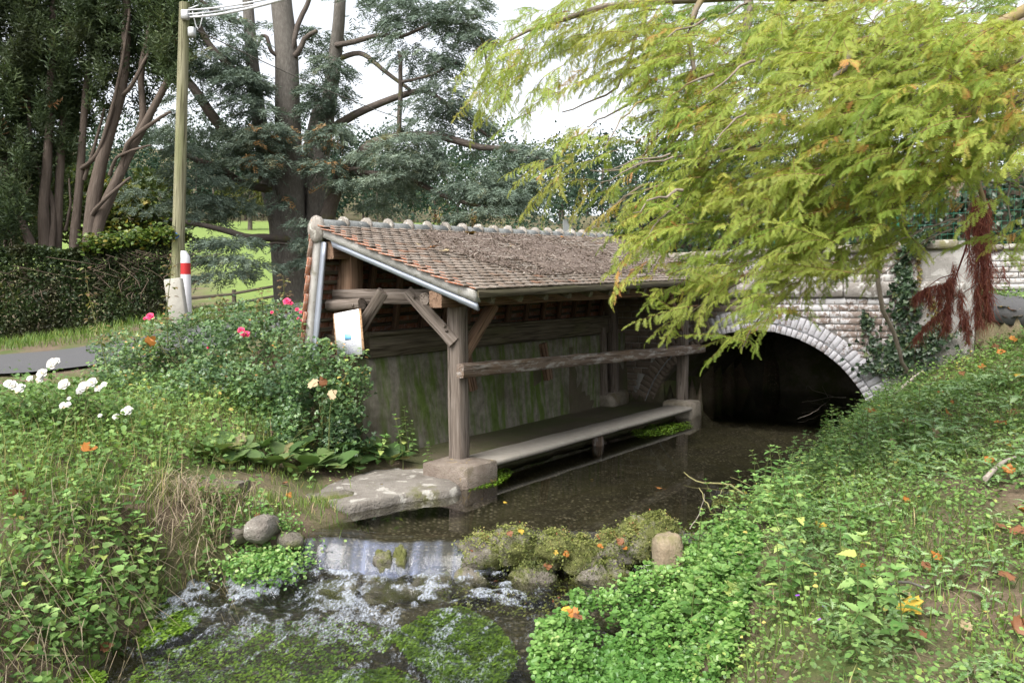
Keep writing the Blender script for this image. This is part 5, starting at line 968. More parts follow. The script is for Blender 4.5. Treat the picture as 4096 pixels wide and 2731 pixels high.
M_DOCK = leaf_mat('dock_leaves', [(0, (.05, .10, .03)), (.5, (.09, .16, .05)), (.85, (.14, .2, .07)), (1, (.24, .2, .09))], .3, .45, .35, useobj=True)
M_ROSE = leaf_mat('rose_leaves', [(0, (0.050, 0.109, 0.039)), (.45, (0.104, 0.188, 0.066)), (.8, (0.198, 0.304, 0.099)), (.94, (0.367, 0.438, 0.111)), (1, (0.611, 0.317, 0.111))], .25, .32, .5, big=1.5, bigcol=(.035, .07, .04))
M_ROSEY = leaf_mat('rose_shoot_leaves', [(0, (.12, .06, .03)), (.5, (.18, .13, .04)), (1, (.16, .2, .05))], .3, .35, .45)
M_WROSE = leaf_mat('white_rose_leaves', [(0, (0.079, 0.152, 0.041)), (.5, (0.143, 0.258, 0.058)), (1, (0.253, 0.365, 0.098))], .35, .45, .35)
s = NT('pink_petals'); M_PINK = s.done(s.ramp(s.attr('rnd'), [(0, (.5, .015, .07)), (1, (.78, .06, .17))]), .5); s = NT('white_petals'); M_WHITE = s.done(s.ramp(s.attr('rnd'), [(0, (.52, .51, .46)), (.8, (.66, .66, .63)), (1, (.6, .48, .3))]), .5)
s = NT('green_stem'); M_STEM = s.done(s.mix(s.noise(s.coords(), 6, 3), (.07, .11, .03), (.17, .16, .06)), .6)

def stem_plant_mesh(name, sd_, leafT, mats, h, nodes, l0, l1, opp=True, lean=.2, rise=.25, rib=False, start=.12, perq=2):
    rs = np.random.default_rng(sd_); b = MB(); az = rs.uniform(0, 6.28); ln = np.array([math.cos(az), math.sin(az)])*lean*h
    def at(f): return np.array([ln[0]*f*f, ln[1]*f*f, h*f])
    V, F, g = tube(np.array([at(f) for f in np.linspace(-.05, 1, 6)]), np.linspace(.0045, .0018, 6)*(h/.4)**.5, 4); b.add(V, F, .4, np.zeros((len(V), 3)), 1)
    for i in range(nodes):
        f = start+(1-start)*(i+.5)/nodes; a0 = i*math.pi/2+rs.normal(0, .25) if opp else i*2.4+rs.normal(0, .3)
        for j in range(perq if opp else 1):
            a_ = a0+j*2*math.pi/perq; l = (l0*(1-f)+l1*f)*rs.uniform(.8, 1.2); d = np.array([math.cos(a_), math.sin(a_), rise+.5*(f-.5)+rs.normal(0, .15)])
            Rm = frames(d[None], np.array([[0, 0, 1.]])+rs.normal(0, .2, (1, 3)))[0]; p = at(f)+d/np.linalg.norm(d)*l*.12; b.add(leafT[0]@Rm.T*l+p, leafT[1], rs.uniform(0, .55), np.zeros((len(leafT[0]), 3)), 0)
            if rib:
                k = len(leafT[0])//3; mv = leafT[0][:k]; w_ = np.linspace(.016, .004, k)[:, None]*np.array([[1, 0, 0]]); rv_ = np.concatenate([mv-w_+[0, 0, .012], mv+w_+[0, 0, .012]]); fq = np.array([[q, q+k, q+k+1, q+1] for q in range(k-1)]); b.add(rv_@Rm.T*l+p, fq, .5, np.zeros((2*k, 3)), 2)
    if opp:
        for j in range(4):
            a_ = j*1.57+.4; d = np.array([math.cos(a_), math.sin(a_), .9]); Rm = frames(d[None], np.array([[0, 0, 1.]]))[0]; b.add(leafT[0]@Rm.T*l1*.7+at(1), leafT[1], rs.uniform(.3, .6), np.zeros((len(leafT[0]), 3)), 0)
    return b.mesh(name, mats, recalc=False)
NETT = [stem_plant_mesh('nettle', 400+i, L_NETTLE, [M_NET, M_STEM], rng.uniform(.3, .5), 6, .105, .05) for i in range(6)]
NETB = [stem_plant_mesh('nettle_big', 420+i, L_NETTLE, [M_NET, M_STEM], rng.uniform(.36, .5), 5, .14, .08) for i in range(4)]
THIS = [stem_plant_mesh('thistle', 440+i, L_THIST, [M_THI, M_STEM, M_RIB], rng.uniform(.14, .3), 9, .24, .09, opp=False, rib=True, rise=.45, start=.05) for i in range(6)]
WEED = [stem_plant_mesh('weed', 460+i, L_OVAL, [M_NET, M_STEM], rng.uniform(.18, .3), 6, .06, .035, opp=True) for i in range(4)]
GERA = [stem_plant_mesh('geranium', 480+i, L_GERAN, [M_NET, M_STEM], .1, 9, .07, .05, opp=False, rise=.5) for i in range(3)]
DOCK = []
for i in range(4):
    rs = np.random.default_rng(500+i); b = MB()
    for j in range(9):
        a_ = j*2.4+rs.normal(0, .3); d = np.array([math.cos(a_), math.sin(a_), rs.uniform(.6, 1.6)]); l = rs.uniform(.13, .22); Rm = frames(d[None], np.array([[0, 0, 1.]]))[0]; p = d/np.linalg.norm(d)*.05; b.add(L_DOCK[0]@Rm.T*l+p, L_DOCK[1], rs.random()*.6, np.zeros((len(L_DOCK[0]), 3)))
        V, F, g = tube(np.array([[0, 0, -.02], p+d*.02]), .004, 4); b.add(V, F, .5, np.zeros((len(V), 3)), 1)
    DOCK.append(b.mesh('dock_plant', [M_DOCK, M_STEM], recalc=False))
FERN = []
for i in range(2):
    rs = np.random.default_rng(520+i); b = MB()
    for j in range(9):
        a_ = rs.uniform(0, 6.28); d = np.array([math.cos(a_)*.6+.3, math.sin(a_)*.5-.4, rs.uniform(.3, 1.1)]); l = rs.uniform(.28, .45); Rm = frames(d[None], np.array([[0, 0, 1.]]))[0]; b.add(L_STRAP[0]@Rm.T*l*[1, 1, 1.6], L_STRAP[1], rs.random(), np.zeros((len(L_STRAP[0]), 3)))
    FERN.append(b.mesh('strap_fern', [M_NET], recalc=False))
def plant(name, meshes, x, y, sc=1.0, dz=0, **props):
    o = bpy.data.objects.new(name, meshes[int(rng.integers(len(meshes)))]); COL.objects.link(o); o.location = (x, y, Hs(x, y)+dz); o.rotation_euler = (rng.normal(0, .12), rng.normal(0, .12), rng.uniform(0, 6.28)); o.scale = (sc,)*3
    for k, v in props.items(): o[k] = v
    return o
def ground_hit(u, v, z0=.5):
    """place on the bank that the photo shows at u, v"""
    d = ray(u, v); t_ = np.linspace(2.0, 18, 260); P = CAMV+d*t_[:, None]; h = H(P[:, 0], P[:, 1])
    k = np.where(P[:, 2] < h)[0]; return P[k[0]] if len(k) else P[-1]
def inpoly(U, V, poly):
    poly = np.array(poly, float); c = np.zeros(len(U), bool); j = len(poly)-1
    for i in range(len(poly)):
        xi, yi = poly[i]; xj, yj = poly[j]; c ^= ((yi > V) != (yj > V)) & (U < (xj-xi)*(V-yi)/(yj-yi+1e-12)+xi); j = i
    return c
def bare(x, y): return (x > -2.95+.25*(y-7)) & (y > 6.4) & (y < 8.75) & (x < -.5)   # trodden ground before the docks and the slab
# --- fields in plan (x, y): where things grow
def right_pts(n, ylo=2.6, yhi=13.4, dmax=6.5):
    y = ylo+(yhi-ylo)*rng.random(n)**1.25; d = rng.random(n)*dmax-.12; return xR(y)+d, y, d
# ground cover on the right bank, densest near the water
x, y, d = right_pts(105000); keep = (np.abs(x/y) < .78) & (n2(x, y, 1.5, 71) > -.60+.05*d-.25*(d < 1)); x, y, d = x[keep], y[keep], d[keep]; n = len(x)
hgt = np.abs(rng.normal(0, .07, n))*(1+.8*(d < 1.2))+.01; C = np.stack([x, y, H(x, y)+hgt], 1); mb = MB(); D = np.stack([rng.normal(-.2, 1, n), rng.normal(-.3, 1, n), rng.normal(.25, .35, n)], 1)
cloud(mb, C, D, np.tile([0, -.15, 1.], (n, 1))+rng.normal(0, .3, (n, 3)), [LQ[0], LQ[2], LQ[2]], rng.uniform(.014, .042, n)*np.interp(y, [3, 7, 10], [.8, 1.0, 1.3]), rnd=np.clip(.45+.4*n2(x, y, 1.1, 73)+rng.normal(0, .2, n), 0, 1)); bigobj(mb, 'ground_cover', M_COVER, None, kind='stuff', label='low leafy ground cover on the sloping bank under the cypress', category='ground cover')
# grass and straw
def blades(x, y, l, z=None, lean=.6, w_=.0035):
    n = len(x); P = np.stack([x, y, (H(x, y) if z is None else z)-.01], 1); a_ = rng.uniform(0, 6.28, n); d = np.stack([np.cos(a_)*lean*rng.random(n), np.sin(a_)*lean*rng.random(n), np.ones(n)], 1); sd = np.stack([-np.sin(a_), np.cos(a_), 0*a_], 1)*w_
    B = P+d*(l*.55)[:, None]; T = P+d*(l*.8)[:, None]*[1.9, 1.9, 1.05]; V = np.stack([P-sd, P+sd, B+sd*.8, B-sd*.8, T], 1).reshape(-1, 3); b5 = (np.arange(n)*5)[:, None]; return V, np.concatenate([b5+[0, 1, 2], b5+[0, 2, 3], b5+[3, 2, 4]])
gm = MB()
x, y, d = right_pts(26000, 2.6, 12, 6); k = n2(x, y, 1.2, 75) > -.12; x, y = x[k], y[k]; V, F = blades(x, y, rng.uniform(.06, .2, len(x))); gm.add(V, F, np.tile(np.clip(rng.normal(.45, .25, len(x)), 0, .97), 3), np.zeros((len(V), 3)))
n = 14000; y = rng.uniform(3.6, 12.8, n); x = xL(y)-rng.random(n)**1.3*6.5; k = (np.abs(x/y) < .75) & ~((y > 7) & (x > -1.55)) & (st(x, y)[0] < -.45) & (~bare(x, y) | (rng.random(n) < .10)) & ~((np.abs(y-7.05-.55*(x+2.5)) < .42) & (x > -3.3) & (x < -1.9)); x, y = x[k], y[k]; V, F = blades(x, y, rng.uniform(.08, .26, len(x))); gm.add(V, F, np.tile(np.clip(rng.normal(.5, .22, len(x)), 0, 1), 3), np.zeros((len(V), 3)))
for (x0, y0, sx, sy, nn, l0, l1) in ((-2.05, 6.55, .2, .2, 500, .06, .16), (-1.7, 7.0, .15, .1, 260, .04, .10), (-2.5, 7.7, .3, .2, 350, .05, .14)):
    x = rng.normal(x0, sx, nn); y = rng.normal(y0, sy, nn); V, F = blades(x, y, rng.uniform(l0, l1, nn)); gm.add(V, F, np.tile(np.clip(rng.normal(.55, .25, nn), 0, 1), 3), np.zeros((len(V), 3)))
bigobj(gm, 'grass', M_GRASS, None, kind='stuff', label='grass tufts along both banks', category='grass')
sm = MB()
def straw(x, y, z, l, droop=.2, w_=.0022):
    n = len(x); P = np.stack([x, y, z], 1); a_ = rng.uniform(0, 6.28, n); d = np.stack([np.cos(a_), np.sin(a_), rng.normal(-droop, .25, n)], 1); sd = np.cross(d, [0, 0, 1.]); sd = sd/np.linalg.norm(sd, axis=1, keepdims=True)*w_; B = P+d*(l*.5)[:, None]+[0, 0, .01]; T = P+d*l[:, None]+rng.normal(0, .02, (n, 3)); V = np.stack([P-sd, P+sd, B+sd, B-sd, T], 1).reshape(-1, 3); b5 = (np.arange(n)*5)[:, None]; sm.add(V, np.concatenate([b5+[0, 1, 2], b5+[0, 2, 3], b5+[3, 2, 4]]), np.tile(np.clip(rng.normal(.5, .25, n), 0, 1), 3), np.zeros((len(V), 3)))
x, y, d = right_pts(6500, 2.6, 12, 6.5); k = n2(x, y, 1.5, 71) < .02; x, y = x[k], y[k]; straw(x, y, H(x, y)+rng.uniform(.005, .04, len(x)), rng.uniform(.06, .25, len(x)), 0)
n = 900; y = rng.uniform(3.9, 6.0, n); x = xL(y)-rng.normal(.35, .25, n); straw(x, y, H(x, y)+rng.uniform(.02, .22, n), rng.uniform(.12, .4, n), .8)
n = 1200; y = rng.normal(6.3, .25, n); x = rng.normal(-2.55, .22, n); straw(x, y, H(x, y)+rng.uniform(.02, .2, n), rng.uniform(.08, .3, n), .6)
bigobj(sm, 'dry_straw', M_STRAW, None, kind='stuff', label='dry straw and dead stalks lying on the banks', category='straw')
# left bank leaf cover
n = 46000; y = rng.uniform(3.7, 12.5, n); x = xL(y)-rng.random(n)**1.2*6; k = (np.abs(x/y) < .75) & ~((y > 7.0) & (x > -1.6)) & (st(x, y)[0] < -.4) & (n2(x, y, 1.8, 81) > -.22) & (~bare(x, y) | (rng.random(n) < .12)); x, y = x[k], y[k]; n = len(x); mb = MB()
hh_ = np.abs(rng.normal(0, .13, n)); C = np.stack([x, y, H(x, y)+hh_], 1); cloud(mb, C, np.stack([rng.normal(.1, 1, n), rng.normal(-.4, 1, n), rng.normal(.2, .4, n)], 1), np.tile([.1, -.3, 1.], (n, 1))+rng.normal(0, .3, (n, 3)), [LQ[0], LQ[2], LQ[2], LQ[1]], rng.uniform(.022, .07, n), rnd=np.clip(.4+.4*n2(x, y, 1.1, 83)+rng.normal(0, .2, n), 0, 1)); bigobj(mb, 'ground_cover', M_COVER, None, kind='stuff', label='mixed low weeds covering the flower bank by the lane', category='ground cover')
# --- individual plants: right bank
G1 = 'nettles crowding the right bank'
cnt = 0
while cnt < 120:
    y_ = rng.uniform(4.0, 9.5); d_ = abs(rng.normal(.25, .55)); x_ = float(xR(y_))+d_
    if abs(x_/y_) > .72 or (y_ < 5.6 and d_ < .35): continue
    plant('nettle', NETT, x_, y_, rng.uniform(.7, 1.1), label='leafy green nettle in the crowd along the water edge of the cypress bank', category='nettle', group=G1); cnt += 1
cnt = 0
while cnt < 150:
    y_ = 2.9+6.6*rng.random()**1.2; x_ = float(xR(y_))+rng.uniform(.6, 4.6)
    if abs(x_/y_) > .72: continue
    plant('thistle', THIS, x_, y_, rng.uniform(.65, 1.1)*float(np.interp(y_, [3, 5, 7], [.45, .72, 1])), label='spiny pale-ribbed thistle among the weeds on the cypress bank', category='thistle', group='thistles on the cypress bank'); cnt += 1
cnt = 0
while cnt < 60:
    y_ = rng.uniform(2.9, 12.5); x_ = float(xR(y_))+rng.uniform(.3, 3.5)
    if abs(x_/y_) > .72: continue
    plant('weed', WEED, x_, y_, rng.uniform(.7, 1.3), label='small oval-leaved weed on the cypress bank', category='weed', group='oval-leaved weeds on the cypress bank'); cnt += 1
for (u, v, s_) in ((693, 592, 1.3), (720, 588, 1.5), (745, 600, 1.4), (702, 604, 1.3), (730, 612, 1.3), (762, 612, 1.2), (680, 620, 1.2), (770, 590, 1.1)):
    p = ground_hit(u, v); plant('geranium', GERA, p[0], p[1], s_, label='round-leaved pale green geranium low on the cypress bank', category='geranium', group='geraniums on the cypress bank')
for (u, v, lb) in ((860, 610, 'broad-leaved nettle beside the bright yellow fallen leaf'), (690, 640, 'broad-leaved nettle at the edge of the watercress'), (840, 650, 'broad-leaved nettle at the bottom of the cypress bank'), (900, 655, 'broad-leaved nettle below the bright yellow fallen leaf')):
    p = ground_hit(u, v); plant('nettle', NETB, p[0], p[1], .9, label=lb, category='nettle', group='foreground nettles')
# small violet flowers
s = NT('violet_petals'); M_VIO = s.done((.28, .08, .55), .5)
fm = MB()
for j in range(5): a_ = j*1.257; V, F = L_ROUND; Rm = frames(np.array([[math.cos(a_), math.sin(a_), .25]]), np.array([[0, 0, 1.]]))[0]; fm.add(V@Rm.T*.011, F, 0, np.zeros((len(V), 3)))
vm = fm.mesh('violet_flower', [M_VIO], recalc=False)
for (u, v) in ((822, 626), (816, 640), (727, 611), (795, 617)):
    p = ground_hit(u, v); plant('violet_flower', [vm], p[0], p[1]-.03, 1.2, .1, label='tiny violet flower among the bank weeds', category='flower', group='violet flowers')
# --- left bank plants
for (u, v, s_) in ((105, 520, 1.1), (78, 535, 1.2), (120, 540, 1.3), (95, 555, 1.2), (140, 560, 1.25), (110, 575, 1.2), (150, 585, 1.2), (125, 600, 1.2), (85, 505, 1), (60, 610, 1.0), (80, 625, 1.1), (100, 615, 1.1), (40, 640, 1.1), (135, 530, 1.1), (160, 570, 1.1), (70, 575, 1.0), (115, 555, 1.1), (130, 580, 1.0), (145, 545, 1.0), (60, 640, .9), (90, 640, .9), (20, 655, .9)):
    p = ground_hit(u, v+8); plant('nettle', NETB, p[0], p[1], s_*.68, label='large-toothed bright nettle hanging over the water on the flower bank', category='nettle', group='nettles of the flower bank')
for (u, v) in ((185, 535), (205, 550), (150, 490), (240, 540), (20, 470), (45, 480), (10, 510), (30, 450), (235, 560), (225, 540), (262, 555), (275, 560), (285, 572), (255, 575), (292, 560), (270, 545)):
    p = ground_hit(u, v+6); plant('nettle', NETT, p[0], p[1], .62, label='small nettle beside the timber steps on the flower bank', category='nettle', group='small nettles of the flower bank')
for (u, v) in ((210, 458), (255, 466), (275, 472), (296, 478), (320, 466), (340, 460), (358, 470), (300, 456), (390, 465), (240, 454), (370, 458), (310, 472), (332, 472), (285, 460), (230, 468), (262, 452), (345, 448)):
    p = ground_hit(u, v); plant('dock_plant', DOCK, p[0], p[1], rng.uniform(.95, 1.35), label='broad crinkled dock plant at the foot of the rose bushes', category='dock plant', group='docks under the roses')
for (u, v, lb) in ((72, 590, 'smooth strap-leaved fern hanging from the flower bank'), (88, 600, 'second strap-leaved fern, closer to the big nettles')): p = ground_hit(u, v); plant('strap_fern', FERN, p[0], p[1], .5, -.03, label=lb, category='fern', group='strap ferns')
for (u, v) in ((395, 405), (405, 440), (385, 430), (375, 460), (392, 418), (410, 455), (425, 463), (400, 466)): p = ground_hit(u, max(v, 452)); plant('weed', NETT, p[0]+.05, p[1]-.1, rng.uniform(.8, 1.25), label='tall leafy weed growing against the retaining wall', category='weed', group='weeds against the wall')
for _ in range(170):
    y_ = rng.uniform(4.6, 9.3); x_ = float(xL(y_))-rng.uniform(.25, 3.4)
    if abs(x_/y_) > .7 or st(x_, y_)[0] > -.5 or (y_ > 6.9 and x_ > -2.0) or bare(x_, y_): continue
    k_ = rng.random(); plant('weed', WEED if k_ < .6 else NETT, x_, y_, rng.uniform(.6, 1.15), label='straggly green weed growing wild on the flower bank', category='weed', group='weeds of the flower bank')
n = 3500; y = rng.uniform(5.4, 9.3, n); x = xL(y)-.2-rng.random(n)*3.6; k = (np.abs(x/y) < .72) & (st(x, y)[0] < -.6) & ~bare(x, y); x, y = x[k], y[k]; V, F = blades(x, y, rng.uniform(.2, .5, len(x)), lean=.5, w_=.0022); tg = MB(); tg.add(V, F, np.tile(np.clip(rng.normal(.6, .3, len(x)), 0, 1), 3), np.zeros((len(V), 3))); bigobj(tg, 'tall_grass', M_GRASS, None, kind='stuff', label='tall thin grass stalks on the flower bank', category='grass')
n = 4000; x = rng.uniform(-13.5, -4.5, n); y = rng.uniform(14.2, 16.9, n); k = y > 13.2+.25*(x+9)*.3; x, y = x[k], y[k]; V, F = blades(x, y, rng.uniform(.1, .3, len(x)), w_=.006); tg = MB(); tg.add(V, F, np.tile(np.clip(rng.normal(.35, .25, len(x)), 0, 1), 3), np.zeros((len(V), 3))); bigobj(tg, 'verge_grass', M_GRASS, None, kind='stuff', label='dark verge grass between the lane and the hedge', category='grass')
# --- watercress raft
U = rng.uniform(520, 800, 60000); Vv = rng.uniform(540, 700, 60000); k = inpoly(U, Vv, [(528, 655), (540, 622), (575, 602), (610, 605), (650, 582), (690, 560), (735, 575), (760, 620), (735, 700), (548, 700)]); U, Vv = U[k][:15000], Vv[k][:15000]; n = len(U)
P = np.array([pz(a, b, -.16) for a, b in zip(U, Vv)]); hh_ = (.02+.16*smooth((n2(P[:, 0], P[:, 1], 3.2, 91)+.55)/1.0))*rng.random(n)**.6; gp_ = n2(P[:, 0], P[:, 1], 5.5, 95); kk_ = gp_+.25*rng.random(n) > -.22; P, hh_, U, gp_ = P[kk_], (hh_*(1+.9*np.clip(gp_, -.5, .6)))[kk_], U[kk_], gp_[kk_]; n = len(U); edge = smooth((U-525)/60); P[:, 2] = np.maximum(zlow(P[:, 1])-.01+hh_*(.4+.6*edge), H(P[:, 0], P[:, 1])+.02+hh_)
mb = MB(); cloud(mb, P, np.stack([rng.normal(0, 1, n), rng.normal(-.3, 1, n), rng.normal(.3, .4, n)], 1), np.tile([0, -.3, 1.], (n, 1))+rng.normal(0, .35, (n, 3)), [LQ[2], LQ[2], L_ROUND], rng.uniform(.02, .042, n), rnd=np.clip(.12+hh_*2.6+rng.normal(0, .17, n), 0, 1))
bigobj(mb, 'watercress', M_CRESS, None, kind='stuff', label='bright green watercress raft spreading from the cypress bank into the stream', category='watercress')
n = 2200; x = rng.normal(-1.92, .16, n); y = rng.normal(6.0, .16, n); P = np.stack([x, y, np.maximum(H(x, y), zlow(y))+.02+.18*rng.random(n)], 1); mb = MB(); cloud(mb, P, rng.normal(0, 1, (n, 3))*[1, 1, .5], np.tile([0, -.4, 1.], (n, 1))+rng.normal(0, .4, (n, 3)), [LQ[2]], rng.uniform(.018, .036, n)); bigobj(mb, 'water_plant', M_CRESS, None, label='bushy small-leaved water plant beside the fall', category='water plant')

# ================================================================ roses
def rose_leafset(C, n_per, size, spread):
    n = len(C)*n_per; P = np.repeat(C, n_per, 0)+rng.normal(0, spread, (n, 3)); return P
def bloom(parent, p, r, mat, name='bloom'):
    b = MB(); rs = rng
    for ring, (m_, tilt, rr) in enumerate(((5, .25, 1.0), (5, .7, .85), (4, 1.2, .6), (3, 2.0, .4))):
        for j in range(m_):
            a_ = j*2*math.pi/m_+ring*.6+rs.normal(0, .1); d = np.array([math.cos(a_), math.sin(a_), tilt]); Rm = frames(d[None], np.array([[0, 0, 1.]]))[0]; b.add(L_ROUND[0]*[1.15, 1, 1]@Rm.T*r*rr, L_ROUND[1], rs.random(), np.zeros((len(L_ROUND[0]), 3)))
    V = np.concatenate(b.V); Rt = np.array(Matrix.Rotation(R(55), 3, 'X')@Matrix.Rotation(rs.uniform(0, 6), 3, 'Z')); b.V = [V@Rt.T+p]; b.G = [V]; o = link(name, b.mesh('bloom', mat, recalc=False), parent); return o
def rose_bush(label, blobs, base, mat, n_tot, lsize, blooms, bmat, canes=26, shoots=(), brad=.04, sparse=0):
    E_ = empty('rose_bush', (*base, Hs(*base)), label=label, category='rose bush'); o = np.array(E_.location); wts = np.array([b[3]*b[4]*b[5] for b in blobs]); cnts = (n_tot*wts/wts.sum()).astype(int); C = []
    for (u, v, y_, rx, ry, rz), n in zip(blobs, cnts):
        c = py(u, v, y_); dd = rng.normal(0, 1, (n, 3)); dd /= np.linalg.norm(dd, axis=1, keepdims=True); r_ = rng.random(n)**(.28 if not sparse else .6); lob = 1+.38*fbm(dd*2.6+u, 3, 6); C.append(c+dd*(r_*lob)[:, None]*[rx, ry, rz])
    C = np.concatenate(C); C = C[fbm(C*3.1, 3, 17) < .28]; C = C[C[:, 2] > H(C[:, 0], C[:, 1])]; n = len(C); mb = MB()
    D = rng.normal(0, 1, (n, 3))*[1, 1, .6]+[0, -.25, 0]; Nn = np.tile([0, -.45, 1.], (n, 1))+rng.normal(0, .35, (n, 3)); off = [(0, 0), (.55, .5), (-.55, .5)]
    Rm = frames(D, Nn)
    for a_, b2 in off:                                     # three leaflets to a leaf
        ang = a_*1.6; D2 = Rm[:, :, 1]*math.cos(ang)+Rm[:, :, 0]*math.sin(ang); cloud(mb, C-o+Rm[:, :, 1]*lsize*.15*(1 if a_ == 0 else -.4), D2, Rm[:, :, 2]+rng.normal(0, .15, (n, 3)), [LQ[0], LQ[0], LQ[2]], lsize*rng.uniform(.7, 1.25, n), rnd=np.clip(.42+.35*fbm(C*1.8, 2, 5)+rng.normal(0, .2, n), 0, 1))
    bigobj(mb, 'foliage', mat, E_); cn = MB()
    for _ in range(canes):
        t_ = C[rng.integers(n)]-o; b0 = np.array([t_[0]*.45+rng.normal(0, .1), t_[1]*.45+rng.normal(0, .1), 0]); b0[2] = Hs(b0[0]+o[0], b0[1]+o[1])-o[2]-.03; P = spline(np.array([b0, b0*.5+t_*.5+[0, 0, .2], t_]), 7); addtube(cn, P, np.linspace(.008, .003, 7), 4)
    bigobj(cn, 'canes', M_STEM, E_, kind='stuff')
    for pts, y_, mt in shoots:
        P = spline(np.array([py(u, v, y_) for u, v in pts])-o, 9); sh = MB(); V, F, g = tube(P, np.linspace(.008, .003, 9), 4); sh.add(V, F, .5, np.zeros((len(V), 3)), 1)
        for f in np.linspace(.25, 1, 14):
            p = P[min(8, int(f*8))]+rng.normal(0, .02, 3)
            for q in range(4): d = rng.normal(0, 1, 3)*[1, 1, .3]; Rm2 = frames(d[None], np.array([[0, -.4, 1.]]))[0]; sh.add(L_ROSE[0]@Rm2.T*.06*rng.uniform(.7, 1.2)+p+d*.03, L_ROSE[1], rng.random(), np.zeros((len(L_ROSE[0]), 3)), 0)
        bigobj(sh, 'tall_shoot', [mt, M_STEM], E_)
    for (u, v, y_, r_) in blooms: bloom(E_, py(u, v, y_)-o, r_, bmat)
    return E_
rose_bush('dense dark rose bush with pink blooms nearest the marker post', [(150, 370, 10.4, .75, .5, .42), (185, 345, 10.6, .7, .5, .45), (120, 350, 11, .4, .4, .3), (200, 400, 9.6, .7, .5, .5), (160, 415, 9.2, .6, .4, .36), (215, 440, 8.9, .45, .3, .28), (115, 395, 9.6, .5, .4, .36), (185, 445, 8.7, .4, .3, .22)], (-3.9, 10.2), M_ROSE, 9500, .038, [(150, 316, 10.1, .055), (145, 318, 10.1, .025)], M_PINK,
 shoots=[([(108, 372), (98, 330), (90, 300), (85, 268)], 9.6, M_ROSEY), ([(168, 345), (167, 310), (170, 280), (172, 258)], 10.2, M_ROSEY)])
rose_bush('broad dark rose bush with pink blooms in front of the fence', [(245, 350, 10.2, .7, .5, .48), (275, 330, 10.6, .6, .5, .45), (240, 400, 9.5, .65, .5, .48), (280, 395, 9.4, .55, .5, .45), (262, 442, 8.9, .6, .35, .28), (230, 320, 11, .5, .4, .35)], (-3.0, 9.9), M_ROSE, 7200, .038, [(241, 330, 9.9, .05), (246, 334, 9.9, .055), (243, 333, 9.85, .04), (287, 301, 10.2, .055), (291, 303, 10.2, .03), (297, 309, 10.2, .03), (301, 312, 10.2, .025), (298, 318, 10.2, .02), (302, 319, 10.2, .025), (208, 347, 10, .02), (272, 312, 10.2, .025)], M_PINK,
 shoots=[([(262, 330), (263, 312), (262, 300), (262, 288)], 10.4, M_ROSEY), ([(282, 330), (283, 305), (284, 290), (283, 275)], 10.4, M_ROSEY), ([(222, 330), (224, 310), (222, 298)], 10.4, M_ROSEY)])
rose_bush('dark rose bush climbing round the notice by the wash house', [(318, 380, 8.9, .42, .4, .5), (345, 390, 8.6, .32, .3, .3), (310, 430, 8.7, .5, .35, .3), (350, 425, 8.5, .25, .25, .28), (330, 440, 8.6, .5, .3, .2), (298, 350, 9.4, .3, .35, .45), (362, 370, 8.6, .12, .15, .1)], (-2.1, 8.95), M_ROSE, 6200, .034, [], M_PINK, shoots=[([(340, 392), (348, 370), (356, 358), (366, 352)], 8.5, M_ROSE)], canes=30)
rose_bush('open pale-leaved rose bush with white blooms at the frame edge', [(60, 425, 7.4, .85, .6, .5), (20, 430, 7.2, .5, .5, .5), (110, 430, 7.6, .5, .5, .42), (150, 455, 7.8, .45, .4, .35), (60, 480, 6.8, .8, .5, .4), (130, 480, 7.2, .6, .4, .3)], (-4.2, 7.3), M_WROSE, 7500, .032,
 [(12, 385, 7.0, .05), (20, 388, 7.0, .05), (8, 383, 7.0, .04), (42, 373, 7.2, .05), (53, 363, 7.3, .06), (56, 361, 7.3, .04), (40, 379, 7.2, .04), (64, 384, 7.1, .055), (84, 386, 7.2, .055), (92, 382, 7.2, .05), (80, 390, 7.2, .04), (63, 405, 7.0, .035), (68, 404, 7, .03), (128, 410, 7.3, .05), (124, 411, 7.3, .035), (116, 416, 7.2, .035), (30, 378, 7.1, .03), (69, 398, 7.1, .02), (100, 415, 7.0, .02), (92, 486, 6.4, .03), (98, 388, 7.2, .035), (104, 384, 7.2, .03)], M_WHITE, canes=75, brad=.05, sparse=1)

# ================================================================ ivy on the bridge and behind the parapet
def ivy_on(label, pts, rad, n, size, mat=M_IVYD, nrm=(-AX[0], -AX[1], .4), name='ivy', stems=True):
    P = np.array(pts); S = spline(P, 40); k = rng.integers(40, size=n); rr = np.broadcast_to(np.asarray(rad), (len(P),)); r2 = np.interp(np.linspace(0, len(P)-1, 40), np.arange(len(P)), rr); C = S[k]+BX*(rng.normal(0, 1, n)*r2[k])[:, None]+np.array([0, 0, 1])*rng.normal(0, .05, (n, 1))-AX*np.abs(rng.normal(.02, .02, (n, 1)))
    E_ = empty(name, tuple(P[0]), label=label, category='ivy'); o = P[0]; mb = MB(); D = np.stack([rng.normal(0, .6, n), rng.normal(0, .4, n), rng.normal(-.6, .5, n)], 1); cloud(mb, C-o, D, np.tile(nrm, (n, 1))+rng.normal(0, .35, (n, 3)), [L_IVY], size*rng.uniform(.6, 1.3, n)); bigobj(mb, 'leaves', mat, E_)
    if stems: t_ = MB(); addtube(t_, S-o, .008, 4); addtube(t_, S-o+BX*.04, .006, 4); bigobj(t_, 'stem', M_TWIG, E_)
def wp(u, v, off=.03):
    d = ray(u, v); n_ = AX; t_ = ((P0+AX*(SB-off)-CAMV)@n_)/(d@n_); return CAMV+d*t_
ivy_on('dark ivy strand climbing the bridge wall up to the coping', [wp(900, 345), wp(904, 320), wp(905, 300, .1), wp(903, 280, .1), wp(903, 262), wp(914, 240, .15), wp(925, 236, .15)], [.28, .13, .11, .09, .06, .05, .08], 620, .085)
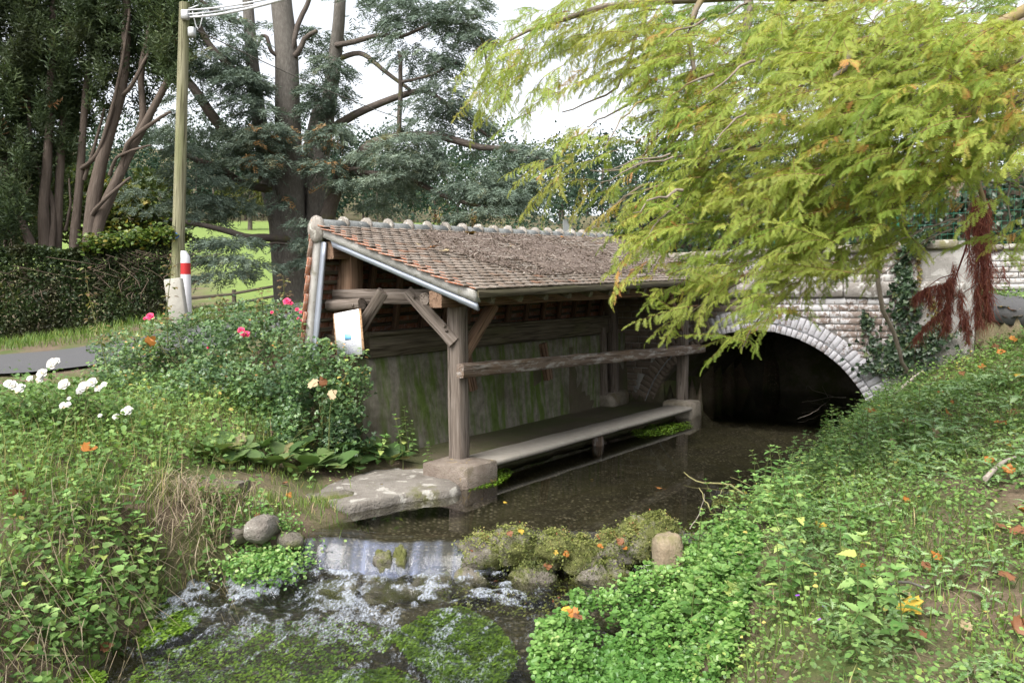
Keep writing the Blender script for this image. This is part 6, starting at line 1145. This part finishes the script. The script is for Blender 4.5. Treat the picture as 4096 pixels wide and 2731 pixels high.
ivy_on('small ivy spray beside the arch ring', [wp(878, 350), wp(872, 335), wp(868, 322), wp(866, 315)], [.12, .07, .05, .03], 170, .06)
ivy_on('ivy mound creeping up the foot of the bridge wall', [wp(885, 372, .1), wp(900, 355, .1), wp(915, 345, .1), wp(935, 330, .1)], [.25, .25, .2, .15], 700, .08)
ivy_on('brown withered ivy strand on the bridge parapet', [wp(921, 285), wp(920, 272), wp(919, 262), wp(918, 256)], .015, 60, .05, M_ROSEY)
ivy_on('withered brown creeper under the string course', [wp(936, 325), wp(935, 312), wp(934, 300)], .06, 80, .05, M_ROSEY)
IH = empty('ivy_bank', tuple(gl(11.8, -4, 2.2)), label='dark ivy-covered hedge standing behind the bridge parapet', category='hedge'); o = np.array(IH.location)
n = 15000; ss = 11.5+np.abs(rng.normal(0, .3, n)); tt_ = rng.uniform(-9, 4.5, n); z_ = 2.3+rng.random(n)*3.2*(.8+.25*n2(tt_, ss*0, .9, 6)); C = P0+AX*ss[:, None]+BX*tt_[:, None]; C[:, 2] = z_; C += AX*(.35*fbm(np.stack([tt_*1.5, z_*1.5, z_*0], 1), 3, 7))[:, None]
mb = MB(); cloud(mb, C-o, np.stack([rng.normal(0, .6, n), rng.normal(0, .6, n), rng.normal(-.5, .5, n)], 1), np.tile([-AX[0], -AX[1], .5], (n, 1))+rng.normal(0, .4, (n, 3)), [LQ[2], LQ[0]], .11*rng.uniform(.6, 1.4, n), rnd=np.clip(.4+.4*fbm(C*1.5, 2, 8)+rng.normal(0, .2, n), 0, 1)); bigobj(mb, 'leaves', M_IVYD, IH)
b_ = MB(); box(b_, gl(12.2, -2.2, 3.4)-o, .5, 13.4, 2.6, AX, BX, np.array([0, 0, 1.])); bigobj(b_, 'stems', M_TWIG, IH)
s = NT('green_wire'); M_WIRE = s.done((.02, .14, .09), .5)
WF = empty('wire_fence', tuple(gl(10.98, -3, 3.1)), label='green wire mesh fence on top of the far parapet', category='fence'); o = np.array(WF.location)
for t_ in (-7.5, -5.0, -2.5, 0): b_ = MB(); beam(b_, gl(11.04, t_, 3.12)-o, gl(11.04, t_, 4.3)-o, .05, .05, up=(0, 1, 0), seg=1); b_.obj('fence_post', M_WIRE, WF)
b_ = MB()
for z_ in np.arange(3.2, 4.3, .2): addtube(b_, np.array([gl(11.0, -7.5, z_), gl(11.0, 0, z_)])-o, .004, 3)
for t_ in np.arange(-7.5, 0, .1): addtube(b_, np.array([gl(11.0, t_, 3.12), gl(11.0, t_, 4.25)])-o, .003, 3)
bigobj(b_, 'wire_mesh', M_WIRE, WF, kind='stuff')
# ================================================================ weir, stones, timbers, slab
M_ROCK = stone_mat('wet_mossy_rock', (.09, .08, .065), (.17, .15, .12), (.28, .26, .22), moss=(.11, .12, .03), scale=6, bump=.9, mt=(.44, .56)); M_SLAB = stone_mat('worn_path_stone', (.12, .105, .09), (.19, .17, .148), (.28, .26, .23), moss=(.13, .13, .05), lichen=(.42, .4, .36), scale=4, bump=.8, mt=(.58, .68))
M_TIMB = wood_mat('old_timber_step', (.07, .058, .046), (.13, .112, .092), (.22, .195, .17), moss=(.14, .15, .05)); M_STONEB = stone_mat('tawny_stone', (.16, .12, .08), (.25, .2, .135), (.34, .28, .21), moss=(.12, .12, .04), scale=5, mt=(.46, .6))
M_MOSS = leaf_mat('moss_and_wet_weed', [(0, (.045, .06, .015)), (.4, (.11, .13, .03)), (.75, (.20, .22, .06)), (.93, (.3, .27, .11)), (1, (.25, .09, .04))], .25, .6, .3)
WE = empty('weir', (0, 6.2, 0), label='mossy stone weir with the stream spilling round it', category='weir'); WO = np.array([0, 6.2, 0]); wst = []
for (x, y, z, rx, ry, rz, sd_) in ((-.22, 6.2, .0, .2, .17, .16, 1), (.05, 6.18, .05, .22, .18, .15, 2), (.32, 6.2, .04, .2, .18, .14, 3), (.55, 6.2, -.04, .18, .16, .15, 4), (.8, 6.22, .0, .2, .17, .16, 5), (1.02, 6.3, .06, .2, .18, .14, 6), (1.2, 6.45, .1, .22, .18, .14, 7), (.15, 6.0, -.16, .2, .12, .14, 8), (.7, 6.02, -.16, .22, .12, .15, 9), (-.6, 6.2, -.31, .24, .13, .15, 10), (-1.0, 6.17, -.34, .25, .13, .16, 11), (-1.4, 6.15, -.36, .25, .13, .16, 12), (-.32, 6.05, -.18, .14, .1, .12, 13), (-1.02, 6.1, -.04, .07, .06, .10, 14), (-.88, 6.12, -.03, .06, .06, .11, 15)):
    b_ = MB(); blob(b_, np.array([x, y, z])-WO, (rx, ry, rz), sd_, 24, 15, .6, 2.8); o_ = b_.obj('stone', M_ROCK, WE, True); wst.append(np.concatenate(b_.V)+WO)
mb = MB(); S_ = np.concatenate(wst[:7]); S_ = np.concatenate([S_, *wst[7:9]]); S_ = S_[(S_[:, 2] > -.22)]; n = 26000; k = rng.integers(len(S_), size=n); C = S_[k]+rng.normal(0, .014, (n, 3)); up_ = smooth((C[:, 2]+.1)/.22); kp = rng.random(n) < .35+.65*up_; C = C[kp]; n = len(C)
d = np.stack([rng.normal(0, .6, n), -.35+rng.normal(0, .5, n), -.25-.8*rng.random(n)*(C[:, 2] < .08)], 1); cloud(mb, C-WO+[0, -.01, .012], d, np.tile([0, -.5, 1.], (n, 1))+rng.normal(0, .6, (n, 3)), [LQ[1], LQ[0]], rng.uniform(.008, .03, n), rnd=np.clip(.3+.3*smooth((C[:, 2]+.05)/.2)+.35*n2(C[:, 0], C[:, 1]+C[:, 2], 6, 103)+rng.normal(0, .18, n), 0, 1)); bigobj(mb, 'moss', M_MOSS, WE, kind='stuff')
def rock(p, r, mat, label, sd_, name='rock', cat='rock', dz=0, **kw):
    b = MB(); blob(b, (0, 0, 0), r, sd_, 22, 14, kw.get('rough', .25), 2.0, flat=kw.get('flat', .8)); o = b.obj(name, mat, None, True, label=label, category=cat); o.location = (p[0], p[1], p[2]+dz); o.rotation_euler = kw.get('rot', (0, 0, rng.uniform(0, 6))); return o
rock(pz(668, 577, -.12), (.13, .12, .26), M_STONEB, 'tawny upright stone at the end of the weir under nettles', 21, dz=.1, flat=.7)
rock(pz(328, 500, .16), (.26, .15, .1), M_ROCK, 'mossy knobbly rock at the pool edge beside the path slab', 22, dz=-.02)
rock(pz(262, 530, .2), (.17, .1, .09), M_SLAB, 'flat-topped stone bearing a fallen leaf above the fall', 23, dz=.02, flat=.6)
rock(pz(290, 540, .1), (.12, .1, .07), M_ROCK, 'small wet stone where the fall begins', 24)
# path slab
pl = np.array([pz(u, v, .17)[:2] for u, v in ((306, 503), (326, 488), (368, 474), (430, 460), (442, 476), (458, 489), (414, 495), (380, 501), (350, 507), (325, 509))]); c0 = pl.mean(0); rings = []
for k_, (sc, z_) in enumerate(((1.05, .04), (1.04, .12), (1.02, .175), (.98, .198), (.75, .205), (.4, .21), (.02, .21))):
    fine_ = spline(np.concatenate([pl, pl[:1]])[:, :2].repeat(1, 0), 49)[:48]; q = c0+(fine_-c0)*sc; jz = .012*n2(q[:, 0], q[:, 1], 4, 111)+.012*n2(q[:, 0], q[:, 1], 14, 112); q = q+.03*np.stack([n2(q[:, 0], q[:, 1], 4, 7), n2(q[:, 0], q[:, 1], 4, 8)], 1); rings.append(np.column_stack([q, z_+jz]))
V = np.concatenate(rings); k = 48; F = np.array([[j*k+i, j*k+(i+1) % k, (j+1)*k+(i+1) % k, (j+1)*k+i] for j in range(len(rings)-1) for i in range(k)]); b_ = MB(); b_.add(V, F); o_ = b_.obj('path_slab', M_SLAB, None, True, label='worn grey stone path slab at the pool edge before the plinth', category='slab')
for (a, b2, z_, lb) in (((188, 481), (244, 485), .46, 'topmost split timber step in the flower bank'), ((214, 509), (264, 504), .31, 'middle sunken timber step in the flower bank'), ((230, 531), (280, 521), .20, 'lowest stone-grey timber step above the fall')):
    A_, B_ = pz(*a, z_), pz(*b2, z_); b_ = MB(); m_ = (A_+B_)/2; beam(b_, A_-m_, B_-m_, .2, .13, seg=8, jit=.012, ch=.018); o_ = b_.obj('timber_step', M_TIMB, None, label=lb, category='timber step', group='timber steps'); o_.location = m_-np.array([0, 0, .03])

# ================================================================ weed and algae in the water
M_WEED = leaf_mat('water_weed', [(0, (.045, .095, .01)), (.5, (.11, .20, .018)), (.85, (.19, .31, .03)), (1, (.25, .37, .06))], .3, .4, .4)
def weed(label, poly, n, z0=-.012, flow=(-.45, -1), size=(.012, .04), name='water_weed', mat=M_WEED, zlev=None, cat='water weed', lvl=None):
    po = np.array(poly, float); U = rng.uniform(po[:, 0].min(), po[:, 0].max(), n*4); Vv = rng.uniform(po[:, 1].min(), po[:, 1].max(), n*4); k = inpoly(U, Vv, poly); U, Vv = U[k][:n], Vv[k][:n]; n = len(U); base = WL if zlev is None else zlev
    P = np.array([pz(a, b, -.18 if zlev is None else base) for a, b in zip(U, Vv)]); hump = n2(P[:, 0], P[:, 1], 6, 131)
    P[:, 2] = (zlow(P[:, 1]) if zlev is None else base)+z0+.02*hump+rng.normal(0, .006, n); c = P.mean(0); fl = np.array(flow)/np.hypot(*flow)
    D = np.stack([fl[0]+rng.normal(0, .4, n), fl[1]+rng.normal(0, .4, n), rng.normal(0, .15, n)], 1); mb = MB(); cloud(mb, P-c, D, np.tile([0, 0, 1.], (n, 1))+rng.normal(0, .3, (n, 3)), [LQ[1], LQ[0]], rng.uniform(*size, n)*1.15, rnd=np.clip(.5+.45*hump+rng.normal(0, .18, n), 0, 1)); o = bigobj(mb, name, mat, None, label=label, category=cat); o.location = c; return o
weed('bright green water weed bed streaming in mid channel', [(432, 612), (462, 606), (500, 622), (520, 650), (505, 668), (480, 682), (445, 676), (425, 660), (400, 640), (385, 635), (410, 622)], 11000, z0=-.038)
weed('green water weed trailing along the bottom edge of the stream', [(190, 692), (260, 672), (330, 660), (390, 655), (420, 668), (440, 700), (300, 705)], 7000, z0=-.05)
weed('pale green water weed streaming below the foam of the fall', [(120, 682), (140, 650), (220, 620), (330, 610), (400, 622), (390, 640), (300, 660), (220, 682)], 3800, z0=-.075, size=(.012, .034))
weed('small green water weed tuft beside the watercress', [(530, 655), (545, 645), (566, 652), (560, 668), (540, 668)], 1400)
weed('green weed mat in the shallows under the nettles of the flower bank', [(145, 625), (165, 608), (205, 612), (200, 625), (170, 640), (140, 648)], 2600, z0=.0)
weed('pale green weed mat at the corner under the flower bank', [(5, 690), (30, 665), (80, 660), (110, 672), (95, 700)], 2400, z0=.01)
weed('dark submerged weed drifting below the mossy weir', [(420, 582), (500, 570), (590, 580), (620, 600), (540, 612), (450, 600)], 900, z0=-.07, mat=M_MOSS)
weed('bright algae patch against the far plinth', [(628, 432), (650, 424), (690, 421), (694, 426), (670, 434), (640, 436)], 900, z0=.004, zlev=WU, size=(.02, .05), name='algae_patch', cat='algae')
weed('bright algae patch against the near plinth', [(498, 468), (512, 468), (512, 474), (500, 484), (470, 490), (468, 487), (495, 480)], 500, z0=.006, zlev=WU, size=(.015, .04), name='algae_patch', cat='algae')
weed('yellow-green weed raft caught by the fallen branch', [(715, 498), (745, 492), (760, 498), (745, 505), (712, 506)], 700, z0=.012, zlev=WU, size=(.02, .045), name='algae_patch', cat='algae', mat=M_MOSS)
weed('dark weed under the surface by the fallen branch', [(690, 515), (740, 510), (735, 530), (700, 538), (680, 530)], 500, z0=-.03, zlev=WU, name='algae_patch', cat='algae', mat=M_MOSS)
weed('yellow duckweed lodged against the mossy weir', [(515, 564), (545, 562), (552, 570), (520, 572)], 350, z0=.02, size=(.015, .035), name='algae_patch', cat='algae')

# ================================================================ fallen branches
M_LICH = bark_mat('lichened_branch', (.2, .18, .08), (.34, .32, .14), (.44, .42, .26), scale=10, bump=.3); M_DEAD = bark_mat('dead_grey_twig', (.2, .17, .14), (.32, .28, .24), (.42, .38, .34), scale=10, bump=.3)
def sticks(name, label, segs, mat, z0, cat='branch'):
    o = None; b = MB(); first = pz(*segs[0][0][0], z0)
    for pts, r0, r1, dz in segs: P = np.array([pz(u, v, z0)+[0, 0, q] for (u, v), q in zip(pts, dz)])-first; P = spline(P, 9); P[1:-1] += rng.normal(0, .006, (7, 3)); addtube(b, P, np.linspace(r0, r1, 9), 5)
    o = bigobj(b, name, mat, None, label=label, category=cat); o.location = first; return o
sticks('fallen_branch', 'yellow-lichened fallen branch lying in the pool by the nettles', [([(760, 503), (740, 492), (728, 487), (706, 485), (693, 483), (684, 478)], .013, .005, [0, .01, .03, .03, .04, .07]), ([(728, 487), (722, 492), (715, 499)], .007, .003, [.03, .02, 0]), ([(712, 510), (706, 502), (699, 493)], .008, .004, [-.02, .02, .06]), ([(756, 494), (745, 487), (730, 482)], .004, .002, [.05, .05, .06]), ([(736, 492), (737, 499), (737, 505)], .004, .003, [.01, 0, -.02])], M_LICH, WU)
sticks('fallen_branch', 'bare grey twig poking up from the weir', [([(690, 528), (698, 520), (703, 512), (704, 508)], .005, .002, [0, .04, .1, .14])], M_DEAD, WU)
sticks('fallen_branch', 'tangle of bare grey twigs at the mouth of the arch', [([(846, 402), (830, 402), (815, 405), (802, 407)], .008, .003, [.1, .1, .1, .1]), ([(836, 402), (822, 398), (812, 396), (808, 392), (806, 395)], .005, .002, [.1, .12, .14, .16, .14]), ([(828, 402), (822, 392), (818, 386), (820, 383)], .005, .002, [.1, .14, .2, .22]), ([(830, 404), (818, 412), (808, 417), (798, 420)], .005, .002, [.1, .06, .04, .03])], M_DEAD, WU)
def bank_stick(u0, v0, u1, v1, r, mat, label):
    a, b2 = ground_hit(u0, v0), ground_hit(u1, v1); b = MB(); addtube(b, spline(np.array([[0, 0, .08], (b2-a)*.5+[0, 0, .12], (b2-a)+[0, 0, .1]]), 6), np.linspace(r, r*.6, 6), 5); o = bigobj(b, 'fallen_branch', mat, None, label=label, category='branch'); o.location = a
bank_stick(889, 405, 930, 372, .03, M_DEAD, 'broken grey branch slanting up the cypress bank'); bank_stick(885, 600, 925, 606, .01, M_BARKC, 'thin dark stick in the weeds of the cypress bank'); bank_stick(985, 490, 1015, 470, .02, M_DEAD, 'curved grey root on the bare soil of the cypress bank')

# ================================================================ fallen leaves
LEAFM = {}
for nm, c0, c1 in (('orange', (0.242, 0.075, 0.014), (0.357, 0.162, 0.029)), ('brown', (0.138, 0.052, 0.023), (0.207, 0.098, 0.046)), ('yellow', (0.357, 0.219, 0.018), (0.432, 0.317, 0.058)), ('pale', (0.288, 0.207, 0.115), (0.346, 0.288, 0.173))):
    s = NT('fallen_leaf_'+nm); v_ = s.coords(); LEAFM[nm] = s.done(s.mix(s.noise(v_, 14, 4), c0, c1), .55, None, .3)
_lm = {}
def leafobj(p, col, size, label, group=None, up=(0, -.5, 1), tilt=.5):
    if col not in _lm:
        _lm[col] = []
        for i in range(3): b = MB(); V, F = L_MAPLE; V = V.copy(); V[:, 2] += .12*np.sin(V[:, 0]*4+i*2)+.1*V[:, 1]**2*(i-1); b.add(V-[0, .45, 0], F, 0, np.zeros((len(V), 3))); V2, F2, _ = tube(np.array([[0, -.45, 0], [.03, -.7, .02], [.02, -.95, .06]]), .012, 3); b.add(V2, F2, 0, np.zeros((len(V2), 3))); _lm[col].append(b.mesh('fallen_leaf', LEAFM[col], recalc=False))
    o = bpy.data.objects.new('fallen_leaf', _lm[col][int(rng.integers(3))]); COL.objects.link(o); n_ = np.array(up)+rng.normal(0, tilt*.6, 3); q = Vector(n_).to_track_quat('Z', 'Y').to_matrix()@Matrix.Rotation(rng.uniform(0, 6.28), 3, 'Z'); o.matrix_world = Matrix.Translation(p)@q.to_4x4()@Matrix.Scale(size*.8, 4); o['label'] = label; o['category'] = 'leaf'
    if group: o['group'] = group
    return o
for (u, v, c, sz, lb, g) in ((1009, 316, 'orange', .2, 'orange fallen leaf in the heap at the road edge', 'leaves heaped at the road edge'), (1000, 312, 'yellow', .18, 'yellow-green fallen leaf in the heap at the road edge', None), (1015, 322, 'pale', .18, 'pale fallen leaf in the heap at the road edge', None), (1002, 322, 'orange', .16, 'orange fallen leaf in the heap at the road edge', 'leaves heaped at the road edge'),
 (926, 338, 'yellow', .22, 'big yellow fallen leaf under the bridge wall', None), (903, 370, 'orange', .2, 'rust orange fallen leaf at the foot of the ivy', None), (857, 399, 'yellow', .2, 'amber fallen leaf beside the mouth of the arch', None), (935, 355, 'orange', .14, '', 'b'), (905, 389, 'orange', .14, '', 'b'), (994, 353, 'brown', .16, '', 'c'), (999, 358, 'orange', .13, '', 'b'), (1018, 384, 'yellow', .16, 'yellow-orange fallen leaf at the frame edge halfway up the cypress bank', None), (963, 331, 'yellow', .1, '', 'd'), (985, 335, 'pale', .14, '', 'e'),
 (934, 442, 'pale', .13, '', 'e'), (890, 450, 'pale', .11, '', 'e'), (998, 431, 'orange', .14, '', 'b'), (1005, 455, 'yellow', .12, '', 'd'), (818, 537, 'yellow', .10, 'yellow fallen leaf standing upright among the thistles', None), (860, 578, 'orange', .06, '', 'b'), (907, 620, 'yellow', .15, 'bright yellow fallen leaf with a glowing tip low on the cypress bank', None), (880, 605, 'pale', .09, '', 'e'), (912, 649, 'brown', .11, '', 'c'), (1017, 523, 'orange', .12, '', 'b'), (998, 540, 'brown', .11, '', 'c'), (1015, 545, 'brown', .12, '', 'c'), (932, 569, 'orange', .08, '', 'b'), (922, 578, 'brown', .07, '', 'c'), (903, 511, 'orange', .07, '', 'b'), (900, 608, 'pale', .1, '', 'e'), (870, 418, 'orange', .12, '', 'b'), (905, 430, 'brown', .12, '', 'c'), (950, 410, 'orange', .1, '', 'b'), (975, 400, 'pale', .12, '', 'e'), (985, 470, 'orange', .1, '', 'b'), (960, 380, 'brown', .12, '', 'c'), (945, 420, 'orange', .1, '', 'b'), (1010, 420, 'brown', .12, '', 'c'), (1000, 590, 'brown', .1, '', 'c'), (1005, 480, 'orange', .09, '', 'b'), (870, 470, 'brown', .08, '', 'c'), (1015, 640, 'brown', .1, '', 'c'), (960, 640, 'pale', .07, '', 'e'), (940, 400, 'orange', .13, '', 'b'), (890, 405, 'orange', .13, '', 'b'), (1012, 345, 'orange', .15, '', 'b'), (980, 372, 'orange', .12, '', 'b')):
    p = ground_hit(u, v); nm = {'b': 'orange fallen leaf lying among the weeds of the cypress bank', 'c': 'brown curled fallen leaf lying among the weeds of the cypress bank', 'd': 'yellow fallen leaf lying among the weeds of the cypress bank', 'e': 'pale buff fallen leaf lying among the weeds of the cypress bank'}
    if g in nm: lb = nm[g]; g = f'{c} leaves on the cypress bank'
    leafobj(p+np.array([0, -.04, .09]), c, sz, lb, g)
for (u, v, c, sz, dz, lb) in ((91, 469, 'orange', .15, .18, 'large orange leaf caught on the stems of the flower bank'), (20, 508, 'brown', .14, .1, 'rust brown leaf near the frame edge on the flower bank'), (261, 524, 'brown', .1, .08, 'brown leaf lying on the flat stone above the fall'), (290, 496, 'orange', .07, .02, 'small curled orange leaf on the dirt before the path slab'), (286, 485, 'brown', .07, .03, 'small brown leaf under the docks'), (109, 660, 'brown', .09, .1, 'dull brown leaf hanging over the water at the corner'), (386, 484, 'yellow', .13, .03, 'tan leaf lying on the path slab')):
    p = ground_hit(u, v); leafobj(p+np.array([0, -.03, dz]), c, sz, lb)
for (u, v, y_, c, sz, lb) in ((314, 384, 8.3, 'pale', .15, 'pale tan leaf caught in the rose bush by the wash house'), (323, 381, 8.3, 'brown', .14, 'brown leaf beside the pale one in the rose bush by the wash house'), (333, 394, 8.2, 'pale', .13, 'buff leaf hanging lowest in the rose bush by the wash house'), (151, 340, 9.8, 'orange', .16, 'golden leaf caught in the rose bush below the pink bloom')):
    leafobj(py(u, v, y_), c, sz, lb, up=(0, -1, .4))
for (u, v, c, sz, lb) in ((659, 488, 'orange', .1, 'orange leaf floating alone on the pool'), (652, 478, 'pale', .05, 'tiny pale leaf floating on the pool'), (592, 479, 'yellow', .04, 'tiny yellow leaf floating in mid pool'), (505, 502, 'yellow', .05, 'small yellow-green leaf floating below the near plinth'), (735, 484, 'yellow', .04, 'tiny yellow leaf floating by the fallen branch')): o_ = leafobj(pz(u, v, WU+.006), c, sz, lb, up=(0, 0, 1), tilt=.03)
for (u, v, c, sz, lb) in ((521, 531, 'yellow', .06, 'yellow leaf on top of the mossy weir'), (566, 553, 'orange', .06, 'orange leaf stuck on the face of the mossy weir'), (620, 541, 'brown', .08, 'dark red-brown leaf on the shoulder of the weir'), (600, 546, 'orange', .06, 'orange leaf in the notch of the weir'), (548, 566, 'brown', .08, 'brown leaf at the foot of the mossy weir'), (556, 552, 'yellow', .05, 'small yellow leaf on the mossy weir face'), (510, 533, 'brown', .06, 'brown leaf on the crest of the mossy weir'), (600, 562, 'pale', .05, 'pale leaf where the trickle leaves the weir'), (625, 548, 'orange', .05, 'small orange leaf by the weir trickle')): leafobj(py(u, v, 6.02), c, sz, lb, up=(0, -.7, .8))
for (u, v, c, sz, lb) in ((573, 612, 'orange', .09, 'orange leaf lying on the watercress raft'), (578, 616, 'brown', .08, 'rust leaf beside the orange one on the watercress raft'), (566, 609, 'yellow', .07, 'yellow leaf on the edge of the watercress raft')): leafobj(pz(u, v, .0), c, sz, lb)

# ================================================================ litter on the roof
def roofp(s_, f, h=.0):
    a_ = np.stack([s_, np.full_like(s_, 1.72), 2.935+.05*s_], 1); e_ = np.stack([s_, np.full_like(s_, -.52), 2.165+.045*s_], 1); P = e_+(a_-e_)*f[:, None]; return P0+AX*P[:, :1]+BX*P[:, 1:2]+np.array([0, 0, 1.])*(P[:, 2:]+h)
M_LITT = leaf_mat('needle_litter', [(0, (.085, .063, .052)), (.5, (.18, .142, .118)), (.85, (.29, .24, .205)), (1, (.5, .45, .4))], .1, .8, .15); lt = MB()
def lit_mask(s_, f): return smooth((s_-.25-.9*np.abs(f-.55)**1.3*2)/.7)*smooth((5.2-1.6*f-s_+.6)/1.2)*smooth((f-.06)/.12)*smooth((.97-f)/.1)*smooth((n2(s_, f*2.3, 1.3, 151)+.62)/.5)
n = 44000; s_ = rng.uniform(-.1, 6.5, n); f = rng.random(n); k = rng.random(n) < lit_mask(s_, f); s_, f = s_[k], f[k]; n = len(s_); P = roofp(s_, f, .045)+[0, 0, 0]; P[:, 2] += .02*rng.random(n); d = np.stack([rng.normal(0, 1, n), rng.normal(0, 1, n), rng.normal(0, .2, n)], 1)
cloud(lt, P, d, np.tile([0, -.2, 1.], (n, 1))+rng.normal(0, .3, (n, 3)), [LQ[1], (np.array([[-.035, 0, 0], [.035, 0, 0], [.07, .5, .06], [.0, .5, .06], [.02, 1, 0]]), np.array([[0, 1, 2], [0, 2, 3], [3, 2, 4]]))], rng.uniform(.015, .05, n), rnd=np.clip(rng.normal(.45, .22, n), 0, .95))
for _ in range(420):
    ss_ = rng.uniform(.4, 5.6, 1); ff_ = rng.uniform(.08, .85, 1)
    if rng.random() > lit_mask(ss_, ff_)[0]+.06: continue
    p = roofp(ss_, ff_, .065)[0]; a_ = rng.uniform(0, 6.28); l = rng.uniform(.05, .22); dv = np.array([math.cos(a_), math.sin(a_), .1*math.sin(a_)])*l; V, F, g = tube(spline(np.array([p, p+dv*.5+rng.normal(0, .015, 3), p+dv]), 5), rng.uniform(.0025, .005), 3); lt.add(V, np.concatenate([F[:, [0, 1, 2]], F[:, [0, 2, 3]]]), rng.choice([.2, .6, .97, 1.0]), np.zeros((len(V), 3)))
ns_, nf_ = 150, 56; Sg, Fg = np.meshgrid(np.linspace(0, 6.3, ns_), np.linspace(.03, .97, nf_), indexing='ij'); sg_, fg_ = Sg.ravel(), Fg.ravel(); mk_ = lit_mask(sg_, fg_); hh_ = .012+.05*mk_+.012*n2(sg_*6, fg_*12, 1., 161); Pg = roofp(sg_, fg_, 0)+np.array([0, 0, 1.])*hh_[:, None]
Fq = grid_faces(ns_, nf_); kq = mk_[Fq].min(1) > .42+.25*rng.random(len(Fq)); Fq = Fq[kq]; Fq = np.concatenate([Fq[:, [0, 1, 2]], Fq[:, [0, 2, 3]]]); lt.add(Pg, Fq, np.clip(.30+.2*rng.normal(0, 1, len(Fq)), 0, .6), np.zeros((len(Pg), 3)))
bigobj(lt, 'roof_litter', M_LITT, None, kind='stuff', label='brown needles and twigs littering the wash house roof', category='litter')
for (u, v, c, sz, lb) in ((470, 233, 'yellow', .17, 'golden leaf just below the ridge tiles of the roof'), (433, 247, 'orange', .16, 'orange leaf on the roof near the gable edge'), (445, 251, 'pale', .17, 'pale yellow leaf on the roof beside the orange one'), (505, 236, 'pale', .08, 'small tan leaf on the roof under the ridge'), (538, 235, 'orange', .1, 'orange-brown leaf on the roof near the far ridge end'), (562, 237, 'orange', .1, 'rusty leaf on the roof closest to the far ridge end'), (510, 246, 'pale', .08, 'small tan leaf in the middle of the roof litter'), (418, 244, 'pale', .07, 'small buff leaf on the tiles near the gable edge')):
    d = ray(u, v); n_ = np.cross(roofp(np.array([1.]), np.array([0.]))[0]-roofp(np.array([0.]), np.array([0.]))[0], roofp(np.array([0.]), np.array([1.]))[0]-roofp(np.array([0.]), np.array([0.]))[0]); q0 = roofp(np.array([0.]), np.array([0.]), .08)[0]; p = CAMV+d*(((q0-CAMV)@n_)/(d@n_)); leafobj(p, c, sz, lb, up=(0, -.3, 1), tilt=.35)
# seedling plants on the ridge and the sign behind it
for (u, v, y_) in ((472, 222, 11.4), (436, 222, 10.9), (588, 230, 14.5)):
    c = py(u, v+6, y_); b = MB()
    for j in range(5):
        d = np.array([rng.normal(.2, .3), rng.normal(0, .2), 1.]); P = spline(np.array([[0, 0, 0], d*.12, d*.2+rng.normal(0, .04, 3)]), 5); V, F, g = tube(P, .004, 3); b.add(V, np.concatenate([F[:, [0, 1, 2]], F[:, [0, 2, 3]]]), .3, np.zeros((len(V), 3)))
        for q in range(4): dd_ = rng.normal(0, 1, 3); Rm = frames(dd_[None], np.array([[0, -.3, 1.]]))[0]; b.add(L_ROSE[0]@Rm.T*.06+P[2+q % 3], L_ROSE[1], rng.random(), np.zeros((len(L_ROSE[0]), 3)))
    o_ = bigobj(b, 'climbing_shoot', M_ROSEY, None, label='reddish climbing shoot rising above the ridge '+{472: 'beside the golden leaf', 436: 'close to the gable', 588: 'at its far end'}[u], category='shoot'); o_.location = c
s = NT('sign_board_paint'); M_SIGN = s.done((.62, .63, .6), .5); a_, b2 = py(563, 236, 19), py(575, 236, 19.6); b_ = MB(); o0 = a_.copy(); hz = py(563, 219, 19)[2]-a_[2]; hz2 = py(575, 231, 19.6)[2]-b2[2]; tk_ = np.array([.0, .04, 0])
V = np.array([[0, 0, 0], b2-a_, (b2-a_)+[0, 0, hz2], [.08, 0, hz], [0, 0, hz]]); V = np.concatenate([V, V+tk_]); b_.add(V, np.array([[0, 1, 2, 3, 4]])); b_.add(V, np.array([[9, 8, 7, 6, 5]])); b_.add(V, np.array([[0, 5, 6, 1], [1, 6, 7, 2], [2, 7, 8, 3], [3, 8, 9, 4], [4, 9, 5, 0]]))
SG = empty('road_sign', tuple(o0), label='pale pointed sign board showing above the far ridge', category='sign'); b_.obj('board', M_SIGN, SG); b_ = MB(); addtube(b_, np.array([[.1, .08, -1.9], [.1, .08, .1]]), .04, 8); b_.obj('post', M_STEEL, SG)
